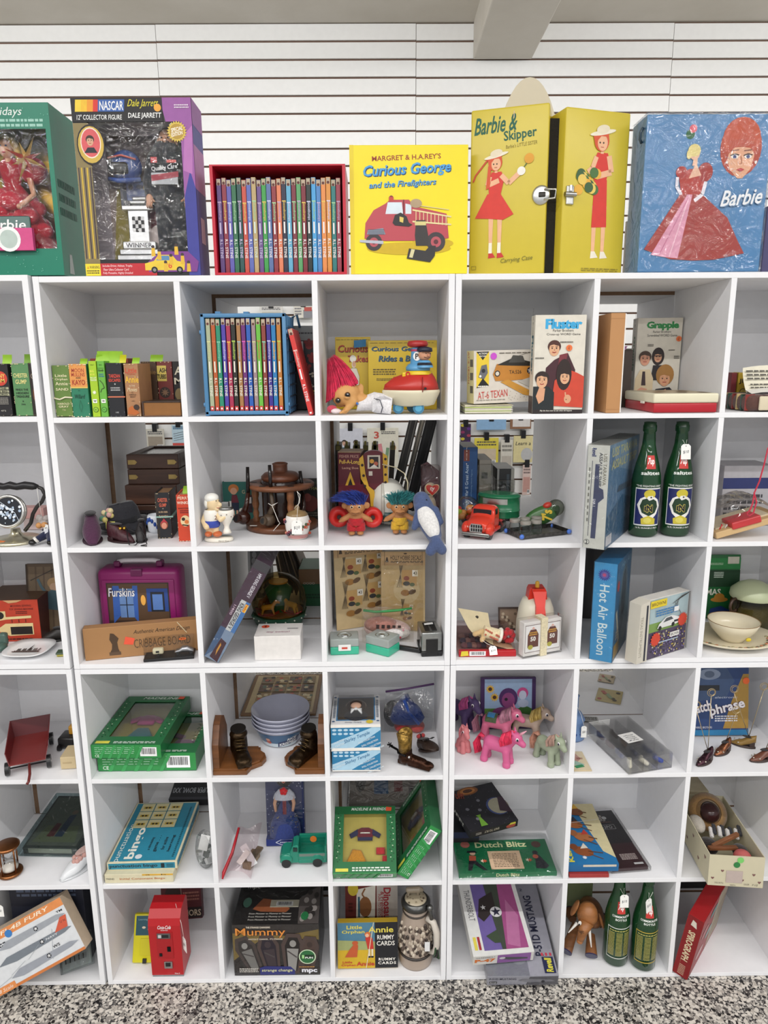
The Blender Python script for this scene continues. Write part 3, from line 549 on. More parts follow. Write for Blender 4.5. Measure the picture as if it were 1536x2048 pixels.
def A(a):a.e(.5,.72,.42,'c84030');a.t('TINY',.5,.77,.6,.075,'e8c860',0,.015);a.t('TIM',.5,.68,.5,.075,'e8c860',0,.015);[a.r(.06,q,.94,q+.045,'a8a888') for q in (.51,.45,.39)];a.t('IN THE',.5,.532,.6,.035,'1c1a18',0,.02);a.t('BIG BIG',.5,.472,.7,.035,'1c1a18',0,.02);a.t('WORLD',.5,.412,.7,.035,'1c1a18',0,.02);a.small(.15,.22,.85,.36,5,'98948c');a.t('472',.5,.1,.3,.03,'c8c4b8');worn(a,'6a6458')
book('storybook','black storybook with a red oval on its spine, at left photo edge',(-8,831),(26,831),(-16,731),z,'1c1a1c',A,group=BL,notes=((.55,.02,.02,NG),))
def A(a):a.t('CHESTER',.5,.77,.82,.08,'e8dc90',0,.012);a.t('GUMP',.5,.65,.65,.085,'e8dc90',0,.012);a.t('FINDS THE',.5,.5,.72,.04,'1f2a20',0,.02);a.t('HIDDEN',.5,.435,.72,.04,'1f2a20',0,.02);a.t('TREASURE',.5,.37,.76,.045,'1f2a20',0,.02);a.star(.5,.28,.06,.025,5,'1f2a20');a.t('766',.5,.22,.25,.03,'1f2a20',0,.01);worn(a)
book('storybook','green storybook with cream title beside the black one with red oval',(33,831.5),(67,831.5),(20,730),z,'5a8a58',A,group=BL,notes=((.6,.018,.02,'7aa838'),))
book('storybook','dark brown storybook squeezed against the cubby wall at upper left',(69,831),(79,831),(57,729),z,'2a201c',lambda a:(a.e(.7,.4,.3,'7a4a30',.12),a.t('C',.6,.75,.5,.1,'b8a890'),worn(a,'8a7a60')),group=BL,notes=((.3,.016,.018,'c8c832'),))
def A(a):a.t('Little',.5,.8,.7,.05,'eae0b8',0,.01);a.t('Orphan',.5,.725,.75,.055,'eae0b8',0,.01);a.t('Annie',.5,.645,.75,.065,'eae0b8',0,.01);a.t('SAND',.5,.535,.75,.05,'eae0b8',0,.01);a.t('HAROLD',.5,.25,.7,.04,'eae0b8',0,.01);a.t('GRAY',.5,.195,.6,.04,'eae0b8',0,.01);a.t('726',.5,.13,.2,.03,'d8cfa0');worn(a)
ob=book('storybook','olive storybook tied with pale string, leftmost in its cubby',(109,831),(142,831),(101,732),z,'64803c',A,group=BL)
g=G();g.tube([(-.001,-.001,.041),(.012,-.002,.038),(.024,-.002,.043),(.04,-.001,.042)],.0018,'e4dcc0',6);g.build('string',ob)
def A(a):a.r(0,.56,1,1,'e09850');a.t('MOON',.5,.88,.72,.075,'a83a2a',0,.012);a.t('MULLINS',.5,.8,.78,.07,'a83a2a',0,.012);a.t('AND',.5,.74,.3,.03,'3a2a20',0,.02);a.t('KAYO',.5,.655,.75,.1,'a83a2a',0,.02);a.r(0,.545,1,.57,'e0c060');a.t('BY',.5,.5,.12,.02,'1c3a30');a.t('Willard',.5,.39,.6,.08,'16302a',.3);a.line([(.5,.32),(.4,.2),(.5,.1),(.6,.2),(.5,.32)],.015,'2a6048');worn(a,'e0d8b8');worn(a,'e0d8b8')
book('storybook','storybook with orange-topped green spine, second in its cubby',(147,831.5),(181,831.5),(136,728),z,'2a7a5c',A,group=BL,notes=((.5,.016,.012,NG),))
def A(a):a.t('WALT',.5,.93,.5,.02,'2a3010');a.t('BIG',.4,.82,.5,.04,'f0f060',0,.02);a.t('BOOK',.45,.76,.6,.035,'f0f060',0,.02);a.t('THE LOST',.5,.7,.85,.03,'f0f4d0',0,.02);a.t('TREASURE',.5,.66,.85,.03,'f0f4d0',0,.02);a.star(.5,.44,.3,.15,7,'f0f0d8');a.r(.2,.25,.75,.32,'f4f4ec');a.t('W',.48,.285,.4,.045,'1c1c1c',0,.03);a.e(.5,.13,.34,'2c4a20');a.e(.5,.13,.28,NG);a.t('BIG',.5,.13,.3,.03,'20301a')
book('storybook','slim lime-yellow storybook, narrower left one of the two green spines',(186,831),(201,831),(176,722),z,'a4c828',A,group=BL,notes=((.6,.013,.014,NG),))
def A(a):a.t('BIG',.5,.93,.4,.02,'1a3010');a.r(.05,.87,.95,.875,'1a3010');a.t('Goofy',.5,.83,.8,.05,'1c2c14',.2,.02);a.t('GIANT',.5,.765,.7,.025,'3a68a8',0,.02);a.t('TROUBLE',.5,.73,.8,.025,'3a68a8',0,.02);a.line([(.2,.66),(.6,.6),(.8,.52),(.4,.5),(.2,.44)],.08,'30281c');a.r(.2,.25,.8,.32,'f4f4ec');a.t('W',.5,.285,.4,.045,'1c1c1c',0,.03);a.e(.5,.13,.36,'1c3a18');a.e(.5,.13,.3,'6ab848');a.t('BIG',.5,.13,.3,.03,'143010')
book('storybook','slim grass-green storybook just left of the rubber-banded black one',(203,831),(217,831),(195,722),z,'6ab040',A,group=BL,notes=((.6,.045,.022,NG),))
def A(a):a.t('TARZAN',.5,.76,.72,.065,'d84a38',0,.02);a.t('ESCAPES',.5,.68,.74,.055,'d84a38',0,.02);a.star(.5,.61,.06,.025,5,'e0e0e0');a.small(.2,.48,.8,.56,2,'b0b0b0');a.t('1182',.5,.08,.2,.025,'d0d0d0');worn(a,'5a6068')
ob=book('storybook','black storybook with red title held by an orange rubber band',(220,831),(251,831),(213,726),z,'1a1b20',A,group=BL,notes=((.3,.03,.026,NG),(.75,.014,.018,'d4d428')))
g=G();g.box(-.0006,-.0012,.043,.0375,.002,.0455,'d87858:s');g.build('rubber_band',ob)
def A(a):a.t('Little',.5,.87,.8,.1,'c84830',.05,.012);a.t('Orphan',.5,.8,.6,.04,'b84830',0,.01);a.t('Annie',.52,.7,.95,.13,'e8b838',0,.02);a.t('IN THE',.5,.58,.4,.03,'e0d0b0');a.t('Movies',.5,.51,.7,.08,'e8d8b0',.3);a.t('by',.5,.45,.12,.03,'3a2418');a.t('HAROLD',.5,.41,.5,.025,'3a2418',0,.02);a.t('GRAY',.5,.37,.4,.025,'3a2418',0,.02);a.t('1401',.5,.29,.25,.02,'3a2418');a.poly([(.05,.04),(.6,.02),(.9,.06),(.7,.12),(.4,.2),(.15,.16)],'b8642c');a.e(.7,.17,.2,'3a2a24');worn(a,'d8c0a0')
book('storybook','tan storybook with faded red and yellow title, right of the rubber-banded one',(255,831),(283,831),(252,728),z,'a87a54',A,group=BL,notes=((.5,.016,.013,NG),))
b1=onY(287,800,.125);b1.y=.125
Mk=(TR(b1.x,.125,z),.036,.122)
book('storybook','brown storybook standing behind the flat one',0,0,0,z,'4a3424',lambda a:(a.t('Annie',.5,.8,.9,.1,'7a5c30',0,.02),worn(a,'8a7050')),.075,BL,M=Mk,notes=((.75,.03,.016,NG),))
Mk=(TR(b1.x+.037,.127,z),.036,.122)
book('storybook','maroon storybook with yellow lettered square, behind the flat one',0,0,0,z,'7a3430',lambda a:(a.r(0,.62,.62,.92,'d8c060'),a.t('ASH',.4,.83,.5,.09,'1c1814',0,.03),a.t('TUBBS',.3,.71,.6,.09,'1c1814',0,.03),a.e(.45,.4,.36,'3a2c28'),a.star(.45,.4,.3,.12,8,'8a6a50'),worn(a)),.075,BL,M=Mk)
Mk=(TR(b1.x+.074,.128,z),.026,.122)
book('storybook','black storybook with cream letters, against right wall of its cubby',0,0,0,z,'221f1e',lambda a:(a.t('A',.5,.82,.7,.16,'d8d0b8',.1,.02),a.t('M',.5,.62,.8,.13,'d8d0b8',0,.02),a.e(.5,.36,.4,'8a7850',.12)),.075,BL,M=Mk)
p=onZ1(286,831,z);q=onZ1(362,831,z)
g=G();g.box(0,.0,0,q.x-p.x,.088,.003,'6a4a34:l',.001);g.box(0,0,.031,q.x-p.x,.088,.034,'3a2a22:l',.001);g.box(-.001,0,0,.003,.088,.034,'4a342a:l',.001)
o=tag(g.build('storybook',None,TR(p.x,p.y,z)),'brown storybook lying flat, its page edges facing out','book',BL)
g=G();g.box(.003,.002,.003,q.x-p.x-.001,.086,.031,'a8743c')
for k in range(22):g.box(.003,.0016,.004+k*.0012,q.x-p.x-.002,.0024,.0044+k*.0012,'8a5a2c')
g.build('pages',o)
g=G();g.box(0,0,0,.09,.07,.012,'8a3a28',.001);tag(g.build('storybook',None,TR(onZ1(213,800,z).x,.12,z+.118)),'red-brown storybook laid across the tops of the standing ones','book')
# -- blue milk crate with paperbacks
M,w_,h=stand((411,829,.01),(578,829,.01),(398,627),z);d=.15;CB='4f83ad:q';t=.009
g=G()
for x in (0,w_-t):g.box(x,0,0,x+t,.012,h,CB,.002,True)
for zz in (.002,h-t):g.box(0,0,zz,w_,.012,zz+t,CB,.002,True)
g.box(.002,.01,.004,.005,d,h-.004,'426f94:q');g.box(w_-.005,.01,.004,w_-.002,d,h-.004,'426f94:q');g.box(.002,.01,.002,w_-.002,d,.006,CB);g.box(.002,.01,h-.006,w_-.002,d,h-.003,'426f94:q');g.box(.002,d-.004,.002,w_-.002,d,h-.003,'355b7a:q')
for x in (-.003,w_-.001):
    for zz in (.025,h-.04):g.cyl((x,.006,zz),(x+.004,.006,zz),.005,CB)
for k in range(8):g.box(w_-.003,.014,h*(.06+k*.115),w_+.002,d,h*(.06+k*.115)+.004,CB)
for k in range(4):g.box(w_-.003,.02+k*.035,.004,w_+.002,.024+k*.035,h-.004,CB)
g.box(w_*.5,.01,h,w_*.56,.03,h+.004,CB);g.box(w_*.17,.01,h,w_*.23,.03,h+.005,CB)
tag(g.build('milk_crate',None,M),'small steel-blue plastic crate holding a row of paperbacks','crate')
S2='a8b090 b85a2c 2c8a6c 5040a0 a83050 2a2a24 a87848 6a2c70 2c5cb0 9c8488 6ab840 8a4038 40308c 2c78b0 c07a34'.split()
C2='sage rust sea-green indigo cherry charcoal bronze magenta cobalt mauve lime brick deep-violet cerulean copper'.split()
pw=(w_-2*t-.004)/15
for i,c in enumerate(S2):
    slim(M @ TR(t+.002+pw*i,.004+.002*math.sin(i*2.3),.0115),pw*.82,.12,h*(.9+.006*math.sin(i*2.7)),c,'%s paperback, %s from left in the blue crate' % (C2[i],OR[i]),'paperbacks in the blue crate',('d8d89a','c87048','8ad0b0','d8d0f0','f0c040','b8d858','98c0c8','e060b8','d8a080')[i % 9],'ece8d8','c83a3a')
# -- red paperback leaning beside the crate
p0=onZ1(618,831,z);p0.y=max(p0.y,.006);p1=onP(575,659,p0,V((0,-1,0)));v=p1-p0
Ml=frameM(p0,V((0,0,1)).cross(V((0,1,0)))*-1,V((v.x,0,v.z)));Ml=frameM(p0,(v.z,0,-v.x),v)
slim(Ml,.0105,.125,v.length,'d23c38','red paperback leaning to the left beside the blue crate',None,'f0d0c8','f6ecec','c83a3a')
# -- black gift bag behind
p=onZ1(590,800,z)
g=G();W_=.085;H_=.205;g.box(0,0,0,W_,.05,H_,'26242a:q',.003);a=g.art((0,0,0),(W_,0,0),(0,0,H_));a.r(0,.83,1,1,'9aa0a0');a.small(.3,.9,.95,.93,1,'3a3a3e');a.r(.18,.58,.55,.82,'d4d4d2');a.small(.22,.64,.5,.78,4,'c87070')
for cx,cy in ((.72,.78),(.8,.62),(.62,.5)):
    for dx,dy in ((-.1,.03),(0,.05),(.1,.03)):a.e(cx+dx,cy+dy,.05,'8c2c2c')
    a.e(cx,cy-.01,.11,'8c2c2c')
for cx,cy in ((.7,.42),(.6,.3),(.85,.28),(.7,.14)):a.line([(cx-.1,cy),(cx+.1,cy+.02)],.04,'c4bca8');[a.e(cx+q,cy+r_,.035,'c4bca8') for q in (-.1,.1) for r_ in (-.012,.022)]
a.small(.55,.18,.95,.25,2,'d8c040')
o=tag(g.build('gift_bag',None,TR(.602-.0865,.18,z)),'black bag printed with paws and bones, behind the leaning red paperback','bag')
G().tube([(.02,-.002,H_-.01),(.024,-.006,H_+.02),(.034,-.006,H_+.025),(.04,-.002,H_-.004)],.003,'3c6a90:q').build('handle',o)
# -- pair of yellow record sleeves
def sleeve(lab,x0,x1,ytop,Y,words,lean,art2):
    a0=onY(x0,800,Y);a1=onY(x1,800,Y);tp=onY(x0,ytop,Y+.02);W_=a1.x-a0.x;H_=(tp.z-z)*1.0
    def A(a):
        for txt,x,y,ww,hh,c,s_ in words:a.t(txt,x+.008,y-.006,ww,hh,'2a2418',.15,.02);a.t(txt,x,y,ww,hh,c,.15,.02)
        art2(a)
    return carton('record_sleeve',lab,'record',TR(a0.x,Y,z) @ ROT(-5),W_,.004,H_,'d8b820:q',front=A)
def A1(a):
    a.small(.03,.955,.97,.97,1,'8a7420');a.e(.52,.62,.06,'e8d8c0',.05);a.e(.5,.7,.09,'f0eee0',.05);a.poly([(.4,.28),(.38,.5),(.45,.57),(.6,.57),(.68,.45),(.66,.28),(.6,.1),(.45,.1)],'e8e4d4');a.line([(.4,.3),(.38,.5),(.45,.57),(.6,.57),(.68,.45),(.66,.28)],.008,'3a3428');a.e(.53,.63,.045,'d8a888',.04)
sleeve('yellow record sleeve with a chef on it, behind the other sleeve',672,742,674,.2,(('Curious',.5,.84,.85,.1,'b8402c',0),('Takes',.65,.7,.6,.09,'b8402c',0)),-4,A1)
def A2(a):
    a.small(.03,.955,.95,.97,1,'8a7420');a.small(.07,.5,.4,.6,3,'6a5a20');a.small(.12,.42,.35,.46,2,'6a5a20');a.t('REY',.86,.62,.12,.035,'2a2418',.2);a.t('A',.36,.44,.05,.08,'2a2418',.3);a.t('VOYAGE',.45,.45,.14,.03,'2a2418',.3)
    for q in (.14,.22):a.e(q,.12,.04,'4a4238',.05);a.e(q,.12,.03,'d8b820',.04)
rs=sleeve('yellow record sleeve standing behind the toy tugboat',737,874,681,.17,(('Curious George',.45,.87,.8,.085,'2a5a78',0),('Rides a Bike',.45,.74,.6,.085,'2a5a78',0)),-4,A2)
G().at(TR(-.035,.012,.0)).sheet(lambda u,v:(.03*u,.004*math.sin(u*3),.153+.018*v+.003*u),3,2,'2a78a8').build('sticky_note',rs)
# -- pink-haired troll doll lying on its side
t=thing('troll_doll','troll doll with tall hot pink hair lying on its side in a white dress','doll',TR(onZ1(720,826,z).x,.03,z))
o0=onZ1(720,826,z);P=lambda px,py,y:onY(px,py,y)-V((o0.x,.03,z))
hc=P(692,789,.05);g=G();g.ell(hc,(.034,.03,.027),'x',T=ROT(0,-25,0));g.ell(hc+V((.01,-.012,-.012)),(.02,.018,.014),'x');g.ell(hc+V((.004,-.031,-.005)),(.007,.006,.005),'x');g.ell(hc+V((.034,0,.012)),(.008,.005,.014),'x')
bc=P(740,806,.05);limb(g,hc+V((.02,0,-.01)),bc,.016,.017);limb(g,hc+V((.02,-.02,-.014)),P(690,822,.028),.008,.007);limb(g,bc,P(770,812,.05),.015,.012)
hd=P(688,823,.026)
for k in range(4):limb(g,hd,hd+V((-.009+.002*k,-.004+.003*k,-.003)),.004,.0028)
limb(g,hd,hd+V((.004,-.008,.002)),.003,.0026)
remesh(g,'doll_body','cf9a5c:s',.0022,t)
g=G()
for px,py in ((676,801),(695,790)):
    e=P(px,py,.018);g.ell(e,(.0068,.003,.0068),'6a4a28:g');g.ell(e+V((0,-.002,0)),(.0052,.0028,.0052),'14100e:g');g.ell(e+V((.001,-.0046,.002)),(.0012,.0006,.0012),'ffffff:g')
g.tube([P(672,811,.02),P(680,814,.014),P(690,811,.016)],.0009,'6a3420');g.build('eyes',t)
g=G();roots=[];dirs=[]
for k in range(900):
    u,v=random.random(),random.random();s_=P(652+v*64,806-v*38-u*6,.03+.05*random.random());roots.append(s_);q=P(652+random.random()*8,706,.05);dirs.append(q-s_)
for rt,dr in zip(roots,dirs):
    l=min(dr.length*.85,.12)*random.uniform(.6,1.05);d0=(dr.normalized()*.8+V((.08,random.uniform(-.2,.1),.55))).normalized();ps=[rt+d0*l*k/4+(dr.normalized()-d0)*l*(k/4)**2*.7 for k in range(5)];g.tube(ps,[.0011*(1-.2*k) for k in range(5)],random.choice(('d8204c:h','e8305c:h','c41840:h')),4,False)
g.build('hair',t)
g=G();g.ell(P(713,780,.05),(.009,.004,.006),'2c6a34:f');g.ell(P(664,818,.03),(.012,.008,.009),'c8485a:f');g.ell(P(672,822,.025),(.012,.008,.006),'e8d8d8:f');g.build('bow',t)
g=G();c0,c1,c2=P(716,808,.05),P(745,803,.05),P(782,818,.045)
def fr(u,v):
    a_=2*math.pi*u;c=c0.lerp(c1,v*2) if v<.5 else c1.lerp(c2,v*2-1);r_=.017+.017*v*v+.003*math.sin(a_*3)*v
    return c+V((.004*math.cos(a_),r_*math.sin(a_)*1.0,max(r_*math.cos(a_),-c.z+.001)))
g.sheet(fr,28,12,'e4e2e4:f');g.sheet(lambda u,v:P(745+38*u,800-8*math.sin(u*3)+24*v-10*u*v,.018+.03*v*u),6,6,'dedcde:f');g.tube([P(748,797,.02),P(760,800,.016),P(765,815,.016),P(762,826,.016)],.0012,'50505c');g.tube([P(708,800,.03),P(716,809,.026)],.0025,'4a78c0:f');g.build('dress',t)
# -- toy tugboat with sailor
tp=onY(825,815,.06);B=lambda px,py,y:onY(px,py,y)-V((tp.x,.05,z))
t=thing('toy_tugboat','red and cream toy tugboat with a sailor in navy cap on deck','toy boat',TR(tp.x,.05,z))
def hull(zf,wf,y0):return [(x,y) for x,y in [(-.07,0)]]
def ringH(zz,l,wd,c=0):return [(l*math.cos(a)*(1.0 if math.cos(a)>0 else 1.12)+c,wd*math.sin(a)*(1 if math.cos(a)>0 else (1-.45*math.cos(a)**2)),zz) for a in [2*math.pi*k/36 for k in range(36)]]
g=G();g.rings([ringH(.016,.035,.02),ringH(.02,.05,.036),ringH(.046,.062,.047),ringH(.05,.0635,.0485),ringH(.054,.062,.047)],'e4dcc0:q');g.build('lower_hull',t)
g=G();g.rings([ringH(.054,.0605,.046),ringH(.066,.058,.044),ringH(.082,.045,.035,.006),ringH(.092,.028,.024,.016)],'bc3028:q');g.tube([(.02,-.047,.05),(.02,-.0455,.06),(.02,-.038,.083)],.001,'8a2420:q');g.cyl((.026,-.046,.058),(.026,-.05,.058),.003,'2a2424:g');g.build('upper_hull',t)
g=G();g.lathe([(.03,.088),(.03,.096),(.02,.099)],'e0c020:q',24,(.014,0,0));g.box(-.025,-.02,.082,.02,.02,.094,'e0c020:q',.003);g.torus((-.012,-.021,.09),.004,.0015,'c83028:q',ROT(90));g.build('deck',t)
g=G();g.lathe([(.0,.096),(.028,.097),(.028,.105),(.022,.112),(.018,.113),(.016,.136),(.016,.148),(0,.149)],'5c9cc8:q',24,(.012,0,0));g.build('cabin',t)
g=G();g.lathe([(.0,.149),(.0165,.149),(.023,.152),(.024,.157),(.021,.163),(0,.165)],'a82c2c:q',28,(.011,0,0));g.build('funnel_top',t)
g=G();g.lathe([(.0162,.113),(.0166,.116),(.0162,.119)],'e8e4e0',24,(.012,0,0));g.lathe([(.0162,.14),(.0166,.142),(.0162,.145)],'b84060',24,(.012,0,0));g.e=None
a=g.art((.0,-.0178,.119),(.017,-.0,0),(0,0,.02));a.e(.5,.5,.5,'f2f0ec',.5);a.t('P',.5,.5,.45,.62,'1c1c24',0,.03);g.build('badge',t)
g=G();hx=.026;g.ell((hx,-.018,.132),(.0145,.0145,.0135),'d09878:s');g.ell((hx+.008,-.0315,.131),.003,'d09070:s');
for q in (.002,.012):g.ell((hx+q,-.0318+abs(q-.006)*.15,.1345),(.0013,.0008,.0016),'201c1c:g')
g.tube([(hx-.002,-.032,.127),(hx+.006,-.0325,.1245),(hx+.012,-.0305,.127)],.0007,'3a1c18');g.lathe([(.02,.104),(.017,.112),(.011,.12)],'5c9cc8:q',20,(hx,-.018,0));g.lathe([(.0185,.109),(.016,.1145),(.0125,.116)],'202430:q',20,(hx,-.018,0));g.build('sailor',t)
g=G();g.lathe([(.014,.138),(.018,.141),(.017,.147),(.008,.15),(0,.1505)],'1f2438:q',24,(hx,-.017,0));g.at(TR(hx+.004,-.033,.1395) @ ROT(-10)).ell((0,0,0),(.013,.008,.0016),'181c2c:q');g.at(X());g.build('cap',t)
g=G()
for x,y in ((.008,-.038),(.03,.038),(-.03,-.028),(-.03,.03)):pass
for x,y in ((.012,-.03),(-.034,-.018)):
    g.cyl((x,y,.013),(x,y+.012,.013),.0128,'3f7896:q',24);g.cyl((x,y-.001,.013),(x,y,.013),.008,'58a0c0:q',20)
g.cyl((.0,.03,.013),(.0,.018,.013),.0128,'3f7896:q',24);g.build('wheels',t)
# -- aeroplane kit box lying on papers
p=onZ1(921,827,z);q=onZ1(1050,824,z)
g=G();g.sheet(lambda u,v:(.115*u,.13*v,.016-.012*u*0+.003*math.sin(u*2)),3,3,'d8d0a8')
for k in range(9):g.box(.004,.002+.001*(k % 3),.001+k*.0021,.11+.003*(k % 2),.13,.0026+k*.0021,('d8d2b8','e4e0d0','c8d878','f0ecdc')[k % 4])
tag(g.build('comic_stack',None,TR(p.x+.002,.012,z)),'thin stack of cream papers lying under the aeroplane kit box','papers')
A0=onY(939,824,.004);A1=onY(1054,803,.05);tl=onY(955,700,.03)
zb=z+.021
A0=onZ1(938,822,zb-.018);A0.z=zb;u=V((.158,.045,0)).normalized();vv=V((.06*u.x,0,1));Mb=frameM((A0.x,.012,zb+.001),u,(.045,.03,.98));W_,H_,D_=.155,.118,.04
Mb=frameM((A0.x-.001,.014,zb+.001),u,(0,.1,1))
def A(a):
    a.r(0,0,1,1,'d8d0c4');a.poly([(.04,.3),(.24,.36),(.24,.98),(.04,.98)],'e8c838');a.poly([(.04,.98),(.24,.98),(.14,.82)],'1c1a1a');a.t('ACTION!',.14,.945,.14,.035,'f0ece0',.1,.02);a.t('FEATURE!',.14,.895,.1,.03,'f0ece0',.1,.02);a.poly([(.07,.5),(.12,.72),(.2,.74),(.22,.58),(.16,.46)],'6a6a70');a.e(.15,.62,.03,'2a2a30');a.e(.1,.52,.018,'f0eee4');a.poly([(.04,.3),(.24,.34),(.14,.48)],'1c1a1a');a.small(.06,.31,.22,.35,1,'f0ece0')
    a.t('AT-6 TEXAN',.3,.17,.48,.14,'c8342c',.05,-.005,4);a.small(.04,.05,.5,.08,1,'9a948a');a.e(.31,.89,.05,'c850c8');a.small(.4,.93,.98,.96,1,'6a645a')
    a.poly([(.3,.55),(.36,.74),(.6,.74),(1,.7),(1,.45),(.6,.42),(.34,.42)],'c08030');a.poly([(.36,.72),(.6,.84),(.8,.8),(1,.74),(1,.68),(.6,.7)],'28241e');a.poly([(.55,.76),(.62,.9),(.78,.88),(.82,.76)],'4a4844');a.poly([(.42,.4),(.55,.44),(1,.16),(1,.08),(.8,.14)],'c89038');a.poly([(.7,.4),(1,.5),(1,.22)],'b8b4ac');a.e(.37,.56,.045,'2a2420');a.e(.37,.56,.03,'d8d0c0');a.t('TA:526',.66,.58,.2,.07,'241c14',0,.01);a.e(.9,.6,.05,'26242a');a.star(.9,.6,.045,.018,5,'b8b8bc');a.line([(.7,.88),(.98,.98)],.006,'5a564c')
    for k in range(30):a.e(.55+.45*random.random(),.03+.2*random.random(),.006,'8a847a',n=5)
def B2(a):a.t('AT-6 TEXAN',.72,.72,.16,.5,'c8342c',0,0,-90);a.t('OPERATES LANDING GEAR!',.3,.7,.1,.5,'3a3630',0,.01,-90);a.line([(.4,.1),(.5,.45),(.7,.5),(.6,.15),(.4,.1)],.03,'2a2622');a.e(.45,.12,.06,'2a2622')
Mb=frameM((A0.x-.002,.016,zb+.001),(.96,.28,.02),(.12,.03,1))
o=carton('kit_box','aeroplane kit box with orange plane, lying tilted on cream papers','model kit',Mb,W_,D_,H_,'d8cc94',front=A,left=lambda a:(a.t('AT-6 TEXAN',.3,.68,.6,.16,'c8342c',0,0,-90),a.small(.5,.15,.9,.9,3,'6a645a')),top=lambda a:a.r(.02,.1,.98,.9,'d8c878'))
# -- two word games with portraits
def wordgame(M,w_,d,h,nm,c,sub,ppl,lab,stick):
    def A(a):
        a.t(nm,.56,.91,.72,.1,c,0,.05,0,.92);a.t('Parker Brothers',.55,.845,.4,.025,'201e1c');a.t(sub,.56,.805,.66,.028,'201e1c');ppl(a);a.e(*stick,.06,'e8743c');a.t('$75',stick[0],stick[1],.06,.02,'3a1c10',.2,.01,70)
    return carton('board_game',lab,'board game',M,w_,d,h,'dcd6c8',front=A,left=lambda a:(a.t(nm,.5,.6,.4,.42,'3a6a78' if nm=='Fluster' else '2a6a38',0,.04,-90),a.t('Parker Brothers',.5,.92,.3,.12,'2a2826',0,.01,-90),a.r(0,0,1,.18,'4a3a34')))
def pA(a):
    a.poly([(.22,.3),(.24,.47),(.4,.55),(.66,.62),(.82,.45),(.8,.2),(.3,.2)],'46222a');a.poly([(.5,.6),(.66,.62),(.62,.5),(.48,.5)],'7a3038');a.face(.39,.66,.125,'dcaa84','4e2a20')
    a.poly([(.4,.25),(.42,.34),(.7,.45),(.85,.42),(1,.38),(1,.06),(.4,.08)],'cc4630');a.e(.6,.4,.15,'2c1c18',.16);a.face(.62,.37,.115,'dcaa84','2c1c18');a.e(.69,.15,.07,'d8a07c',.045);a.line([(.64,.22),(.66,.14),(.74,.17)],.025,'d8a07c')
    a.poly([(0,.04),(0,.28),(.3,.28),(.42,.22),(.42,.02)],'1d2426');a.face(.17,.34,.135,'dcaa84','2e1e1a');a.poly([(.06,.18),(.12,.27),(.24,.26),(.22,.14),(.12,.1)],'d8a07c');a.r(0,0,1,.04,'2a2020');a.t('Flip the box over to see what did happen',.47,.028,.64,.018,'f0ece0',.2,.01);a.small(.5,.72,.75,.74,1,'5a5650');a.small(.02,.56,.2,.58,1,'5a5650');a.line([(.5,.73),(.45,.69)],.004,'5a5650')
M,w_,h=stand((1064,826,.006),(1164,825,.006),(1070,630),z)
wordgame(M,w_,.04,h,'Fluster','3aa6d8','Cross-up WORD Game',pA,'cream game box with blue title and three people, one in red sweater',(.68,.67))
def pB(a):
    a.e(.5,.57,.14,'2a1c1a',.1);a.face(.5,.56,.105,'d8a482','2a1c1a');a.poly([(.36,.3),(.4,.47),(.64,.47),(.66,.3)],'221c20');a.line([(.4,.575),(.6,.575)],.02,'3a2420')
    a.poly([(0,.02),(.02,.32),(.12,.42),(.34,.42),(.42,.32),(.42,.02)],'dcc8a4');a.face(.21,.54,.135,'d89c80','4a3428',False);a.poly([(.17,.4),(.23,.4),(.26,.24),(.16,.24)],'3a2428');a.poly([(0,.02),(.18,.02),(.16,.12),(.02,.12)],'3a2828');a.poly([(.0,.16),(.16,.22),(.3,.2),(.26,.13),(.1,.12)],'d89c80')
    a.poly([(.34,.0),(.36,.12),(.5,.2),(.8,.22),(.96,.14),(1,0)],'20222a');a.e(.68,.36,.2,'a8783c',.12);a.face(.68,.31,.145,'d8a07c','a8783c',False);a.poly([(.62,.06),(.6,.16),(.72,.2),(.76,.12),(.74,.04)],'d8a07c');a.small(.25,.68,.38,.71,2,'5a5650');a.small(.72,.63,.86,.65,1,'5a5650');a.small(.85,.54,.97,.58,2,'5a5650')
M,w_,h=stand((1277,795,.235),(1366,789,.225),(1286,636),z)
wordgame(M,w_,.045,h,'Grapple','2c8a48','Scrambled WORD Game',pB,'worn cream game box with green title, behind the red and cream case',(.93,.765))
# -- tan slip box, flat case, dark book
M,w_,h=stand((1211,827,.006),(1239,827,.006),(1213,626),z)
g=G();g.box(0,0,0,w_,.16,h,'b98756:s',.001);a=g.art((0,0,0),(w_,0,0),(0,0,h));a.r(0,.945,1,.948,'a87848');a.r(0,.035,1,.038,'a87848')
o=tag(g.build('file_box',None,M),'plain tan cardboard slip box standing upright beside the flat red case','box');G().box(w_,.002,.001,w_+.003,.158,h-.001,'ece8e2').build('lining',o)
p=onZ1(1250,790,z);
book('hardback_book','dark brown book with a pink note, standing behind the tan box',0,0,0,z,'3c2f28',None,.1,M=(TR(p.x-.012,.222,z),.026,.142),notes=((.35,.02,.01,'d89ad0'),))
Mt,w_,h=stand((1303,828,.002),(1433,826,.002),(1309,787),z)
t=thing('flat_case','flat plastic case, cream lid over red tray, lying in front of the green-titled game','case',Mt);dd=.19
Mt.translation+=V((0,-.006,0));t.matrix_world=Mt
g=G();g.box(.002,.002,0,w_-.002,dd-.002,h*.5,'b3202c:q',.003,True);g.build('tray',t)
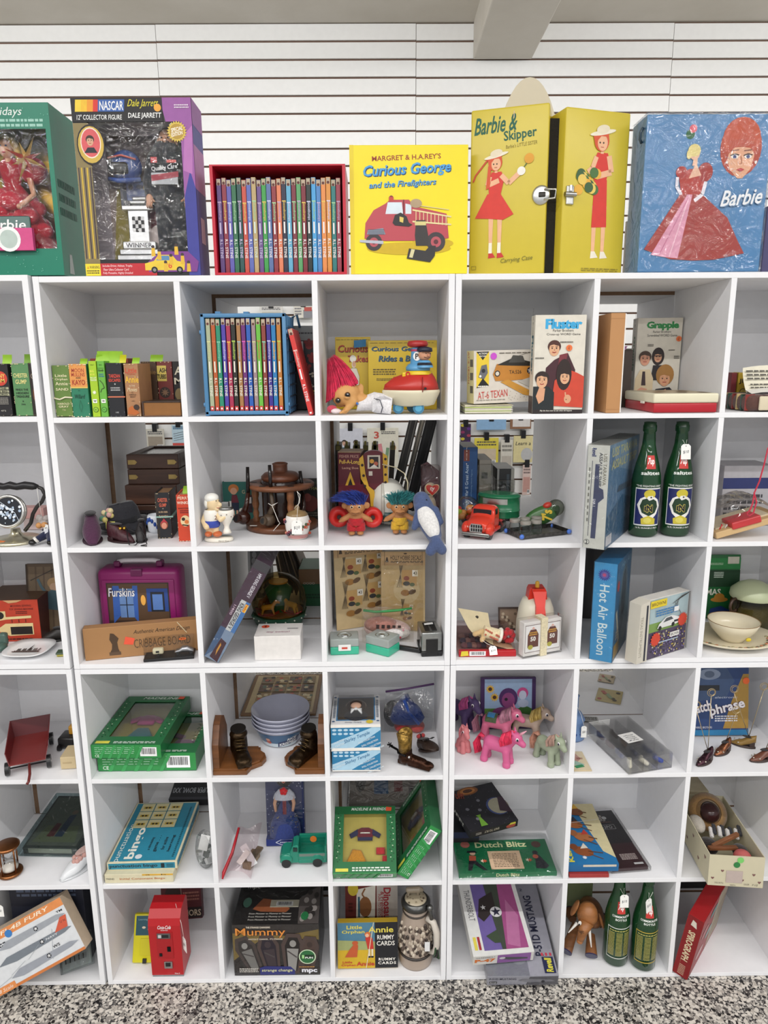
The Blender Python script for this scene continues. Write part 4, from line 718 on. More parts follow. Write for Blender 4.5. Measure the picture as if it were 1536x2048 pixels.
g=G();g.box(0,0,h*.5,w_,dd,h,'e2dcc0:q',.004,True);a=g.art((0,0,h),(w_,0,0),(0,dd,0));a.r(.06,.08,.94,.92,'b8a88c');[a.poly([(x,.12+.2*(k % 3)),(x+.12,.1+.2*(k % 3)),(x+.1,.3+.2*(k % 3)),(x+.02,.32+.2*(k % 3))],('8a7458','9c8464','6e5c48')[k % 3]) for k,x in enumerate((.1,.22,.34,.46,.58,.7,.8))];g.build('lid',t)
G().box(-.004,.05,h*.42,0,.07,h*.56,'ece8d8:q',.001).build('catch',t)
# -- items at the right edge of the first row
p=onZ1(1460,824,z)
t=thing('plaid_case','red and green plaid roll with cream and teal end, at right photo edge','case',TR(p.x,.01,z))
g=G();g.box(0,.0,.0,.13,.13,.038,'5a3c34:f',.014,True);
for k in range(6):g.box(-.0004,.01+k*.02,.002,.02,.014+k*.02,.0385,('8a3028:f','2a4a3c:f','c8b078:f')[k % 3])
a=g.art((0,0,.038),(.13,0,0),(0,.13,0));[a.r(0,q,1,q+.03,'8a3a30:f') for q in (.2,.5,.8)];[a.r(q,0,q+.03,1,'2c4038:f') for q in (.3,.6)]
g.build('plaid_cover',t);g=G();g.box(.024,-.006,.003,.05,.0,.035,'d8ccb0:s',.003,True);g.box(.05,-.006,.003,.13,.0,.035,'1f4a52:s',.002);g.build('end_cap',t)
G().at(TR(.028,.04,.0385) @ ROT(14,-4,0)).sheet(lambda u,v:(.12*u,.03*v,.002*math.sin(5*u)),6,3,'e8e4da').build('note_strip',t)
book('storybook','dark red storybook standing behind the plaid roll',0,0,0,z,'7a2c30',None,.08,M=(TR(onY(1459,800,.15).x,.15,z),.013,.085))
book('storybook','mustard storybook behind the plaid roll at right',0,0,0,z,'b8982c',lambda a:(a.t('JIM',.5,.75,.8,.16,'201c14',0,.03),a.e(.5,.45,.3,'5a4a20'),a.e(.5,.45,.22,'d8c060'),a.t('@',.5,.45,.3,.14,'3a3018')),.08,M=(TR(onY(1472,800,.15).x,.15,z),.03,.085))
g=G();g.sheet(lambda u,v:(.115*u,.012*math.sin(v*2),.062*v+.006*math.sin(u*3)),6,4,'e8e2cc');a=g.art((0,-.001,0),(.115,0,0),(0,.01,.062));a.small(.05,.5,.95,.95,3,'4a463c',.4);a.small(.1,.15,.8,.4,2,'4a463c',.4)
tag(g.build('typed_note',None,TR(onY(1493,800,.07).x,.075,z+.04) @ ROT(-15)),'cream typed note propped on the plaid roll','note')
# ================================================================ second row
z=Z[2]
def rel(px,py,o,Y):return onY(px,py,Y)-o      # point seen at px,py on the depth plane Y, relative to o
# -- lens on a stand with curved handle
o=V((onY(33,1075,.06).x,.06,z+.003));t=thing('glass_stand','etched black glass disc in a nickel rim on round base, black curved handle above','ornament',TR(*o))
r_=(onY(64,1024,.03).x-onY(33,1024,.03).x);cz=onY(33,1025,.03).z-o.z
g=G();g.lathe([(0,0),(.058,0),(.058,.004),(.05,.008),(.02,.011),(.012,.02),(.01,.03),(0,.03)],'d8d2b8:m',40);g.box(-.04,-.048,.0055,-.005,-.035,.009,'d87838');g.build('base',t)
g=G();T=TR(0,-.02,cz) @ ROT(78);g.at(T);g.torus((0,0,.004),r_,.004,'d4d2cc:m');g.torus((0,0,-.008),r_*.97,.004,'b8b6b0:m');g.cyl((0,0,-.012),(0,0,.003),r_*.97,'c8c6c0:m',40);g.build('rim',t)
g=G();g.at(T);g.cyl((0,0,.003),(0,0,.0052),r_*.95,'24262c:g',40);a=g.art((-r_,-r_,.0053),(2*r_,0,0),(0,2*r_,0))
for k in range(64):
    x,y=random.gauss(.45,.18),random.gauss(.45,.17);a.e(x,y,random.uniform(.015,.05),random.choice(('dfe6ee','9fb0c4','c4d0dc')),n=9)
a.line([(.2,.85),(.5,.65),(.75,.45),(.9,.15)],.015,'c8d4e0');g.build('etched_disc',t)
g=G();P=lambda px,py:rel(px,py,o,.06)
g.tube([P(-14,976),P(-4,972),P(8,974),P(20,971),P(34,974),P(50,971),P(66,973),P(76,974)],[.006,.009,.008,.0095,.0085,.0095,.009,.005],'1c1a1c:q',12);g.tube([P(74,974),P(84,978),P(90,990),P(84,1004),P(74,1014),P(66,1028),P(62,1046),P(50,1062)],.0045,'2c2826:q',10);g.build('handle',t)
# -- little sailor doll
o=onZ(92,1086,z+.003);t=thing('sailor_doll','tiny doll with curly grey hair and navy trousers, beside the etched disc','doll',TR(*o));P=lambda px,py,Y:rel(px,py,o,Y)
g=G();limb(g,P(104,1066,.05),P(72,1084,.012),.011,.007);limb(g,P(108,1068,.04),P(106,1082,.01),.011,.007);limb(g,P(100,1062,.06),P(112,1058,.06),.012,.012);remesh(g,'trousers','1d2342:f',.0025,t)
G().ell(P(70,1085,.008),(.008,.008,.007),'1a1818:g').cyl(P(76,1081,.012),P(80,1078,.014),.0078,'d8d4cc:f').build('shoe',t);G().ell(P(106,1085,.008),(.007,.008,.006),'1a1818:g').build('shoe',t)
g=G();[g.ell(P(92+8*math.cos(k),1040+5*math.sin(k*1.7),.06-.004*math.sin(k)),.008,'a8a09c:f',8,6) for k in range(9)];g.build('hair',t)
g=G();g.ell(P(84,1051,.05),.0075,'c89058:s');g.ell(P(95,1050,.05),.0075,'c89058:s');g.build('beads',t)
G().sheet(lambda u,v:P(88+14*u,1064-8*u+8*v,.042-.01*v),3,3,'d4d6dc:f').build('collar',t)
price_tag(t,P(97,1049,.044),.012,.016,'$5',string=[P(80,976,.05),P(83,1000,.05),P(90,1036,.05)])
g=G();g.box(0,0,0,.07,.06,.028,'c8b4b0',.001);g.box(-.02,.01,.028,.05,.05,.055,'c89a94',.001);tag(g.build('paper_boxes',None,TR(onY(45,1030,.17).x,.17,z+.003)),'small pink and white paper boxes behind the etched disc','box')
# -- velvet slipper
def shoe(name,lab,M,L_,W_,H_,up,inner,sole,parts=True,heel=0,cat='shoe',toe=.42,point=1.0,group=None):   # toe towards local -y
    t=thing(name,lab,cat,M,group);g=G();rs=[];n=20
    for i in range(15):
        s=i/14;y=-L_/2+L_*s;wv=W_/2*(math.sin(math.pi*min(max(s*.92+.04,0),1))**.45)*(1-.22*math.exp(-((s-.62)/.16)**2));hh=H_*(.36+.64*min(1,max(0,(s-.08)/.55))**.8)*(math.sin(math.pi*min(s*.5/.08,.5)) if s<.08 else 1);lift=heel*max(0,(s-.45)/.55)
        if s<.3:wv *= (point+(1-point)*s/.3)
        rs.append([(wv*math.cos(a),y,max(.0008,hh*(.5+.5*math.sin(a)))+lift if s>.02 else .004+.003*math.sin(a)+lift) for a in [2*math.pi*k/n for k in range(n)]])
    g.rings(rs,up);g.build('upper',t)
    g=G();g.ell((0,L_*.2,H_*.98+heel*.5),(W_*.3,L_*.27,H_*.06),inner);g.build('lining',t)
    g=G();g.rings([[(q[0]*1.03,q[1]*1.02,zz) for q in [(W_*.5*math.sin(math.pi*min(max(k,.02),.98))**.5,-L_/2+L_*k) for k in [j/12 for j in range(13)]]+[(-W_*.5*math.sin(math.pi*min(max(1-k,.02),.98))**.5,L_/2-L_*k) for k in [j/12 for j in range(13)]]] for zz in (0,.003)],sole)
    if heel:g.box(-W_*.3,L_*.25,0,W_*.3,L_*.47,heel+.003,sole,.002)
    g.build('sole',t);return t
p=onZ(178,1088,z);shoe('slipper','purple velvet slipper, toe forward, left end of its cubby',TR(p.x-.004,.066,z) @ ROT(0,0,22),.105,.045,.066,'4a2340:f','120e12:f','3a1c30')
# -- small black hat
o=onZ(246,1058,z);o.y=.135;t=thing('hat','little black hat with flowers and yellow tag, behind the dark red boot','hat',TR(o.x+.016,.155,z))
g=G();g.at(TR(0,0,.0) @ ROT(8,-4,0));g.rings([[((r1+.006*math.sin(3*a_))*math.cos(a_),(r1+.004*math.cos(2*a_))*.8*math.sin(a_),zz+.006*math.sin(2*a_)*(r1/.06)) for a_ in [2*math.pi*k/30 for k in range(30)]] for r1,zz in ((.0,.02),(.062,.016),(.066,.02),(.06,.026),(.042,.03),(.038,.06),(.03,.075),(0,.077))],'24242a:f');g.build('felt',t)
G().at(ROT(8,-4,0)).lathe([(.0395,.03),(.041,.036),(.0385,.043)],'16161a:f',30,sy=.8).build('hat_band',t)
g=G();[g.ell((-.03+.012*math.cos(k*1.1),-.034+.004*math.sin(k),.05+.012*math.sin(k*1.3)),.0075,('d8c878:f','d8a8a0:f','e0d0a0:f','5a8a70:f')[k % 4],8,6) for k in range(8)];g.build('flowers',t)
G().at(TR(-.014,-.055,.03) @ ROT(-8,0,4)).box(-.011,0,-.009,.011,.0006,.009,'d4d060').build('price_sticker',t)
# -- two small lace-up boots
p=onZ(248,1080,z);t=shoe('boot_ornament','dark red laced boot ornament with black laces',TR(p.x,.052,z) @ ROT(0,0,68),.075,.03,.04,'3f1820:l','1a0c10:f','2a1014',heel=.008,toe=.3,point=.5)
g=G();[g.ell((.006*math.sin(k*2),-.012+.004*k,.034),.004,'c8a040:m',8,6) for k in range(4)];g.tube([(0,-.02,.034),(-.016,-.034,.02),(-.03,-.05,.004),(-.02,-.06,.002),(-.002,-.05,.002)],.0012,'141214');g.tube([(0,-.01,.036),(.02,-.03,.02),(.022,-.05,.003),(.012,-.062,.002)],.0012,'141214');g.build('laces',t)
p=onZ(291,1076,z);t=shoe('boot_ornament','black boot ornament beside the blue and white mug',TR(p.x,.06,z) @ ROT(0,0,10),.05,.026,.048,'1a1618:l','0c0a0c:f','100e10',heel=.006)
G().tube([(0,-.015,.04),(.012,-.03,.02),(.018,-.045,.002),(.006,-.055,.0015),(.02,-.06,.0015)],.0012,'141214').build('laces',t)
p=onZ(304,1074,z);t=thing('delft_mug','blue and white porcelain mug between black boot and storybook','mug',TR(p.x-.006,.15,z))
g=G();g.lathe([(0,0),(.015,0),(.019,.006),(.02,.02),(.02,.04),(.017,.046),(.015,.046),(.015,.02),(0,.015)],'e4e8ee:g');[g.ell((.0195*math.cos(k),.0195*math.sin(k),.024+.012*math.sin(k*2.3)),(.004,.004,.006),'2c50a0:g',8,6) for k in [-.4-.32*j for j in range(8)]];g.build('body',t)
g=G();g.box(0,0,0,.06,.05,.04,'22242a:q',.002);[g.box(.004+.0045*k,-.001,.036,.0065+.0045*k,.003,.041,'0f0f12:g') for k in range(12)];tag(g.build('toothed_box',None,TR(onY(276,1030,.2).x-.004,.19,z)),'black box with a toothed top edge, behind the mug','box')
def A(a):a.r(.18,0,.84,1,'1a1c22');a.r(0,0,.18,1,'2a2420');a.t('CHESTER',.5,.84,.66,.085,'d8684c',0,.015);a.t('GUMP',.5,.73,.5,.08,'d8684c',0,.015);a.t('at',.5,.655,.1,.02,'d0c8b8');a.t('SILVER CREEK',.5,.58,.62,.035,'d8b890',0,.01);a.t('RANCH',.5,.48,.6,.06,'d8b890',0,.015);a.e(.5,.3,.27,'8a4a30',.1);a.e(.5,.28,.18,'d89078',.07);a.poly([(.25,.32),(.5,.44),(.75,.34),(.5,.36)],'b0303c');worn(a,'b8a888')
ob=book('storybook','black storybook with a round portrait and pale green rubber band',(316,1077),(345,1076),(309,986),z,'201e22',A,.085,pages='8a6a4c')
G().box(-.0006,-.0012,.052,.04,.08,.0555,'8ab0a4:s').build('rubber_band',ob)
def A(a):a.t('PERRY',.5,.93,.8,.06,'f0d8c0',0,.01);a.t('WINKLE',.5,.83,.9,.06,'f4e4d0',0,.015);a.t('RINKEYDINKS',.5,.71,.8,.03,'40181a',0,.01);a.small(.2,.6,.8,.68,2,'7a2020');a.e(.52,.44,.32,'e8d0a0',.12);a.e(.4,.48,.12,'2a1c18');a.e(.6,.42,.14,'d87838');a.line([(.3,.36),(.7,.34)],.08,'1c1414');worn(a,'f0d0b0')
book('storybook','orange-red storybook against the right wall below the wooden boxes',(358,1083),(388,1082),(351,990),z,'cc4426',A,.085,pages='b0805c',notes=((.55,.018,.016,'9ad040'),))
# -- wooden boxes
def wbox(lab,px0,px1,Y,z0,h,d,brass,glass=False):
    a=onY(px0,960,Y);b=onY(px1,960,Y);W_=b.x-a.x;t=thing('wooden_box',lab,'box',TR(a.x,Y,z0));g=G();g.box(0,0,0,W_,d,h*.5,'4c3226:w',.002);g.build('base',t)
    g=G()
    if glass:
        g.box(0,0,h*.52,W_,.018,h,'4c3226:w',.002);g.box(0,d-.018,h*.52,W_,d,h,'4c3226:w',.002);g.box(0,.018,h*.52,.018,d-.018,h,'4c3226:w',.002);g.box(W_-.018,.018,h*.52,W_,d-.018,h,'4c3226:w',.002);g.box(.018,.018,h*.52,W_-.018,d-.018,h*.6,'b8b2a8:f')
        for k in range(9):g.ell((.03+.014*k,.03+.03*((k*7) % 3),h*.66),.008,'d0ccc4:m',8,6)
    else:g.box(0,0,h*.52,W_,d,h,'56382a:w',.002)
    lid=g.build('lid',t)
    if glass:G().box(.017,.017,h*.93,W_-.017,d-.017,h*.95,'fdfdfd:k').build('glass',lid)
    if brass:
        for zz in (.25,.74):
            for s in (0,1):
                x=.004 if s==0 else W_-.028;g=G();g.prism([(x,h*zz-.006),(x+.018,h*zz-.006),(x+.024,h*zz),(x+.018,h*zz+.006),(x,h*zz+.006)],-.0012,0,'a8905c:m');g.build('brass_corner',t)
    return W_
hb=onY(250,971,.23).z-z;wbox('old wooden box under the glass-topped one, behind the black hat',248,352,.23,z,hb,.16,False);wbox('dark wooden box with brass corners and glass lid, on the plain box',256,359,.245,z+hb,onY(256,909,.245).z-z-hb,.2,True,True)
# -- ceramic man with lighter bowl
o=onZ(436,1080,z);o.y=.055;t=thing('lighter_figurine','ceramic man in white vest and blue trunks beside a goblet lighter','figurine',TR(*o));P=lambda px,py,Y=.05:rel(px,py,o,Y)
g=G();g.lathe([(0,0),(.034,0),(.035,.004),(.033,.009),(0,.01)],'e8e2d4:g',30,sy=.6);a=g.art((.002,-.0212,.001),(.028,0,0),(0,0,.006));a.t("Here's How",.5,.5,.9,.8,'5a5450',.3);g.build('base',t)
g=G();limb(g,P(421,1042),P(421,1028),.016,.015);g.ell(P(421,1050),(.016,.014,.011),'x');limb(g,P(416,1052),P(415,1066),.0085,.008);limb(g,P(428,1052),P(429,1066),.0085,.008);limb(g,P(411,1026),P(405,1042),.008,.008);limb(g,P(405,1042),P(410,1054,.035),.008,.0075);limb(g,P(430,1026),P(438,1040,.035),.007,.006);limb(g,P(438,1040,.035),P(446,1034,.035),.006,.005);g.ell(P(423,1007),(.0165,.015,.019),'x');limb(g,P(422,1016),P(421,1024),.008,.009);g.ell(P(437,1010,.045),(.005,.005,.006),'x');g.ell(P(432,1018,.045),(.007,.008,.005),'x');remesh(g,'body','ead0a4:g',.0018,t,it=4)
g=G();g.ell(P(420,996,.051),(.0172,.016,.012),'f0eee6:g');g.ell(P(412,1006,.054),(.008,.014,.014),'f0eee6:g');g.build('hair',t)
g=G();g.lathe([(.0165,.0),(.0185,.012),(.0185,.024),(.015,.031)],'eeeae2:g',20,P(421,1050)-V((0,0,-.007)),sy=.9);a=g.art(P(424,1040,.03),(.01,0,0),(0,0,.011));a.t('2',.5,.5,.6,.9,'6a3028',.1,.01);g.build('vest',t)
G().lathe([(.0165,-.006),(.0195,-.002),(.0195,.007),(.0185,.011)],'3a4ca8:g',20,P(421,1049),sy=.9).build('trunks',t)
g=G();g.ell(P(414,1068,.044),(.009,.014,.007),'c8683c:g');g.ell(P(432,1068,.044),(.011,.014,.007),'c8683c:g');g.build('feet',t)
g=G();[g.ell(P(q,1002,.034),(.0012,.0008,.0016),'2c2420:g') for q in (429,435)];g.tube([P(430,1016,.036),P(436,1016,.038)],.0008,'a04038');g.build('face_paint',t)
g=G();q=P(451,1066);g.lathe([(0,.0),(.011,0),(.009,.006),(.006,.014),(.007,.02),(.013,.03),(.0185,.042),(.0195,.052),(.018,.058),(0,.058)],'ece6da:g',24,q);[g.ell(q+V((.019*math.cos(k),.019*math.sin(k),.046+.004*math.sin(3*k))),.0018,'8a8478',6,4) for k in (-2.6,-2,-1.3,-.7,-.2)];g.build('goblet',t)
g=G();g.lathe([(0,.058),(.017,.058),(.017,.063),(.012,.066),(0,.066)],'8a8a88:m',24,q);g.box(q.x-.009,q.y-.006,q.z+.065,q.x+.008,q.y+.006,q.z+.076,'9a9a98:m',.001);g.cyl(q+V((.012,0,.065)),q+V((.012,0,.078)),.003,'b8b8b4:m');g.build('lighter',t)
# -- pipe rack with humidor
pf=onZ(555,1069,z);rb=.9*(onY(634,1048,pf.y+.09).x-onY(555,1048,pf.y+.09).x);o=V((pf.x,pf.y+rb,z));t=thing('pipe_rack','round walnut pipe rack holding a dark glass humidor jar','pipe rack',TR(*o));zr=onY(555,968,o.y).z-z
WD='6b4028:w'
G().lathe([(0,0),(rb,0),(rb,.011),(rb-.004,.014),(0,.014)],WD,48).build('base',t)
g=G();ru=rb*.93;ri=rb*.57;g.lathe([(ri,zr-.006),(ru-.006,zr-.008),(ru,zr-.004),(ru,zr+.002),(ru-.004,zr+.005),(ri,zr+.005),(ri,zr-.006)],'7c4c30:w',48)
for k in range(6):q=R(-90+60*k+28);g.cyl((rb*.76*math.cos(q),rb*.76*math.sin(q),zr+.004),(rb*.76*math.cos(q),rb*.76*math.sin(q),zr+.0056),.009,'1c100a',16)
g.build('ring_shelf',t)
for q in (-62,60,180):
    x,y=rb*.72*math.cos(R(q)),rb*.72*math.sin(R(q));G().lathe([(.009,.014),(.01,.02),(.0065,.026),(.0085,.036),(.006,.045),(.0095,.06),(.0075,.075),(.0098,.085),(.009,zr-.006)],'8a5836:w',16,(x,y,0)).build('post',t)
g=G();g.lathe([(0,.014),(rb*.5,.014),(rb*.53,.02),(rb*.53,zr+.008),(rb*.49,zr+.013),(0,zr+.013)],'241612:g',40);jar=g.build('humidor_jar',t)
g=G();g.lathe([(rb*.5,zr+.012),(rb*.53,zr+.016),(rb*.53,zr+.022),(rb*.44,zr+.03),(rb*.24,zr+.033),(rb*.2,zr+.034),(rb*.2,zr+.05),(rb*.22,zr+.054),(rb*.17,zr+.056),(rb*.15,zr+.048),(0,zr+.047)],'6a3c26:w',40);g.build('lid',jar)
def pipe(lab,bowl,rbw,stem,col):
    t=thing('tobacco_pipe',lab,'pipe',TR(*bowl),'pipes in the rack');b0=V(bowl)
    g=G();g.ell((0,0,0),(rbw,rbw*1.1,rbw),col);g.cyl((-rbw*.55,-rbw*.75,.0),(-rbw*.75,-rbw*1.08,.002),rbw*.62,col,20);g.cyl((-rbw*.72,-rbw*1.0,.0016),(-rbw*.76,-rbw*1.1,.0022),rbw*.45,'0c0808',20);ps=[V(q)-b0 for q in stem];g.tube([(0,0,rbw*.5)]+ps[:2],[rbw*.5,rbw*.36,rbw*.28],col,12);g.build('bowl',t)
    G().tube(ps[1:],[.0052,.0048,.0042][:len(ps[1:])] if len(ps)>3 else [.0052,.0042],'18100e:g',10).build('stem',t);return t
P=lambda px,py,Y:onY(px,py,Y)
yb=o.y-rb*.76;
tp=pipe('dark brown pipe with a smooth round bowl, left in the rack',P(487,1035,yb+.016),.018,(P(493,1010,yb+.02),P(496,985,yb+.022),P(495,934,yb+.024)),'34180f:g')
G().sheet(lambda u,v:V((.018+.018*u,-.02+.01*v,-.018)),2,2,'e8e6e0').build('price_tag',tp)
tp=pipe('carved grey-brown pipe with a white string, middle of the rack',P(538,1040,yb-.006),.0165,(P(546,1012,yb),P(542,985,yb),P(539,930,yb)),'4c3c2c:l')
G().tube([(.002,-.012,.045),(.01,-.014,.04),(.025,-.008,.046),(.012,-.014,.038),(.026,-.016,0),(.03,-.018,-.004),(.012,-.018,-.024)],.0008,'f0ece4').build('string',tp)
pipe('dark pipe standing at the right of the rack, behind the flowered jar',P(604,1040,yb+.03),.014,(P(608,1012,yb+.04),P(606,985,yb+.05),P(600,942,yb+.05)),'2c1812:g')
o=onZ(594,1080,z);o.y+=.022;t=thing('ginger_jar','small flowered porcelain jar with a ten dollar tag in front of the pipe rack','jar',TR(*o))
g=G();g.lathe([(0,0),(.022,0),(.024,.004),(.029,.022),(.031,.042),(.027,.055),(.025,.058),(0,.058)],'e6e2dc:g',32)
for k in range(26):
    q=-math.pi*((k*.618) % 1);zz=.012+.036*((k*.37) % 1);rr=.0285+.002*(zz/.05);g.ell((rr*math.cos(q),rr*math.sin(q),zz),(.004,.004,.0038),('b8482c:g','7a2c3c:g','4a5a3a:g','c87860:g','3a2a3c:g')[k % 5],7,5)
g.lathe([(.0245,.003),(.0262,.008),(.0272,.0125)],'b88480:g',32);g.build('body',t)
g=G();g.lathe([(.0255,.057),(.026,.06),(.02,.066),(.006,.07),(.0065,.076),(.004,.081),(0,.082)],'8a7048:g',28);g.build('lid',t)
price_tag(t,(.002,-.033,.051),.025,.034,'$10',string=[(.004,-.02,.12),(.008,-.016,.1),(.004,-.02,.076),(.002,-.031,.05)]);G().tube([(-.006,-.005,.074),(.008,-.014,.09),(.01,-.014,.11),(.004,-.02,.118)],.0008,'f0ece4').build('string',t)
a0=onY(447,1025,.275);b0=onY(508,1025,.275)
def A(a):a.t('G',.68,.74,.1,.1,'c8b890',0,.01);a.e(.36,.82,.17,'c87838',.12);a.e(.36,.76,.11,'e0a888',.09);a.poly([(.25,.45),(.3,.66),(.46,.66),(.52,.45)],'7a2c3c');a.poly([(.28,.25),(.27,.46),(.52,.46),(.5,.25)],'1e2a44');[a.r(q,.08,q+.06,.26,'e0a888') for q in (.3,.42)];a.e(.6,.25,.09,'e4e0d4');a.r(.78,.2,.95,.66,'3a1c24');a.r(.8,.44,.93,.6,'d8d4d0');a.r(.83,.66,.9,.82,'241418')
book('storybook','teal storybook with a drawn girl on the cover, behind the pipe rack',0,0,0,z,'2a6c62',A,.012,M=(TR(a0.x,.278,z),b0.x-a0.x,onY(447,964,.278).z-z),notes=((.5,.02,.014,NG),))
a0=onY(600,1030,.27)
def A(a):a.t('HULK',.7,.9,.4,.06,'3c4a2c',0,.02);a.t('PLAYMATES',.5,.77,.85,.075,'b8b070',0,.015);a.e(.4,.4,.3,'7a3430',.2);a.e(.3,.55,.14,'a05048',.1);a.small(.1,.08,.9,.2,2,'6a665c')
carton('board_game','dark box with pale green lettering behind the flowered jar','board game',TR(a0.x,.274,z),.072,.014,onY(604,958,.274).z-z,'23241e',front=A)
# -- lacing shoe pull toy
o=V((onY(735,1050,.19).x,.19,z));t=thing('lacing_shoe_toy','maroon and yellow lacing shoe pull toy with white toe and red wheels','toy',TR(*o));P=lambda px,py,Y:rel(px,py,o,Y+.09)
MR_,YL='5e1a26:q','d4a632:q'
x0,x1=P(677,1000,.1).x,P(722,1000,.1).x;zt=P(690,915,.1).z;zb=P(690,1040,.1).z
g=G();g.at(ROT(0,0,-6));g.box(x0,-.01,.012,x1,.07,zt,MR_,.002);a=g.art((x0,-.01,.012),(x1-x0,0,0),(0,0,zt-.012));a.t('FISHER PRICE',.5,.95,.85,.045,'b88c7c',0,.01);a.t('Pull-A-Long',.52,.86,.9,.08,'e8c050',0,.015);a.t('Lacing Shoe',.55,.77,.72,.045,'d8a890',0,.01);a.poly([(.22,.42),(.55,.72),(.85,.42),(.8,.37),(.28,.37)],YL);a.poly([(.36,.44),(.55,.62),(.72,.44)],'140c0c');a.e(.72,.24,.16,YL);a.e(.72,.24,.12,'b88a3c');a.e(.3,.3,.1,'8a4048')
g.box(x0-.001,.0,zt,x1,.068,zt+.002,'b89a78');g.build('heel_house',t)
x2=P(776,980,.09).x;zf=P(740,912,.08).z;zm=P(740,975,.08).z
g=G();n_=12;arch=lambda y:[(x1+.004+(x2-x1-.012)*(.5+.5*math.cos(math.pi*k/n_)),zm+(zf-zm)*(.78+.22*math.sin(math.pi*k/n_))) for k in range(n_+1)]+[(x1+.004,zm-.02),(x2-.008,zm-.02)]
g.prism(arch(0),-.004,.012,MR_);a=g.art((x1+.006,-.004,zm),(x2-x1-.014,0,0),(0,0,zf-zm));a.r(.2,.42,.78,.85,'d0c8b8');a.r(.28,.46,.7,.8,'241c20');a.e(.4,.66,.1,'d8a040');a.e(.58,.58,.1,'b86048');a.poly([(.3,.46),(.5,.56),(.68,.46)],'e0dcd4');a.r(.25,.2,.42,.34,'d8d0c4');g.build('tongue',t)
g=G();g.prism([(x1-.004,zt-.014),(x1+.006,zt-.004),(x1+.012,zm+.02),(x1+.02,zm-.01),(x1+.034,zm-.022),(x1+.036,.02),(x1+.026,.02),(x1+.022,zm-.03),(x1,zm+.01)],-.014,-.009,YL);g.prism([(x2-.014,zf-.006),(x2-.002,zf-.014),(x2,zm-.002),(x2-.012,zm)],-.007,-.001,YL)
for k in range(4):g.cyl((x1+.004+.003*k,-.0145,zt-.03-.027*k),(x1+.004+.003*k,-.0138,zt-.03-.027*k),.0036,'2a1410',12);g.cyl((x2-.007,-.0075,zf-.022-.02*k),(x2-.007,-.0068,zf-.022-.02*k),.0034,'2a1410',12)
g.build('lace_strips',t)
g=G();g.prism([(x0,.012),(x1+.03,.012),(x1+.032,zm-.025),(x1+.012,zm-.005),(x0,zm-.01)],-.009,.002,MR_);g.build('side_panel',t)
g=G();cx=P(776,1020,.1).x;g.ell((cx,.02,zm*.47),(.05,.055,zm*.58),'e6e4da:g',24,16);g.torus((cx-.014,.02,zm*.47),zm*.52,.004,'d0ccc0:g',ROT(90,0,90));g.build('toe',t)
g=G();g.lathe([(0,.006),(.05,.006),(.054,.014),(.052,.03),(.045,.034)],'1f4a4a:q',32,(cx,.02,0),sy=1.05);g.build('toe_sole',t)
for px,py in ((677,1048),(744,1058)):
    rr=.026;q=P(px,py-20,.05 if px<700 else .042);q.z=rr;g=G();g.lathe([(0,.004),(rr*.35,.006),(rr*.45,.013),(rr*.75,.016),(rr,.009),(rr,-.009),(0,-.009)],'d42c26:q',28);g.cyl((0,0,.004),(0,0,.008),rr*.22,'3a1818:q',14);g.v=[TR(*q) @ ROT(90,0,10) @ v for v in g.v];g.build('wheel',t)
g=G();g.tube([P(764,938,.08),P(790,944,.07),P(808,956,.065),P(815,975,.06),P(814,990,.055)],.0014,'e8dcb8',6);g.tube([P(798,976,.06),P(802,962,.08)],.001,'e8e4dc',6);g.build('lace',t)
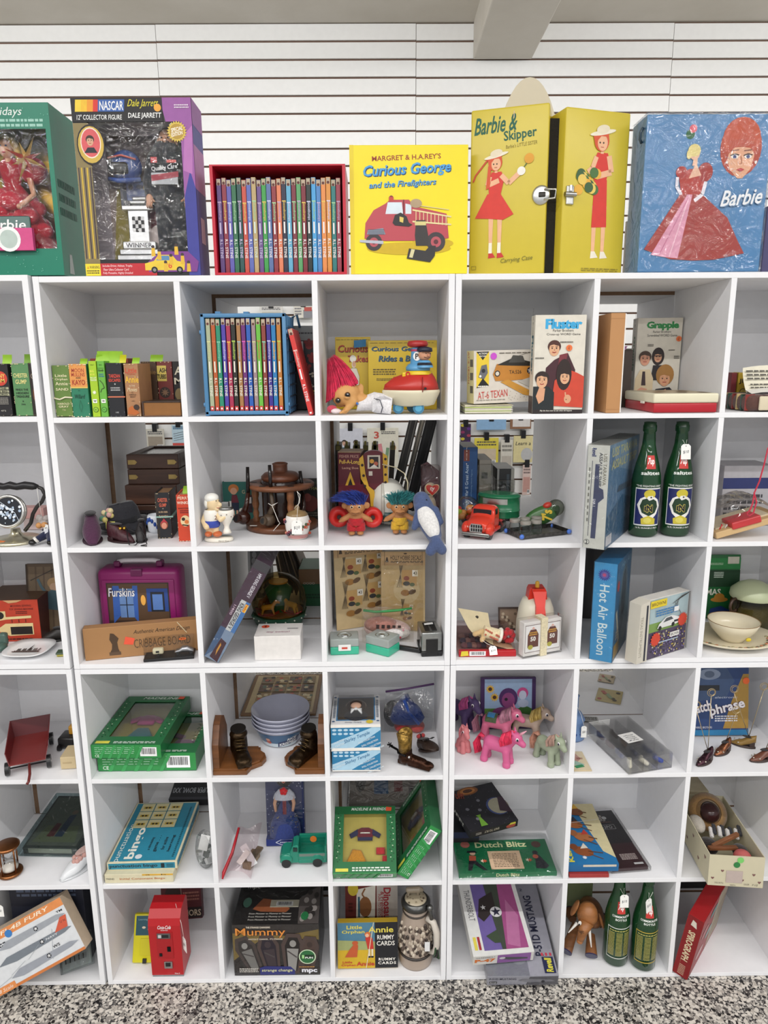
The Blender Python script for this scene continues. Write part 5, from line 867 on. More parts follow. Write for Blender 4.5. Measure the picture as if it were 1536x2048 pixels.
# -- standing troll dolls
def troll(lab,fx,fy,s,hair,hd,cloth,lean):
    f=onZ(fx,fy,z);t=thing('troll_doll',lab,'doll',TR(f.x,f.y+.016*s,z));k=s
    g=G();g.ell((0,0,.035*k),(.016*k,.014*k,.02*k),'x');limb(g,(-.009*k,0,.022*k),(-.01*k,0,.006*k),.0085*k,.008*k);limb(g,(.009*k,0,.022*k),(.01*k,0,.006*k),.0085*k,.008*k)
    for s_ in (-1,1):
        g.ell((s_*.0105*k,-.008*k,.005*k),(.0085*k,.012*k,.005*k),'x');limb(g,(s_*.012*k,0,.047*k),(s_*.033*k,-.008*k,.038*k),.0075*k,.0065*k)
        for j in range(4):limb(g,(s_*.034*k,-.008*k,.037*k),(s_*(.041-.002*abs(j-1))*k,(-.013+.004*j)*k,.034*k),.0028*k,.0022*k)
        limb(g,(s_*.031*k,-.01*k,.036*k),(s_*.033*k,-.014*k,.042*k),.0026*k,.002*k)
        g.ell((s_*.026*k,.002*k,.071*k),(.009*k,.003*k,.009*k),'x',T=ROT(0,-s_*30,0))
    g.ell((0,0,.066*k),(.023*k,.019*k,.0165*k),'x');g.ell((0,-.016*k,.059*k),(.014*k,.008*k,.008*k),'x');g.ell((0,-.0195*k,.066*k),(.0052*k,.005*k,.004*k),'x')
    remesh(g,'doll_body','b07848:s',.0016*k,t,it=4)
    g=G()
    for s_ in (-1,1):q=V((s_*.009*k,-.0165*k,.0705*k));g.ell(q,(.0038*k,.002*k,.0038*k),'e8d8b8:g',10,8);g.ell(q+V((0,-.0012*k,0)),(.0026*k,.0014*k,.0026*k),'3a2214:g',10,8)
    g.tube([(-.01*k,-.0225*k,.058*k),(0,-.0245*k,.0555*k),(.01*k,-.0225*k,.058*k)],.0007,'5a2c18',6);g.build('eyes',t)
    g=G();rt=[];dr=[]
    for i in range(560):
        a_=random.random()*6.283;r_=random.random()**.5;rt.append(V((.021*k*r_*math.cos(a_),.003*k+.017*k*r_*math.sin(a_),.074*k+.008*k*(1-r_*r_))));dr.append(V((math.cos(a_)*.55*r_+lean,math.sin(a_)*.5*r_,1)))
    for i in range(3):g.strands(rt[i::3],dr[i::3],.044*k,.0014*k,hair[i],V((lean*.6,-.1,-.35)),4,.28)
    g.build('hair',t)
    g=G()
    for s_ in (-1,1):g.rings([[(s_*.0095*k+r_*k*math.cos(a_),r_*.95*k*math.sin(a_),zz*k) for a_ in [6.283*j/16 for j in range(16)]] for r_,zz in ((.0125,.009),(.0135,.013),(.0125,.03))],cloth)
    g.lathe([(.0175*k,.024*k),(.0195*k,.034*k),(.0185*k,.041*k),(.0175*k,.042*k)],cloth,20,sy=.92);g.build('shorts',t)
troll('standing troll doll with blue hair and red shorts',712,1073,1.02,('2c3f9a:h','3454b8:h','26347c:h'),0,'b01c26:f',-.35)
troll('standing troll doll with teal hair and yellow shorts',800,1070,.98,('3a8c90:h','4aa4a4:h','2f7478:h'),0,'d0a42c:f',.1)
# -- plush dolphin over the edge
o=V((onY(862,1080,.0).x,0,z));P=lambda px,py,Y:rel(px,py,o,Y)
t=thing('plush_dolphin','blue plush dolphin with white belly, tail hanging over the shelf edge','plush toy',TR(*o))
g=G();pts=[(843,1000,.05,.021),(846,1010,.045,.023),(853,1030,.035,.027),(860,1050,.025,.025),(868,1070,.012,.019),(871,1080,-.008,.0145)]
for a_,b_ in zip(pts,pts[1:]):limb(g,P(*a_[:3]),P(*b_[:3]),a_[3],b_[3])
limb(g,P(872,1082,-.016),P(861,1102,-.016),.012,.0125);limb(g,P(873,1082,-.016),P(884,1100,-.016),.012,.012);limb(g,P(838,1022,.03),P(829,1055,.02),.01,.008);limb(g,P(870,1020,.03),P(882,1044,.02),.01,.007);g.ell(P(842,1013,.028),(.017,.01,.009),'x');bd=remesh(g,'plush_body','47567c:f',.0026,t)
g=G();q=[]
for (px,py,Y,r0) in ((845,1018,.026,.013),(848,1024,.022,.018),(854,1036,.012,.022),(861,1050,.003,.021),(866,1062,-.004,.017),(869,1072,-.0105,.011)):q.append((P(px,py,Y),r0))
for (a_,r0),(b_,r1) in zip(q,q[1:]):
    for k in range(3):s=k/3;c=a_.lerp(b_,s);rr=r0+(r1-r0)*s;g.ell(c+V((0,.004,0)),(rr,.011,rr),'x')
remesh(g,'belly','dcdad8:f',.0025,t,it=5)
g=G();g.ell(P(853,1000,.031),.002,'101014:g');g.ell(P(834,1006,.036),.002,'101014:g');g.build('eyes',t)
# -- bagged toy with heart tag
o=onZ(868,1050,z);o.y=.16;p0=rel(851,1020,o,.16);W_=.045;H_=rel(860,925,o,.16).z
t=thing('bagged_toy','small toy in a maroon printed bag with a red heart tag, behind the dolphin','toy',TR(*o))
g=G();g.at(ROT(-6));g.prism([(-.022,.002),(.024,.002),(.024,H_*.86),(-.006,H_),(-.022,H_*.95)],0,.02,'4c1c26:q');g.build('bag_card',t)
g=G();g.ell((0,-.006,.045),(.017,.012,.045),'cabda4:f');g.ell((0,-.006,.105),(.015,.012,.016),'cabda4:f');g.build('plush',t)
g=G();c=V((.004,-.02,H_*.62));ht=lambda s:[(c.x+s*.016*math.sin(a_)**3,c.z+s*(.013*math.cos(a_)-.005*math.cos(2*a_)-.002*math.cos(3*a_))) for a_ in [2*math.pi*k/30 for k in range(30)]]
g.prism(ht(1.12),c.y,c.y+.001,'e8dca8');g.prism(ht(1),c.y-.0008,c.y,'c8362c:q');a=g.art((c.x-.012,c.y-.0009,c.z-.008),(.024,0,0),(0,0,.016));a.t('ty',.5,.5,.5,.8,'f4f0e8',.1,.03);g.build('heart_tag',t)
g=G();g.at(TR(0,-.022,H_*.5)).box(-.023,0,-H_*.5+.003,.025,.04,H_*.46,'f4f0ee:x',.006);g.build('bag',t)
# -- metal display tracks leaning behind
a0,b0=onY(800,1010,.36),onY(842,838,.33)
for k,(dx,cc,nm,wd) in enumerate(((0,'3c3a38:q','grey aluminium track leaning behind the lacing shoe, left one',.024),(.03,'8a8478:m','brushed metal track leaning behind the lacing shoe, middle one',.014),(.046,'161618:q','black track leaning behind the lacing shoe, right one',.03))):
    p0=V((a0.x+dx-.035,.345,z+.013));p1=V((b0.x+dx-.03,.33,1.497));v=p1-p0;T=frameM(p0,(v.z,0,-v.x),v)
    g=G();L_=v.length;g.box(0,0,0,wd,.012,L_,cc,.001);g.box(wd*.12,-.004,0,wd*.3,0,L_,'5a5854:m' if k<2 else '2a2a2c:q');g.box(wd*.7,-.004,0,wd*.85,0,L_,'6a6864:m' if k<2 else '303032:q');tag(g.build('display_track',None,T),nm,'track','tracks leaning in the open cubby')
# -- row of dark binders behind the shoe
for k in range(9):
    a0=onY(674+12.5*k,905,.36)
    if k==7:continue
    o=tag(G().box(0,0,0,.0135,.09,onY(700,890+(k % 3),.36).z-z,'3a322a',.001).box(.0005,-.001,onY(700,900,.36).z-z,.013,.0,onY(700,890,.36).z-z-.001,'7c7438').build('binder',None,TR(a0.x,.36,z) @ ROT(0,(k % 3)*2-1,0)),'thin dark binder with olive label in the row behind the lacing shoe','binder','binders behind the lacing shoe')
    G().sheet(lambda u,v:(.003+.006*u,.01,onY(700,890,.36).z-z-.002+.012*v),1,1,'a89c48').build('index_tab',o)
# -- red truck with green trailer
o=onZ(955,1080,z);o.y+=.012;t=thing('toy_truck','red toy truck cab towing a green tank trailer','toy truck',TR(*o) @ ROT(0,0,-28))
# local: nose towards -y (towards viewer), x across
RD='d03a26:g';q=lambda y,wx,z0,z1,n=2.6:[(wx*abs(math.cos(a_))**(2/n)*(1 if math.cos(a_)>0 else -1),y,(z0+z1)/2+(z1-z0)/2*abs(math.sin(a_))**(2/n)*(1 if math.sin(a_)>0 else -1)) for a_ in [2*math.pi*k/28 for k in range(28)]]
g=G();g.rings([q(-.004,.026,.016,.036),q(0,.031,.014,.042),q(.012,.032,.014,.047),q(.028,.033,.014,.05),q(.032,.033,.014,.052),q(.04,.031,.014,.066,4),q(.046,.03,.014,.073,5),q(.066,.03,.014,.074,5),q(.074,.03,.014,.07,5),q(.075,.03,.014,.068,5)],RD)
for s_ in (-1,1):g.ell((s_*.03,.008,.024),(.011,.02,.016),RD);g.box(s_*.03-.004,.03,.012,s_*.03+.004,.078,.02,RD,.002)
cab=g.build('cab',t)
g=G();g.box(-.023,.0345,.0535,.023,.0372,.066,'1a1016:g',.001);[g.box(s_*.0302-.001,.046,.053,s_*.0302+.001,.06,.067,'1a1016:g',.0005) for s_ in (-1,1)];g.build('windows',t)
g=G();g.box(-.034,-.012,.008,.034,-.006,.017,'a8a8a4:m',.002);g.box(-.034,-.013,.0115,.034,-.0125,.0125,'6a6a68:m');g.build('bumper',t)
g=G();g.prism([(-.015,.018),(.015,.018),(.017,.03),(.012,.038),(-.012,.038),(-.017,.03)],-.009,-.003,'d4d4d0:m');[g.box(-.0125+.006*k,-.0098,.02+.009*j,-.0085+.006*k,-.0088,.027+.009*j,'18181a') for k in range(5) for j in range(2)];g.build('grille',t)
g=G();[g.ell((s_*.025,-.0035,.028),(.004,.003,.004),'e8c8b8:g') for s_ in (-1,1)];g.build('headlights',t)
for x,y in ((-.028,.008),(.028,.008),(-.026,.095),(.026,.095),(.026,.115),(-.026,.115)):g=G();g.cyl((x-.006,y,.0135),(x+.006,y,.0135),.0135,'1c1c20:q',24);g.cyl((x-.0065,y,.0135),(x+.0065,y,.0135),.006,'6a6a70:m',16);g.build('wheel',t)
g=G();g.box(-.02,.03,.014,.02,.13,.022,'2a1c1c:q',.002);g.cyl((.031,.085,.02),(.031,.105,.02),.008,'9a9a98:m',18);g.build('chassis',t)
g=G();q=lambda zz,s:[(.054*s*math.cos(a_)+.012,.125+.04*s*math.sin(a_),zz) for a_ in [2*math.pi*k/40 for k in range(40)]];
g.rings([q(.034,.98),q(.036,1),q(.05,1),q(.0505,1.015),q(.0525,1.015),q(.053,1),q(.085,1),q(.0855,1.02),q(.088,1.02),q(.089,1),q(.092,.95),q(.093,.6),q(.093,.1)],'1e6a46:g');tk=g.build('tank',t)
g=G();q=lambda zz,s:[(.054*s*math.cos(a_)+.012,.125+.04*s*math.sin(a_),zz) for a_ in [R(-125+9*k) for k in range(9)]];g.rings([q(.07,1.008),q(.084,1.008)],'b8b8b4:m',False,True,False);g.build('label_band',tk)
G().box(-.034,.085,.026,.034,.178,.034,'a83030:q',.003).build('trailer_frame',t)
# -- plastic bag of bright parts at left, kit boxes behind
o=onZ(935,1058,z);o.y=.13;t=thing('bag_of_parts','clear bag of orange and yellow plastic pieces behind the red truck','bag',TR(o.x-.006,.165,z))
g=G();[g.ell((-.012+.02*math.sin(k*2),.0+.01*math.cos(k),.028+.028*((k*.4) % 1)),(.012,.01,.009),('d8642c:g','a8c830:g','c8342c:g','d89040:g')[k % 4],10,8) for k in range(12)];g.build('plastic_pieces',t)
g=G();g.ell((-.004,0,.042),(.038,.026,.042),'f2f4f2:x');g.build('bag',t)
def A(a):a.r(.05,.82,.45,.97,'7a3a30');a.t('1GR',.25,.9,.25,.06,'e8d8c8',0,.01,90);a.t('World War II Great Aces',.28,.46,.62,.22,'c4d8e8',0,.01,90);a.t('Building and Painting 54mm Figures',.62,.46,.5,.1,'8ab0d0',0,0,90);a.r(0,0,1,.04,'3a3a40')
p=onY(927,1000,.2);q=onY(956,1000,.2)
carton('kit_box','tall blue kit box with white upright lettering, behind the truck','model kit',TR(p.x,.225,z),q.x-p.x,.13,onY(927,895,.225).z-z,'1f4c82',front=A,right=lambda a:(a.r(0,0,1,1,'9a9488'),a.r(.1,.3,.6,.85,'b8b0a4'),a.r(.92,0,1,1,'d0b83c')),top=lambda a:a.r(0,0,1,1,'a8a49c'))
p=onY(957,1000,.215)
o=carton('kit_box','grey kit box in a clear bag, between blue kit box and black one','model kit',TR(p.x+.003,.235,z),.032,.13,onY(960,920,.235).z-z,'8a857c',front=lambda a:(a.r(.1,.2,.8,.6,'9c948a'),a.r(.2,.7,.7,.8,'4a4844')),right=lambda a:a.r(0,0,1,1,'7a756c'))
G().box(-.002,-.004,.0,.036,.135,.155,'f4f4f2:x',.003).build('clear_bag',o)
p=onY(993,1000,.24)
o=carton('kit_box','black kit box with grey edges in a clear bag, above the green trailer','model kit',TR(p.x,.24,z),.045,.12,onY(993,938,.24).z-z,'1e1e20',front=lambda a:(a.r(0,0,.12,1,'8a8a88'),a.r(.82,0,1,1,'9a9890'),a.e(.4,.5,.2,'5a5a5c',.2),a.r(.56,.1,.72,.9,'3a444c')),right=lambda a:a.r(0,0,1,1,'55524e'),top=lambda a:a.r(0,0,1,1,'b0b0ac'))
G().box(-.002,-.003,.0,.048,.124,.112,'f4f4f2:x',.003).build('clear_bag',o)
# -- jar carrier, sweets bag
o=onZ(1054,1080,z);c=onZ(1148,1069,z);bk=onZ(1026,1059,z);u=V((c.x-o.x,c.y-o.y,0));T=frameM((o.x,o.y,z),u,(0,0,1));W_=u.length;dd=.07
t=thing('jar_carrier','tarnished metal tray carrying five little lidded glass jars','jar carrier',T)
g=G();g.box(0,0,.002,W_,dd,.004,'6c6a66:q');[g.box(*b,'5c5a56:z') for b in ((0,0,.002,W_,.002,.01),(0,dd-.002,.002,W_,dd,.014),(0,0,.002,.002,dd,.014),(W_-.002,0,.002,W_,dd,.014))];g.build('tray',t)
for x,y in ((0,0),(W_,0),(0,dd),(W_,dd)):g=G();g.ell((x,y-.001,.008),(.0062,.005,.0062),'4a74c8:q',12,8);g.build('corner_cap',t)
for k,(x,y) in enumerate(((.022,.018),(.052,.018),(.012,.05),(.042,.052),(.075,.05))):
    j=G().lathe([(0,.005),(.0125,.005),(.0145,.01),(.014,.026),(.0115,.031),(.0115,.034)],'f4f8f6:k',24,(x,y,0)).build('jar',t);g=G();g.lathe([(.0128,.033),(.0132,.034),(.0132,.039),(.012,.041),(0,.0415)],'8a867e:q',24,(x,y,0));g.build('lid',j)
o=V((onY(1085,1040,.14).x,.15,z));t=thing('sweets_bag','green and clear sweets bag with yellow and red print, behind the glass jars','bag',TR(*o))
g=G();g.at(TR(0,0,.034) @ ROT(0,-24,0));g.ell((0,0,0),(.05,.016,.024),'3c6a34:v',20,12);a=g.art((-.02,-.017,-.02),(.05,0,0),(0,0,.04));a.t("7's",.6,.5,.6,.7,'e0c040',.2,.04,70);g.ell((.04,0,.004),(.022,.014,.022),'c8ccc0:x');g.ell((.022,-.004,.02),(.012,.01,.008),'c03a2c:v');g.build('bag',t)
# -- ship kit box sticking out over the edge
a0=onZ(1157,1092,z);b0=onZ(1208,1100,z);c0=onZ(1266,1050,z);dv=c0-b0;dv.z=0;L_=dv.length;dv.normalize();u=V((dv.y,-dv.x,0));W_=.048
T=frameM(b0-u*W_+V((0,0,.0003)),u,(0,0,1));H_=onP(1173,889,b0-u*W_,u.cross(V((0,0,1)))).z-z
def A(a):a.r(0,0,1,1,'dcdad2');a.t('USS TARAWA',.82,.77,.3,.16,'8a8474',0,.02,-90);a.t('ASSAULT SHIP',.62,.77,.32,.15,'3a3c46',0,.02,-90);a.poly([(.33,.1),(.55,.1),(.6,.45),(.85,.5),(.8,.58),(.6,.6),(.55,.82),(.38,.82)],'3e4468');a.line([(.2,.12),(.24,.85)],.03,'6a6a74');a.t('Revell',.3,.93,.08,.2,'2a3a78',0,.03,-90);a.small(.1,.25,.16,.8,9,'7a7870');a.e(.16,.06,.13,'20242c');a.e(.16,.06,.11,'e8e6de');a.t('2',.16,.06,.1,.04,'20242c',0,.03);a.t('LHA 1',.42,.45,.07,.12,'d0d0d8',0,.02,-90)
def B2(a):a.r(0,0,1,1,'6a8db0');a.poly([(0,0),(1,0),(1,.3),(.5,.45),(0,.3)],'4a6f90');a.poly([(.3,.75),(1,.6),(1,1),(0,1)],'8aa6c0');a.t('USS TARAWA',.5,.92,.85,.09,'d8d49a',.15,.02);a.t('ASSAULT SHIP',.5,.8,.85,.09,'d8d49a',.15,.02);a.r(.02,.02,.2,.12,'d8d4d8');a.poly([(.3,.5),(.9,.48),(.85,.55),(.35,.56)],'5a6a7c')
o=carton('kit_box','large grey and blue ship kit box standing proud of the shelf edge','model kit',T,W_,L_,H_,'cfd0cc:q',front=A,right=B2,top=lambda a:(a.r(0,0,1,1,'b8b8b4'),a.small(.1,.05,.9,.9,14,'8a8a88')))
G().box(-.001,-.0015,-.0,W_+.0015,L_+.001,H_+.001,'f4f6f6:x').build('shrink_wrap',o)
# -- green glass bottles
def fine(h,ln=.004):     # split big print shapes so that they can follow a curved surface
    bm=bmesh.new();vs=[bm.verts.new(v) for v in h.v]
    for f,m in zip(h.f,h.m):
        try:bm.faces.new([vs[k] for k in f]).material_index=m
        except ValueError:pass
    bmesh.ops.triangulate(bm,faces=bm.faces[:])
    for _ in range(5):
        e=[e for e in bm.edges if e.calc_length()>ln]
        if not e:break
        bmesh.ops.subdivide_edges(bm,edges=e,cuts=1);bmesh.ops.triangulate(bm,faces=[f for f in bm.faces if len(f.verts)>3])
    bm.verts.index_update();h.v=[v.co.copy() for v in bm.verts];h.f=[tuple(v.index for v in f.verts) for f in bm.faces];h.m=[f.material_index for f in bm.faces];h.s=[False]*len(h.f);bm.free()
def wrap(g,r_,z0,z1,a0,a1,fn):      # bend an art panel around a bottle: angles in degrees, -90 faces the viewer
    h=G();L_=R(a1-a0)*r_;a=h.art((0,0,0),(L_,0,0),(0,0,z1-z0));fn(a);fine(h);base=len(g.v)
    for m in h.mats:
        if m not in g.mats:g.mats.append(m)
    mp=[g.mats.index(m) for m in h.mats]
    for v in h.v:an=R(a0)+v.x/r_;rr=r_-v.y;g.v.append(g.T @ V((rr*math.cos(an),rr*math.sin(an),z0+v.z)))
    for f,m in zip(h.f,h.m):g.f.append(tuple(base+k for k in f));g.m.append(mp[m]);g.s.append(False)
def grid(a,x0,y0,x1,y1,c,n=14):
    for k in range(n):a.r(x0,y0,x1,y1,c) if k==0 else None
def bottle(lab,px,py,H_,rr,lower,group,sub,tagp=None):
    f=onZ(px,py,z);t=thing('soda_bottle',lab,'bottle',TR(f.x,f.y+rr,z),group);s=H_/.279;R_=rr
    pr=[(0,.003),(R_*.8,0),(R_,.006),(R_,.135*s),(R_*.96,.15*s),(R_*.8,.178*s),(R_*.58,.205*s),(R_*.46,.225*s),(R_*.41,.25*s),(R_*.4,.255*s),(R_*.47,.258*s),(R_*.47,.27*s),(R_*.42,.274*s),(R_*.42,.279*s),(R_*.33,.279*s),(R_*.33,.25*s),(R_*.4,.222*s),(R_*.74,.178*s),(R_*.93,.135*s),(R_*.93,.012),(0,.009)]
    g=G();g.lathe(pr,'2f7040:e',40);b=g.build('glass',t)
    g=G();wrap(g,R_*1.004,.03*s,.128*s,-152,-38,lower)
    def up(a):a.r(.34,.4,.66,.98,'c83a34');a.t('7up',.5,.7,.26,.36,'f4f0ec',.2,.03);[a.t(tx,.5,yy,ww,hh,'eceee8',0,.02) for tx,yy,ww,hh in sub]
    h=G();a=h.art((0,0,0),(R_*1.9,0,0),(0,0,.055*s));up(a);fine(h);base=len(g.v)      # on the shoulder cone
    for m in h.mats:
        if m not in g.mats:g.mats.append(m)
    for v in h.v:
        zz=.147*s+v.z;i=next(i for i in range(4,8) if pr[i+1][1] >= zz) if zz>pr[4][1] else 4;(ra,za),(rb_,zb_)=(pr[3],pr[4]) if zz <= pr[4][1] else (pr[i],pr[i+1]);q=ra+(rb_-ra)*(zz-za)/(zb_-za)+.0005;an=R(-92)+(v.x-R_*.95)/(R_*.8);q-=v.y;g.v.append(V((q*math.cos(an),q*math.sin(an),zz)))
    for f_,m in zip(h.f,h.m):g.f.append(tuple(base+k for k in f_));g.m.append(g.mats.index(h.mats[m]));g.s.append(False)
    g.build('printed_label',t)
    if tagp:price_tag(t,(tagp[0],-R_*.62-.006,.228*s),.023,.036,'$10',rz=tagp[1],string=[(-R_*.42,0,.24*s),(-.003,-R_*.45,.236*s),(tagp[0],-R_*.62-.005,.224*s),(.006,-R_*.46,.236*s),(R_*.42,0,.24*s)],tilt=-8)
    return t
def foot(a):
    grid(a,0,.0,1,.95,'e8e8e4');grid(a,.03,.03,.97,.92,'1e2660');a.t('"THE FIGHTING IRISH"',.5,1.0,.95,.05,'e8e8e4',0,.01);a.t('16 FL OUNCES (1 PINT)',.5,-.06,.8,.05,'e8e8e4',0,.01)
    a.poly([(.22,.3),(.1,.52),(.2,.68),(.4,.76),(.62,.76),(.84,.66),(.94,.5),(.82,.3),(.68,.2),(.36,.2)],'eceae4');a.poly([(.28,.33),(.2,.5),(.28,.66),(.44,.7),(.6,.7),(.78,.62),(.84,.48),(.74,.33),(.52,.25)],'16351e');a.poly([(.28,.04),(.26,.18),(.5,.26),(.76,.18),(.76,.04)],'c8b838');a.e(.48,.14,.13,'d8cc60',.07);a.e(.52,.8,.2,'c8b838',.115);a.poly([(.42,.7),(.5,.64),(.66,.68),(.62,.76),(.46,.75)],'e8e6e0');a.e(.56,.72,.03,'2a2420')
    a.t('N',.53,.44,.22,.2,'d8c860',0,.08);a.t('D',.5,.44,.3,.14,'d8c860',0,.06);a.t('D',.5,.44,.28,.12,'181820',0,.02);a.t('N',.53,.44,.2,.18,'181820',0,.03)
sub=(('salutes',.22,.62,.16),)
ztop=onY(1310,846,.05).z-z
bottle('green soda bottle with football player print, left one beside the ship kit box',1295,1076,ztop,.0335,foot,'football soda bottles',sub)
bottle('green soda bottle with football player print and a price tag on its neck',1359,1075,ztop,.0335,foot,'football soda bottles',sub,(.0,0))
# -- bagged kit at the right edge
o=onZ(1440,1078,z);t=thing('bagged_kit','clear bag of model parts with a red lid and curling red ribbon, right edge','bag',TR(o.x,.02,z));P=lambda px,py,Y:rel(px,py,V((o.x,.02,z)),Y)
g=G();g.at(ROT(0,-16,0) @ TR(.0,0,.004));g.box(-.01,0,0,.15,.1,.016,'c8a878:s',.002);g.box(.03,-.004,.012,.1,.05,.03,'c03a3c:q',.003);g.box(.0,.02,.016,.13,.1,.02,'d8ccb0');g.build('tray',t)
g=G();[g.tube([(.0+.012*k,.02,.012+.004*k),(.004+.012*k,.01,.034),(.012+.012*k,.03,.03)],.0016,('c83038:q','d8d4d0:q','2a2a2c:q','a89a80:q')[k % 4],6) for k in range(6)];g.build('model_parts',t)
g=G();g.at(ROT(0,-18,0));g.sheet(lambda u,v:(-.014+.17*u,-.012+.14*v,.02+.07*math.sin(math.pi*min(u*.9+.1,1))*math.sin(math.pi*(.15+.8*v))+.004*math.sin(14*u+9*v)),18,14,'eeece8:x');g.build('bag',t)
g=G();g.tube([P(1536,895,.03),P(1528,930,.02),P(1519,962,.01),P(1509,985,.005),P(1505,1008,.0),P(1500,1020,-.002),P(1494,1026,-.002),P(1497,1033,-.002),P(1507,1026,-.002),P(1513,1004,.0),P(1508,985,.004)],.0018,'c02c44:f',6);g.build('ribbon',t)
def A(a):a.r(0,.62,1,.8,'2a3468');a.small(.05,.15,.8,.55,4,'3a3a40');a.t('BY THE LITTLE SLUICE',.3,.48,.5,.06,'4a4a50')
a0=onY(1443,1000,.16);carton('book_box','grey box with a navy stripe behind the bagged kit at right','box',TR(a0.x,.16,z),.13,.1,onY(1443,932,.16).z-z,'b0aeb2',front=A)
# ================================================================ third row
z=Z[3]
def flatbox(fl,fr,bk,zt,h):      # box lying down: front corners and back-right corner of its top as seen, top at height zt -> matrix, w, d
    a=onZ(*fl,zt);b=onZ(*fr,zt);c=onZ(*bk,zt);u=(b-a);W_=u.length;d_=abs((c-b).dot(V((-u.y,u.x,0)).normalized()));a.z-=h;return frameM(a,u,(0,0,1)),W_,d_
def yawbox(bl,br,top,z):return stand(bl,br,top,z)
# -- left edge cubby
a0,b0=onY(38,1240,.16),onY(112,1240,.16)
def A(a):
    a.r(0,0,1,1,'5c4a38');[a.r(.06+.18*k,.04,.2+.18*k,.96,'6e5c46') for k in range(5)];a.e(.62,.72,.15,'a08058',.08);a.e(.62,.66,.1,'b89478',.06);a.poly([(.42,.34),(.4,.56),(.56,.62),(.76,.6),(.94,.42),(.9,.3)],'3c5660');a.line([(.46,.56),(.34,.66),(.26,.78)],.06,'48606a');a.line([(.1,.76),(.62,.92)],.02,'3a3028');a.r(0,0,.03,1,'3a2c22');a.r(.97,0,1,1,'3a2c22')
carton('framed_picture','brown wooden picture of a child, leaning behind the orange carton','picture',TR(a0.x,.2,z+.006) @ ROT(-8),.12,.012,.185,'4a3828',front=A)
M,w_,h=stand((-30,1285),(84,1281),(-30,1202),z+.003)
def A(a):a.t('MODERN SEWING',.7,.86,.36,.05,'5a1810',0,.01);a.t('TOY SEWING MACHINE',.7,.78,.42,.045,'5a1810',0,.01);a.small(.6,.66,.8,.74,2,'5a1810');a.poly([(.22,.5),(.24,.74),(.42,.74),(.42,.6),(.86,.62),(.86,.56),(.42,.54)],'e0c890');a.poly([(.24,.3),(.4,.44),(.88,.44),(.88,.16),(.46,.14),(.3,.24)],'e0c890');a.r(.48,.17,.86,.36,'1c1410');a.e(.32,.64,.07,'1c1410');[a.line([(q,.46),(q,.54)],.01,'1c1410') for q in (.52,.64,.76)];a.small(.3,.04,.85,.09,1,'3a1810');a.poly([(.4,1),(.5,.93),(.64,.95),(.74,1)],'c8a070')
carton('toy_carton','worn orange-red carton with toy sewing machine print, left photo edge','box',M,w_,.13,h,'b83a20',front=A,top=lambda a:a.r(0,0,1,1,'5c4432'),right=lambda a:a.r(0,0,1,1,'4c2018'))
p=onZ(98,1288,z);shoe('shoe_ornament','small black shoe ornament, toe to the left, behind the white plate',TR(p.x+.008,p.y+.022,z+.003) @ ROT(0,0,-78),.07,.036,.034,'26221f:l','0c0b0b:f','1a1816')
p=onZ(58,1308,z);t=thing('square_plate','white squarish plate with a black city drawing','plate',TR(p.x,p.y+.005,z+.003))
sq=lambda r_,zz:[(r_*(abs(math.cos(a))**.62)*(1 if math.cos(a)>0 else -1),r_*(abs(math.sin(a))**.62)*(1 if math.sin(a)>0 else -1),zz) for a in [R(10+12*k) for k in range(30)]]
g=G();g.rings([sq(.03,0),sq(.046,.006),sq(.056,.012),sq(.056,.014),sq(.044,.009),sq(.02,.008)],'e8e8e8:g');a=g.art((-.038,-.028,.0088),(.076,0,0),(0,.056,0));[a.r(.08+.06*k,.12,.12+.06*k,.3+.25*abs(math.sin(k*2.1)),'3c3638') for k in range(14)];a.r(.05,.08,.95,.16,'4a3c3c');a.poly([(.5,.3),(.54,.95),(.58,.3)],'2c2a2c');g.build('plate',t)
p=onZ(122,1316,z);t=thing('brush','tiny green and gold brush beside the white plate','brush',TR(p.x,p.y+.012,z+.003) @ ROT(0,0,10))
G().box(-.012,-.012,0,.012,.014,.006,'a8a048:f',.002).build('bristles',t);G().box(-.014,-.012,.006,.012,.014,.01,'4a5c48:q',.001).build('back',t)
g=G();g.ell((0,0,.012),(.014,.02,.011),'4a6258:g');g.box(-.01,.006,.01,.01,.024,.045,'4a6258:g',.006);q=onZ(2,1309,z);tag(g.build('boot_ornament',None,TR(q.x-.004,q.y+.012,z+.003)),'teal glazed boot tip showing at the left photo edge, row with the plate','ornament')
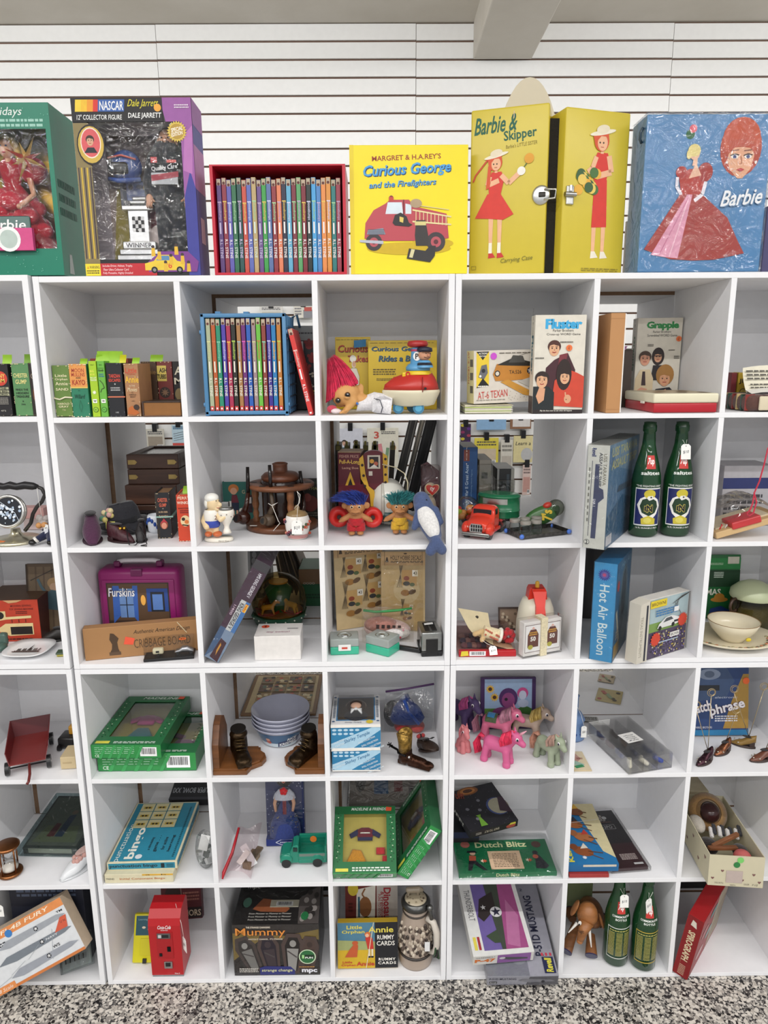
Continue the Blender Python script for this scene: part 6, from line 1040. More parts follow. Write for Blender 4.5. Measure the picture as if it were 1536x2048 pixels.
# -- magenta lunchbox
a0,b0=onY(202,1253,.13),onY(364,1253,.13);W_=b0.x-a0.x;H_=onY(202,1140,.13).z-z;t=thing('lunchbox','magenta plastic lunchbox with a cabin scene on its front','lunchbox',TR(a0.x,.13,z));MG='8c1f66:q'
g=G();g.box(0,0,0,W_,.07,H_,MG,.014,True);g.box(.012,-.003,.012,W_-.012,.004,H_-.026,MG,.003,True);g.build('body',t)
def A(a):
    a.r(0,0,1,1,'3c2c26');a.r(.02,.35,.98,.98,'5c4430');a.poly([(.08,.3),(.1,.95),(.2,.95),(.26,.5)],'3a62b0');a.poly([(.36,.5),(.42,.95),(.5,.95),(.48,.3)],'3a62b0');a.r(.2,.4,.42,.9,'6a8cc0');a.line([(.31,.4),(.31,.9)],.015,'20242c');a.line([(.2,.62),(.42,.62)],.015,'20242c');a.r(.64,.5,.98,.9,'2a4a90');a.r(.7,.5,.92,.84,'22262e');a.r(.73,.53,.89,.8,'5a80c0');a.e(.58,.7,.04,'f0b050',.09);a.r(0,0,1,.12,'5a3a2a');a.poly([(.24,.0),(.24,.24),(.56,.24),(.56,0)],'8a6240');a.r(.3,.25,.5,.3,'dcd6c8');a.e(.5,.28,.06,'1c1a1c',.04)
    a.t('Furskins',.24,.84,.42,.15,'2a3a78',.1,.05);a.t('Furskins',.24,.84,.42,.15,'f0f0f0',.1,.015)
g=G();A(g.art((.024,-.0031,.01),(W_-.05,0,0),(0,0,H_*.78)));g.build('printed_panel',t)
g=G();g.box(W_*.42,-.002,H_-.018,W_*.56,.01,H_+.001,'6a1850:q',.002);g.build('latch',t)
g=G();g.box(W_*.18,.02,H_,W_*.26,.045,H_+.016,'6a1850:q',.004);g.box(W_*.7,.02,H_,W_*.78,.045,H_+.016,'6a1850:q',.004);g.tube([(W_*.22,.032,H_+.012),(W_*.3,.032,H_+.016),(W_*.66,.032,H_+.016),(W_*.74,.032,H_+.012)],.006,'d8d4d8:q');g.build('handle',t)
# -- long kraft box
M,w_,h=stand((171,1322),(286,1311),(163,1259),z);q=M.inverted() @ onP(398,1300,M.translation,M.to_3x3() @ V((0,-1,0)))
def A(a):a.t('Authentic American Design',.68,.76,.5,.16,'2a2018',.35);a.t('CRIBBAGE BOARD',.68,.4,.5,.28,'5a4430',0,-.006);a.poly([(.22,.2),(.3,.2),(.29,.3),(.285,.5),(.3,.62),(.26,.78),(.23,.8),(.22,.6),(.24,.45),(.235,.3)],'4a3624');a.r(.21,.1,.31,.2,'5a4430');a.poly([(.34,.42),(.42,.38),(.44,.58),(.36,.66)],'e8583c');a.line([(.82,.98),(.9,.62)],.006,'d8cca8')
carton('kraft_box','long worn kraft cardboard box with a chess knight printed on it','box',M,q.x,.028,h,'a3784c:s',front=A)
M,w_,h=stand((287,1325),(392,1317),(287,1283),z);t=thing('display_case','clear case with tiny caravan and silver car on a black base','display case',M);w_=min(w_,.12)
G().box(0,0,0,w_,.05,.007,'18181a:q',.001).build('base',t)
g=G();g.box(.002,.002,.007,w_-.002,.048,.048,'fdfdfd:k');g.build('cover',t)
g=G();g.box(.02,.015,.011,.046,.03,.026,'ddd6b4:q',.004,True);g.box(.028,.0145,.016,.036,.0152,.021,'2a2a2c');g.cyl((.034,.014,.0105),(.034,.031,.0105),.0035,'1c1c1c',12);g.build('caravan',t)
g=G();g.rings([[(x,.015+.016*(.5+.5*math.sin(a)),zz+hh*(.5+.5*math.cos(a))) for a in [2*math.pi*k/16 for k in range(16)]] for x,zz,hh in ((.072,.011,.004),(.076,.01,.009),(.084,.01,.0105),(.092,.01,.017),(.104,.01,.017),(.112,.01,.011),(.117,.011,.008),(.118,.012,.004))],'b0b2b6:m');[g.cyl((x,.0135,.0105),(x,.032,.0105),.0036,'1a1a1c',12) for x in (.08,.111)];g.build('car',t)
g=G();g.e=None;a=g.art((w_*.7,.004,.0485),(.02,0,0),(0,.02,0));a.e(.5,.5,.45,'e8743c');a.t('$5',.5,.5,.5,.4,'3a1c10');g.build('price_sticker',t)
# -- leaning ship kit box
p0,p1=onY(414,1318,-.005),onY(513,1118,-.005);p0=onZ(414,1320,z);p0.y=-.004;p0.z+=.021;v=p1-p0;v.y=0;T=frameM(p0+V((0,0,.0)),(v.z,0,-v.x),v);L_=v.length
def A(a):
    a.r(0,0,1,1,'4a2c44');a.r(0,0,1,.32,'8ea4c0');a.poly([(0,0),(.4,.1),(.35,.32),(0,.32)],'4a6a94');a.poly([(.3,.02),(.9,.0),(.85,.2),(.4,.22)],'4a1c2c');a.poly([(.5,.1),(.6,.05),(.62,.16),(.52,.18)],'e8a83c')
    a.r(.38,.31,1,.62,'dfe2e2');a.t('KING GEORGE V',.56,.46,.26,.27,'181a20',0,.02,-90);a.r(.72,.31,1,.62,'4a86c8');a.r(.76,.52,.96,.6,'e8b83c');a.t('Heller',.86,.56,.08,.14,'b03020',0,.02,-90);a.t('1/400',.2,.5,.1,.16,'c8b0c0',0,.01,-90);a.t('HMS KING GEORGE V',.66,.78,.24,.24,'d8d4dc',0,.01,-90);a.r(0,.92,1,1,'3c3a3e')
o=carton('kit_box','long ship kit box leaning diagonally, purple and blue side facing out','model kit',T,.038,.17,L_,'4c3048:q',front=A)
G().box(-.001,-.0012,0,.039,.171,L_+.001,'f6f6f6:x').build('shrink_wrap',o)
# -- musical carousel dome, white carton
o=V((onY(560,1247,.27).x,.27,z));t=thing('musical_dome','tinted dome with rocking horses on an octagonal green base','musical dome',TR(*o));k=onY(616,1200,.27).x-onY(560,1200,.27).x
g=G();oc=lambda r_,zz:[(r_*math.cos(R(22.5+45*j)),r_*math.sin(R(22.5+45*j)),zz) for j in range(8)];g.rings([oc(k*.82,0),oc(k*1.02,.03),oc(k*1.02,.034)],'1f5038:g',sm=False);[g.ell((k*.97*math.cos(R(q)),k*.97*math.sin(R(q)),.026),.0024,'d8d8c8:g',6,4) for q in range(-170,-5,20)];g.build('base',t)
g=G();g.cyl((0,0,.034),(0,0,.037),k*.84,'9a6a34:g',32);g.lathe([(k*.3,.037),(k*.34,.06),(k*.5,.1),(k*.3,.115),(0,.118)],'2a6a50:g',28);g.cyl((0,0,.118),(0,0,.122),k*.34,'c09038:g',24);g.build('carousel',t)
def horse(par,x,y,yaw,c,s=1):
    h=G();h.at(TR(x,y,.038) @ ROT(0,0,yaw) @ SC(s,s,s));limb(h,(-.012,0,.022),(.01,0,.023),.0075,.008);limb(h,(.012,0,.026),(.021,0,.037),.0055,.005);limb(h,(.021,0,.038),(.03,0,.034),.005,.0035)
    for q in (-.013,.012):
        for w in (-.005,.005):limb(h,(q,w,.018),(q*1.3,w,.004),.0034,.0028)
    par_o=remesh(h,'rocking_horse',c,.0016,par,it=3);h=G();h.at(TR(x,y,.038) @ ROT(0,0,yaw) @ SC(s,s,s));[h.tube([(-.028,w,.007),(-.014,w,.001),(0,w,0),(.014,w,.001),(.03,w,.008)],.0018,'a02c28:g',6) for w in (-.006,.006)];h.build('rocker',par_o)
horse(t,-.024,-.045,10,'d8a848:g');horse(t,.036,-.03,150,'d0b060:g',1.1);horse(t,-.045,.01,60,'8a5a34:g')
G().lathe([(k*.9,.034),(k*.98,.06),(k*.93,.09),(k*.75,.118),(k*.45,.137),(k*.15,.145),(.001,.146)],'d8c8a0:k',40).build('dome',t)
M,w_,h=stand((510,1321),(602,1319),(508,1273),z)
carton('white_carton','small white carton with red price sticker in front of the dome','box',M,w_,.085,h,'e2deda',top=lambda a:(a.e(.18,.75,.09,'e0502c'),a.t('4',.18,.75,.05,.16,'3a1410',.1,.02),a.t('my twinn!',.5,.3,.5,.14,'a06a80',0,.01),a.small(.68,.5,.92,.62,2,'8a868a'),a.r(.02,0,.12,.01,'4a4640')))
# -- behind the dome: folders, green carton, wrapped prints
a0=onY(607,1236,.4);carton('archive_box','green and brown carton standing behind the tinted dome','box',TR(a0.x-.01,.4,z),.085,.12,.115,'1f5a38',front=lambda a:(a.r(0,.6,1,1,'8a6a4c'),a.t('OOOO',.35,.62,.4,.06,'d8d4c8'),a.small(.1,.2,.9,.35,2,'123a24')))
for k in range(7):tag(G().box(0,0,0,.004,.11,.16-.006*(k % 3),('6a5a48','a08a6c','5a4a3a')[k % 3],.0005).build('folder',None,TR(onY(560+10*k,1150,.44).x,.46-.02*(k % 2),z+.02) @ ROT(0,-8-2*k,0)),'brown paper folder in the leaning row behind the tinted dome','folder','folders behind the dome')
a0=onY(500,1236,.42)
o=carton('print_pack','black and white print in clear wrap behind the leaning ship box','print',TR(a0.x,.42,z) @ ROT(-4),.075,.004,.2,'c8c8c8',front=lambda a:(a.r(.1,.1,.9,.9,'6a6a6c'),[a.e(.2+.6*((q*.37) % 1),.1+.8*((q*.61) % 1),.09,('2a2a2c','a8a8aa')[q % 2],.05) for q in range(22)]))
# -- print packs on cards
def hob(name,px0,px1,Y0,Y1,top,lab,body,words,M=None):
    a0=onZ(px0[0],px0[1],z);b0=onZ(px1[0],px1[1],z);n=V(((b0-a0).y,-(b0-a0).x,0)).normalized();H_=onP(*top,a0,n).z-z;T=frameM(a0,b0-a0,V((0,.05,1)));T=frameM(a0,b0-a0,(-n.x*.07,-n.y*.07,1))
    def A(a):body(a);a.r(.0,.83,1,.995,'c8a578');a.t(words,.56,.925,.7,.055,'2a2018',.05,.01);a.small(.22,.86,.95,.89,2,'4a3c2c');a.line([(.08,.83),(.08,1)],.008,'3a2c20');a.line([(.93,.83),(.93,1)],.008,'3a2c20');a.poly([(.1,.87),(.17,.87),(.15,.93),(.12,.93)],'4a3a2c');a.e(.55,.975,.04,'3a2c20',.008)
    return carton(name,lab,'print',T,(b0-a0).length,.003,H_,'d2b98c',front=A)
def bunch(a,x,y,s):
    [a.line([(x-.05*s-.02*k*s,y),(x-.12*s+.02*k*s,y+.26*s)],.008,'6a5a44') for k in range(6)];a.r(x-.06*s,y+.02*s,x+.2*s,y+.17*s,'cba468');a.e(x+.02*s,y+.09*s,.05*s,'9a4a30',.022*s);a.e(x+.02*s,y+.04*s,.06*s,'3a3a3c',.022*s);a.e(x+.12*s,y+.03*s,.045*s,'5a6a44',.018*s);a.e(x,y-.05*s,.08*s,'a8783c',.03*s);a.e(x+.12*s,y-.04*s,.07*s,'6a5038',.022*s,rot=25);a.r(x+.12*s,y+.11*s,x+.22*s,y+.17*s,'ece6d8');a.t('43',x+.17*s,y+.14*s,.06*s,.03*s,'3a2c20',0,.01)
o=hob('print_pack',(674,1262),(769,1247),0,0,(663,1090),'tall card pack with four flower bunch prints, left of the other print pack',lambda a:[bunch(a,x,y,1.2) for x,y in ((.3,.6),(.74,.64),(.3,.24),(.74,.3))],'HOLLY HOBBIE PRINTS')
def A2(a):a.e(.58,.52,.3,'dccaa6',.17);bunch(a,.55,.55,1.3);bunch(a,.55,.2,.8);a.e(.92,.9,.075,'123a28')
o=hob('print_pack',(763,1262),(850,1262),0,0,(783,1106),'card pack with green dot sticker, right of the taller print pack',A2,'HOLLY HOBBIE DECALS')
G().sheet(lambda u,v:(.115*u-.002,-.004-.003*math.sin(9*u+5*v),.195*v),8,8,'f8f4ea:x').build('sleeve',o)
# -- zip bag of fabric
o=onZ(775,1285,z);t=thing('fabric_bag','zip bag with green seal holding folded pink floral fabric','bag',TR(o.x,o.y+.03,z));P=lambda px,py,Y:rel(px,py,V((o.x,o.y+.03,z)),Y)
fy=o.y+.03
g=G();g.at(TR(0,0,.026) @ ROT(0,3,0));g.ell((0,0,0),(.062,.03,.026),'d8b8b4:f',24,14);g.ell((-.016,-.004,.012),(.046,.028,.022),'a87468:f',20,12);g.ell((.01,-.012,-.004),(.05,.024,.018),'e4dedc:f',20,12)
for k in range(16):g.ell((-.03+.075*((k*.618) % 1),-.035+.006*abs(math.sin(k)),-.012+.022*((k*.37) % 1)),.0028,('b03a4c:f','3a4a7a:f','d88a98:f')[k % 3],6,4)
for k in range(5):g.box(-.03+.014*k,-.0325,.012+.001*k,-.022+.014*k,-.03,.022,'3a2c2a')
g.build('fabric',t)
g=G();g.sheet(lambda u,v:(-.066+.134*u,-.035+.02*v-.004*math.sin(8*u),.004+.086*v+.004*math.sin(6*u)*v),14,8,'f4f2ee:x');bg=g.build('bag',t)
g=G();g.tube([(-.062,-.012,.082),(-.03,-.016,.079),(.0,-.014,.08),(.03,-.016,.083),(.064,-.012,.086)],.0036,'2c8a44:q',6);g.build('zip_seal',t)
# -- two green compacts and toaster
def compact(lab,M,w_,h,face):
    t=thing('compact_case',lab,'compact',M);G().box(0,0,0,w_,w_*.78,h*.5,'3cae8c:g',.003,True).build('base',t);g=G();g.box(0,0,h*.5,w_,w_*.78,h,'9aa09c:g',.003,True);g.torus((w_*.5,w_*.36,h),w_*.24,.0012,'c8ccc8:m');g.ell((w_*.52,w_*.3,h),(w_*.13,w_*.1,.004),'c8ccca:m');lid=g.build('lid',t)
    if face:G().box(w_*.28,-.0025,h*.28,w_*.72,0,h*.66,'e4e4e0:q',.001).box(w_*.4,-.003,h*.4,w_*.6,-.0024,h*.52,'c84a38').build('clasp',t)
M,w_,h=stand((661,1311),(718,1309),(660,1283),z);compact('mint green case with grey lid and white clasp, left of the turned one',M,w_,.042,True)
p=onZ(777,1315,z);q=onZ(731,1303,z);compact('mint green case with grey lid, turned with one corner forward',frameM(q,p-q,(0,0,1)),(p-q).length,.044,False)
M,w_,h=stand((843,1314),(886,1312),(843,1270),z);t=thing('toy_toaster','miniature chrome toaster with two black slots at right of its cubby','toy toaster',M);w_=.052
g=G();g.box(0,0,0,w_,.085,.013,'161618:q',.002);g.build('base',t)
g=G();g.box(.001,.001,.013,w_-.001,.084,.062,'a8aaa8:m',.003,True);tb=g.build('shell',t)
g=G();[g.box(x,.014,.0615,x+.012,.07,.0628,'0c0c0e') for x in (.011,.029)];g.build('slots',t);G().box(.011,-.001,.002,w_-.011,.002,.046,'141416:q',.001).build('front_panel',t)
g=G();g.tube([(-.002,.03,.034),(-.004,.02,.02),(-.004,.012,.012)],.0022,'161618:q');g.build('lever',t);G().sheet(lambda u,v:(.015+.022*u,.05+.012*v,.0635+.002*u),2,2,'e8e8e6').build('paper_sticker',t)
a0=onZ(793,1300,z);b0=onZ(841,1308,z);tag(G().box(0,0,.001,(b0-a0).length,.012,.012,'18181a:q',.003,True).build('black_handle',None,frameM(a0+V((0,0,.0)),b0-a0,(0,0,1))),'small black plastic handle lying between the turned compact and the toaster','handle')
# -- strawberry-style rag doll on a curled card
o=onZ(960,1290,z);a0=onZ(916,1308,z);a1=onZ(1030,1308,z)
t=thing('toy_bag','red edged clear pack lying under the curled cream card','pack',TR(a0.x,.02,z));W_=a1.x-a0.x
G().box(0,.0,0,W_,.012,.016,'b41c26:q',.002).box(0,.012,0,W_,.2,.004,'a88a84').build('header_card',t);g=G();g.sheet(lambda u,v:(W_*u,.01+.19*v,.016+.022*math.sin(math.pi*v)+.004*math.sin(9*u+7*v)),12,10,'e8d8d8:x');g.build('bag',t);g=G();[g.ell((.02+.012*(k % 7),.05+.03*(k//7),.01),(.01,.012,.007),('8a6a70:f','5a5c70:f','b89a90:f')[k % 3],8,6) for k in range(21)];g.build('contents',t)
g=G();a=g.art((.026,-.0002,.003),(.04,0,0),(0,0,.012));a.bars(0,0,1,1);g.build('barcode',t);G().at(TR(.004,-.001,.002)).prism([(0,0),(.02,.002),(.018,.014),(.002,.013)],0,.0006,'dcc83c').build('price_sticker',t)
dz=.022;t=thing('carded_doll','tiny rag doll in floral dress and red hair on a curled cream card','doll',TR(o.x,.05,z+dz));P=lambda px,py,Y:rel(px,py,V((o.x,.05,z+dz)),Y)
c0=[(916,1216),(940,1262),(985,1290),(1030,1302)];c1=[(976,1226),(980,1252),(1000,1272),(1022,1288)]
def cs(u,v):
    i=min(int(v*3),2);f=v*3-i;p=V(c0[i]).lerp(V(c0[i+1]),f);q=V(c1[i]).lerp(V(c1[i+1]),f);r_=p.lerp(q,u);return P(r_.x,r_.y,.085-.06*v+.03*u)
g=G();g.sheet(cs,8,14,'d4c6a0');[g.ell(cs(.55,q)+V((0,-.001,0)),(.0045,.001,.0045),'3a342c',10,6) for q in (.12,.8)];g.build('card',t)
g=G();limb(g,P(974,1266,.05),P(1000,1270,.05),.013,.012);limb(g,P(966,1262,.045),P(950,1268,.04),.0065,.007);limb(g,P(968,1272,.04),P(964,1280,.035),.006,.0065);bd=remesh(g,'doll_body','c8a878:f',.0018,t)
g=G();q0,q1=P(967,1263,.047),P(1000,1270,.047);ax=(q1-q0).normalized();g.cyl(q0,q1,.016,'dccba4:f',20,.014);[g.ell(q0.lerp(q1,(k*.37) % 1)+V((0,-.0152*math.cos((k*2.1) % 1.6-.8),.0152*math.sin((k*2.1) % 1.6-.8))),.0032,'b8644c:f',6,4) for k in range(14)];g.torus(q1,.0145,.0045,'e8e2d4:f',ax.to_track_quat('Z','Y').to_matrix().to_4x4());g.build('dress',t)
g=G();c=P(1016,1272,.05);[g.ell(c+V((.012*math.sin(k*2.4),.008*math.cos(k*1.9),.012*math.cos(k*2.4))),.0075,'b0222a:f',8,6) for k in range(12)];g.build('hair',t)
price_tag(t,P(985,1292,.02),.02,.022,'$10',rz=10,tilt=-30,string=[P(964,1280,.03),P(975,1288,.024),P(985,1292,.02)])
a0=onY(996,1262,.2);carton('small_print','little brown framed print leaning at the back beside the white bell toy','picture',TR(a0.x,.19,z) @ ROT(-14),.055,.006,.062,'4a3830',front=lambda a:(a.r(.08,.08,.92,.92,'8a7460'),[a.e(.15+.7*((k*.37) % 1),.15+.7*((k*.6) % 1),.07,('5a4838','b8a890')[k % 2]) for k in range(12)]))
o=V((onY(1069,1290,.13).x,.13,z));t=thing('bell_toy','cream domed toy with a bright red band and yellow knob','toy',TR(*o));rr=onY(1108,1260,.13).x-o.x;zt=onY(1069,1193,.13).z-z
g=G();g.lathe([(0,0),(rr,0),(rr*1.02,zt*.2),(rr,zt*.45),(rr*.9,zt*.75),(rr*.72,zt*.95),(rr*.4,zt),(0,zt)],'dcd6c2:q',36);g.build('body',t)
g=G();zz=onY(1069,1173,.13).z-z;g.rings([[(x*w,y-.02,q) for x,y in ((-1,-rr*f),(1,-rr*f),(1,-rr*f+.014),(-1,-rr*f+.014))] for w,f,q in ((.016,.96,zt*.42),(.013,.88,zt*.6),(.011,.6,zt*.9),(.017,.28,zz*.98),(.016,.1,zz))],'d8301e:q',sm=False);g.rings([[(x*w,y,q) for x,y in ((-1,-.016),(1,-.016),(1,.02),(-1,.02))] for w,q in ((rr*.5,zt*.92),(rr*.44,zz*.94),(rr*.36,zz))],'d8301e:q',sm=False);g.build('band',t)
G().cyl((0,-.004,zz),(0,-.004,zz+.011),.0055,'d8a838:q',16).ell((0,-.004,zz+.011),.0055,'d8a838:q').build('knob',t)
# -- boxed pair of card decks
M,w_,h=stand((1045,1319),(1124,1304),(1036,1246),z);t=thing('card_decks','two decks of cards in a clear box held by a cream band','cards',M);dd=.028
def A(a):a.r(.06,.1,.94,.92,'8a7a78');a.r(.08,.12,.92,.9,'f0eeec');a.poly([(.2,.25),(.2,.62),(.35,.78),(.65,.78),(.8,.62),(.8,.25)],'6a4038');a.t('50',.5,.5,.3,.14,'f0ece4',0,.04);a.small(.28,.6,.72,.72,2,'e0a840');a.e(.36,.26,.14,'b8b04c',.07);a.poly([(.4,.8),(.5,.86),(.6,.8)],'e8b0a0')
for k in (0,1):
    g=G();x0=.004+k*(w_/2-.002);g.box(x0,.003,.004,x0+w_/2-.006,dd-.003,h-.006,'e6e2de',.001);A(g.art((x0,.003,.004),(w_/2-.006,0,0),(0,0,h-.01)));g.build('card_deck',t)
G().box(0,0,0,w_,dd,h,'fdfdfd:k',.002).build('clear_box',t);G().box(w_*.44,-.001,-.0002,w_*.6,dd+.001,h+.001,'d8ccaa:f',.0004).build('band',t)
# -- balloon kit box
p0=onZ(1178,1317,z);p1=onZ(1219,1317,z);p0.y=p1.y=.004;c0=onZ(1256,1262,z);v=onY(1165,1121,.02)-p0;T=frameM(p0,p1-p0,(v.x,0,v.z));L_=v.length;W_=(p1-p0).length;W_ *= 1.08;T=T @ ROT(0,0,-30)
def A(a):a.r(.02,0,.98,1,'3a9ad0');a.t('Hot Air Balloon',.5,.42,.72,.42,'e8f2f4',0,.01,-90);a.star(.46,.88,.3,.2,18,'2c3c98');a.e(.46,.88,.16,'5a58a8');a.star(.46,.88,.12,.06,8,'c04a80')
def B2(a):a.r(0,0,1,1,'2a6a94');a.e(.55,.55,.28,'5a7484',.36);a.e(.55,.62,.16,'32444e',.24);a.poly([(.25,.05),(.6,.3),(.9,.6),(1,.2),(.6,.03)],'6a8a9a');a.r(.04,.02,.4,.16,'b8923c');a.poly([(.05,.5),(.12,.52),(.4,.16),(.3,.14)],'c8c4b4');a.t('Hot Air',.6,.94,.7,.06,'9ac4dc',.3);a.e(.12,.76,.08,'b84a50');a.small(.1,.2,.3,.3,3,'8a8478')
o=carton('kit_box','tall bright blue balloon kit box standing beside the open camera-book box','model kit',T,W_,.17,L_,'2f86bc:q',front=A,right=B2)
G().box(-.001,-.001,0,W_+.0012,.171,L_+.0008,'f4f8f8:x').build('clear_bag',o)
g=G();g.sheet(lambda u,v:(.1*u,.006*math.sin(7*u+4*v),.2*v),8,8,'4c4846:v');tag(g.build('dark_bag',None,TR(1.27,.28,z)),'dark grey plastic bag standing behind the blue balloon box','bag')
# -- book box with car picture
M,w_,h=stand((1291,1322),(1369,1297),(1288,1204),z);dd=.032
def A(a):
    a.r(.02,.01,.98,.99,'8fa0a4');a.r(.02,.45,.98,.6,'7a9a50');a.r(.02,.01,.98,.45,'50465c');a.r(.02,.6,.98,.99,'a8bcc0');[a.e(.06+.88*random.random(),.04+.38*random.random(),.014,random.choice(('7a68a0','c8b04c','3a3444','9080b0','d8d09a','5a5470'))) for k in range(170)];[a.line([(1,.99),(.8-.05*k,.96-.02*k),(.55+.06*k,.86-.05*k)],.008,'3a3430') for k in range(5)]
    a.poly([(.2,.5),(.24,.57),(.4,.66),(.56,.67),(.72,.62),(.82,.58),(.82,.52),(.6,.5)],'e0e0de');a.poly([(.34,.58),(.42,.645),(.54,.65),(.6,.6)],'4a5054');a.e(.27,.5,.04,'20201f');a.e(.6,.51,.04,'20201f');a.r(.62,.54,.8,.575,'2a2c30');a.r(.0,.86,.4,.98,'e0c830');a.t('BROWNI',.2,.92,.34,.055,'5a3a18',0,.01);a.small(.15,.7,.7,.82,3,'3a78b0');a.star(.84,.55,.13,.1,14,'d0442c');a.star(.18,.33,.13,.1,14,'d0442c');a.r(.54,.3,.78,.38,'e8e6e0');a.t('BROWN',.66,.34,.2,.05,'2a2a2c',0,.01);a.r(.26,.25,.76,.27,'a8b8c8');a.r(.6,.72,.72,.8,'e8e8e6')
o=carton('book_box','book-shaped box with white car and flowers on the front','box',M,w_,dd,h,'d8d4cc',front=A)
g=G();g.prism([(-.036,0),(-.032,h*.96),(0,h*1.0),(0,0)],-.002,dd,'d0cabc:s');a=g.art((-.036,-.002,0),(.03,0,0),(0,0,h*.95));a.t('TEXAS INSTRUMENTS',.35,.45,.7,.3,'a09a8c',0,0,-90);a.r(.8,.02,1,.98,'2a2c38');g.build('spine_cover',o)
# -- right edge cubby: green sleeve, bowl, plate, canister
a0=onY(1412,1224,.2);b0=onY(1494,1224,.2)
def A(a):a.r(.0,.78,1,.95,'2c8a48');a.r(0,.5,1,.76,'163c22');a.small(.28,.84,.6,.88,2,'b8d8b8');a.t('OLD',.15,.7,.28,.12,'e8e8d8',0,.03);a.t('TIMES',.08,.55,.3,.1,'e8e8d8',0,.03);a.t('MAMAS',.28,.42,.6,.1,'e8e8d8',0,.03);a.small(.4,.64,.62,.74,4,'c8d8c8');a.r(.7,.86,.96,.97,'d8d4c4');a.e(.55,.3,.2,'c88a34',.04);a.e(.55,.34,.12,'c88a34',.06);a.poly([(.3,.02),(.36,.16),(.6,.2),(.9,.1),(.98,.0)],'1f3a78');a.e(.15,.1,.1,'1c1c1c',.05)
carton('record_sleeve','green record sleeve with white capitals behind the cream bowl','record',TR(a0.x,.265,z) @ ROT(-4),b0.x-a0.x+.01,.004,onY(1450,1112,.265).z-z,'246a3a:q',front=A)
p=onZ(1476,1300,z);CR='dcd2b8:g';t=thing('oval_plate','cream oval plate with a painted rim under the bowl','plate',TR(p.x,.1,z));rx=onY(1545,1290,.1).x-p.x
g=G();g.lathe([(0,0),(rx*.6,0),(rx*.9,.012),(rx,.018),(rx*.98,.02),(rx*.7,.009),(rx*.55,.006),(0,.006)],CR,48,sy=.78)
for k in range(46):an=R(-175+3.9*k+random.random()*3);rr=rx*random.uniform(.74,.84);g.ell((rr*math.cos(an),rr*.78*math.sin(an),.0125),(.005,.004,.0015),('8a7a58:g','a8a078:g','b87a58:g','5a5848:g')[k % 4],7,5)
g.build('plate',t)
p=onY(1464,1275,.1);t=thing('cereal_bowl','cream bowl with a scalloped brown edge resting on the oval plate','bowl',TR(p.x,.1,z+.0065));rr=onY(1516,1240,.1).x-p.x;G().lathe([(0,0),(rr*.45,0),(rr*.5,.006),(rr*.85,.03),(rr,.052),(rr*.985,.053),(rr*.82,.032),(rr*.45,.009),(0,.008)],CR,44).build('bowl',t);G().torus((0,0,.0525),rr*.99,.0009,'8a6a44:g',None,44,6).build('painted_rim',t);G().ell((rr*.35,-rr*.62,.014),(.007,.003,.005),'d8c030').build('yellow_sticker',t)
p=onY(1520,1260,.22);t=thing('canister','glass canister with pale green lid at the right photo edge','canister',TR(1.752,.2,z));g=G();g.lathe([(0,0),(.05,0),(.054,.01),(.054,.075),(.05,.085),(.05,.09)],'a8a488:k',32);g.lathe([(0,.004),(.048,.004),(.048,.06),(0,.062)],'b0a684:f',24);g.build('jar',t);G().lathe([(.056,.086),(.058,.09),(.056,.105),(.04,.12),(.02,.13),(0,.132)],'bcc4a0:q',32).build('lid',t);G().torus((-.058,-.02,.07),.018,.004,'4a3426:w',ROT(90,0,30),20,8).build('handle',t)
# ================================================================ fourth row
z=Z[4]
def lies(bl,br,bk,zb,h):     # box lying flat: front bottom corners; bk = a point of its back top edge
    a=onZ(*bl,zb);b=onZ(*br,zb);u=(b-a).normalized();n=V((-u.y,u.x,0));c=onZ(*bk,zb+h);return frameM(a,u,(0,0,1)),(b-a).length,(c-a).dot(n)
# -- red wagon
o=onZ(58,1520,z);T=TR(o.x+.004,.095,z+.003) @ ROT(0,0,22);t=thing('toy_wagon','red tin toy wagon with black wheels, handle pointing forward','toy wagon',T);RD='5e1c20:q'
g=G();l,w=.076,.042;g.box(-w,-l,.03,w,l,.033,'7a2a28:q');g.rings([[(-w,l,.033),(w,l,.033),(w,l-.002,.033),(-w,l-.002,.033)],[(-w-.008,l+.012,.075),(w+.008,l+.012,.075),(w+.008,l+.01,.075),(-w-.008,l+.01,.075)]],RD,sm=False)
for s in (-1,1):g.rings([[(s*w,-l,.03),(s*w,l,.03),(s*(w-.002),l,.03),(s*(w-.002),-l,.03)],[(s*(w+.008),-l+.012,.06),(s*(w+.008),l+.012,.075),(s*(w+.006),l+.012,.075),(s*(w+.006),-l+.012,.06)]],'6a2022:q',sm=False)
g.build('tray',t)
for x in (-w-.006,w+.006):
    for y in (-l+.014,l-.018):g=G();g.cyl((x-.005,y,.0165),(x+.005,y,.0165),.0165,'1c1c1e:q',26);g.cyl((x-.006,y,.0165),(x+.006,y,.0165),.004,'b8b8b4:m',12);g.build('wheel',t)
G().cyl((-w,-l+.014,.0165),(w,-l+.014,.0165),.002,'2a2a2c:m',10).cyl((-w,l-.018,.0165),(w,l-.018,.0165),.002,'2a2a2c:m',10).build('axle',t);G().tube([(.004,-l,.026),(.006,-l-.03,.014),(.004,-l-.052,.007),(.0,-l-.056,.003)],.0035,'6a2622:q').build('handle',t)
p=onZ(138,1506,z);t=thing('toy_loader','black toy loader with yellow top, half hidden behind the cream box','toy',TR(p.x-.012,p.y+.03,z+.003));G().box(-.022,-.02,.004,.024,.03,.034,'1c1b1b:q',.006,True).build('body',t);G().box(.002,0,.034,.024,.022,.058,'b8862c:q',.003).build('cab',t);G().cyl((-.02,-.022,.008),(-.012,-.022,.008),.008,'0f0f10:q').build('wheel',t)
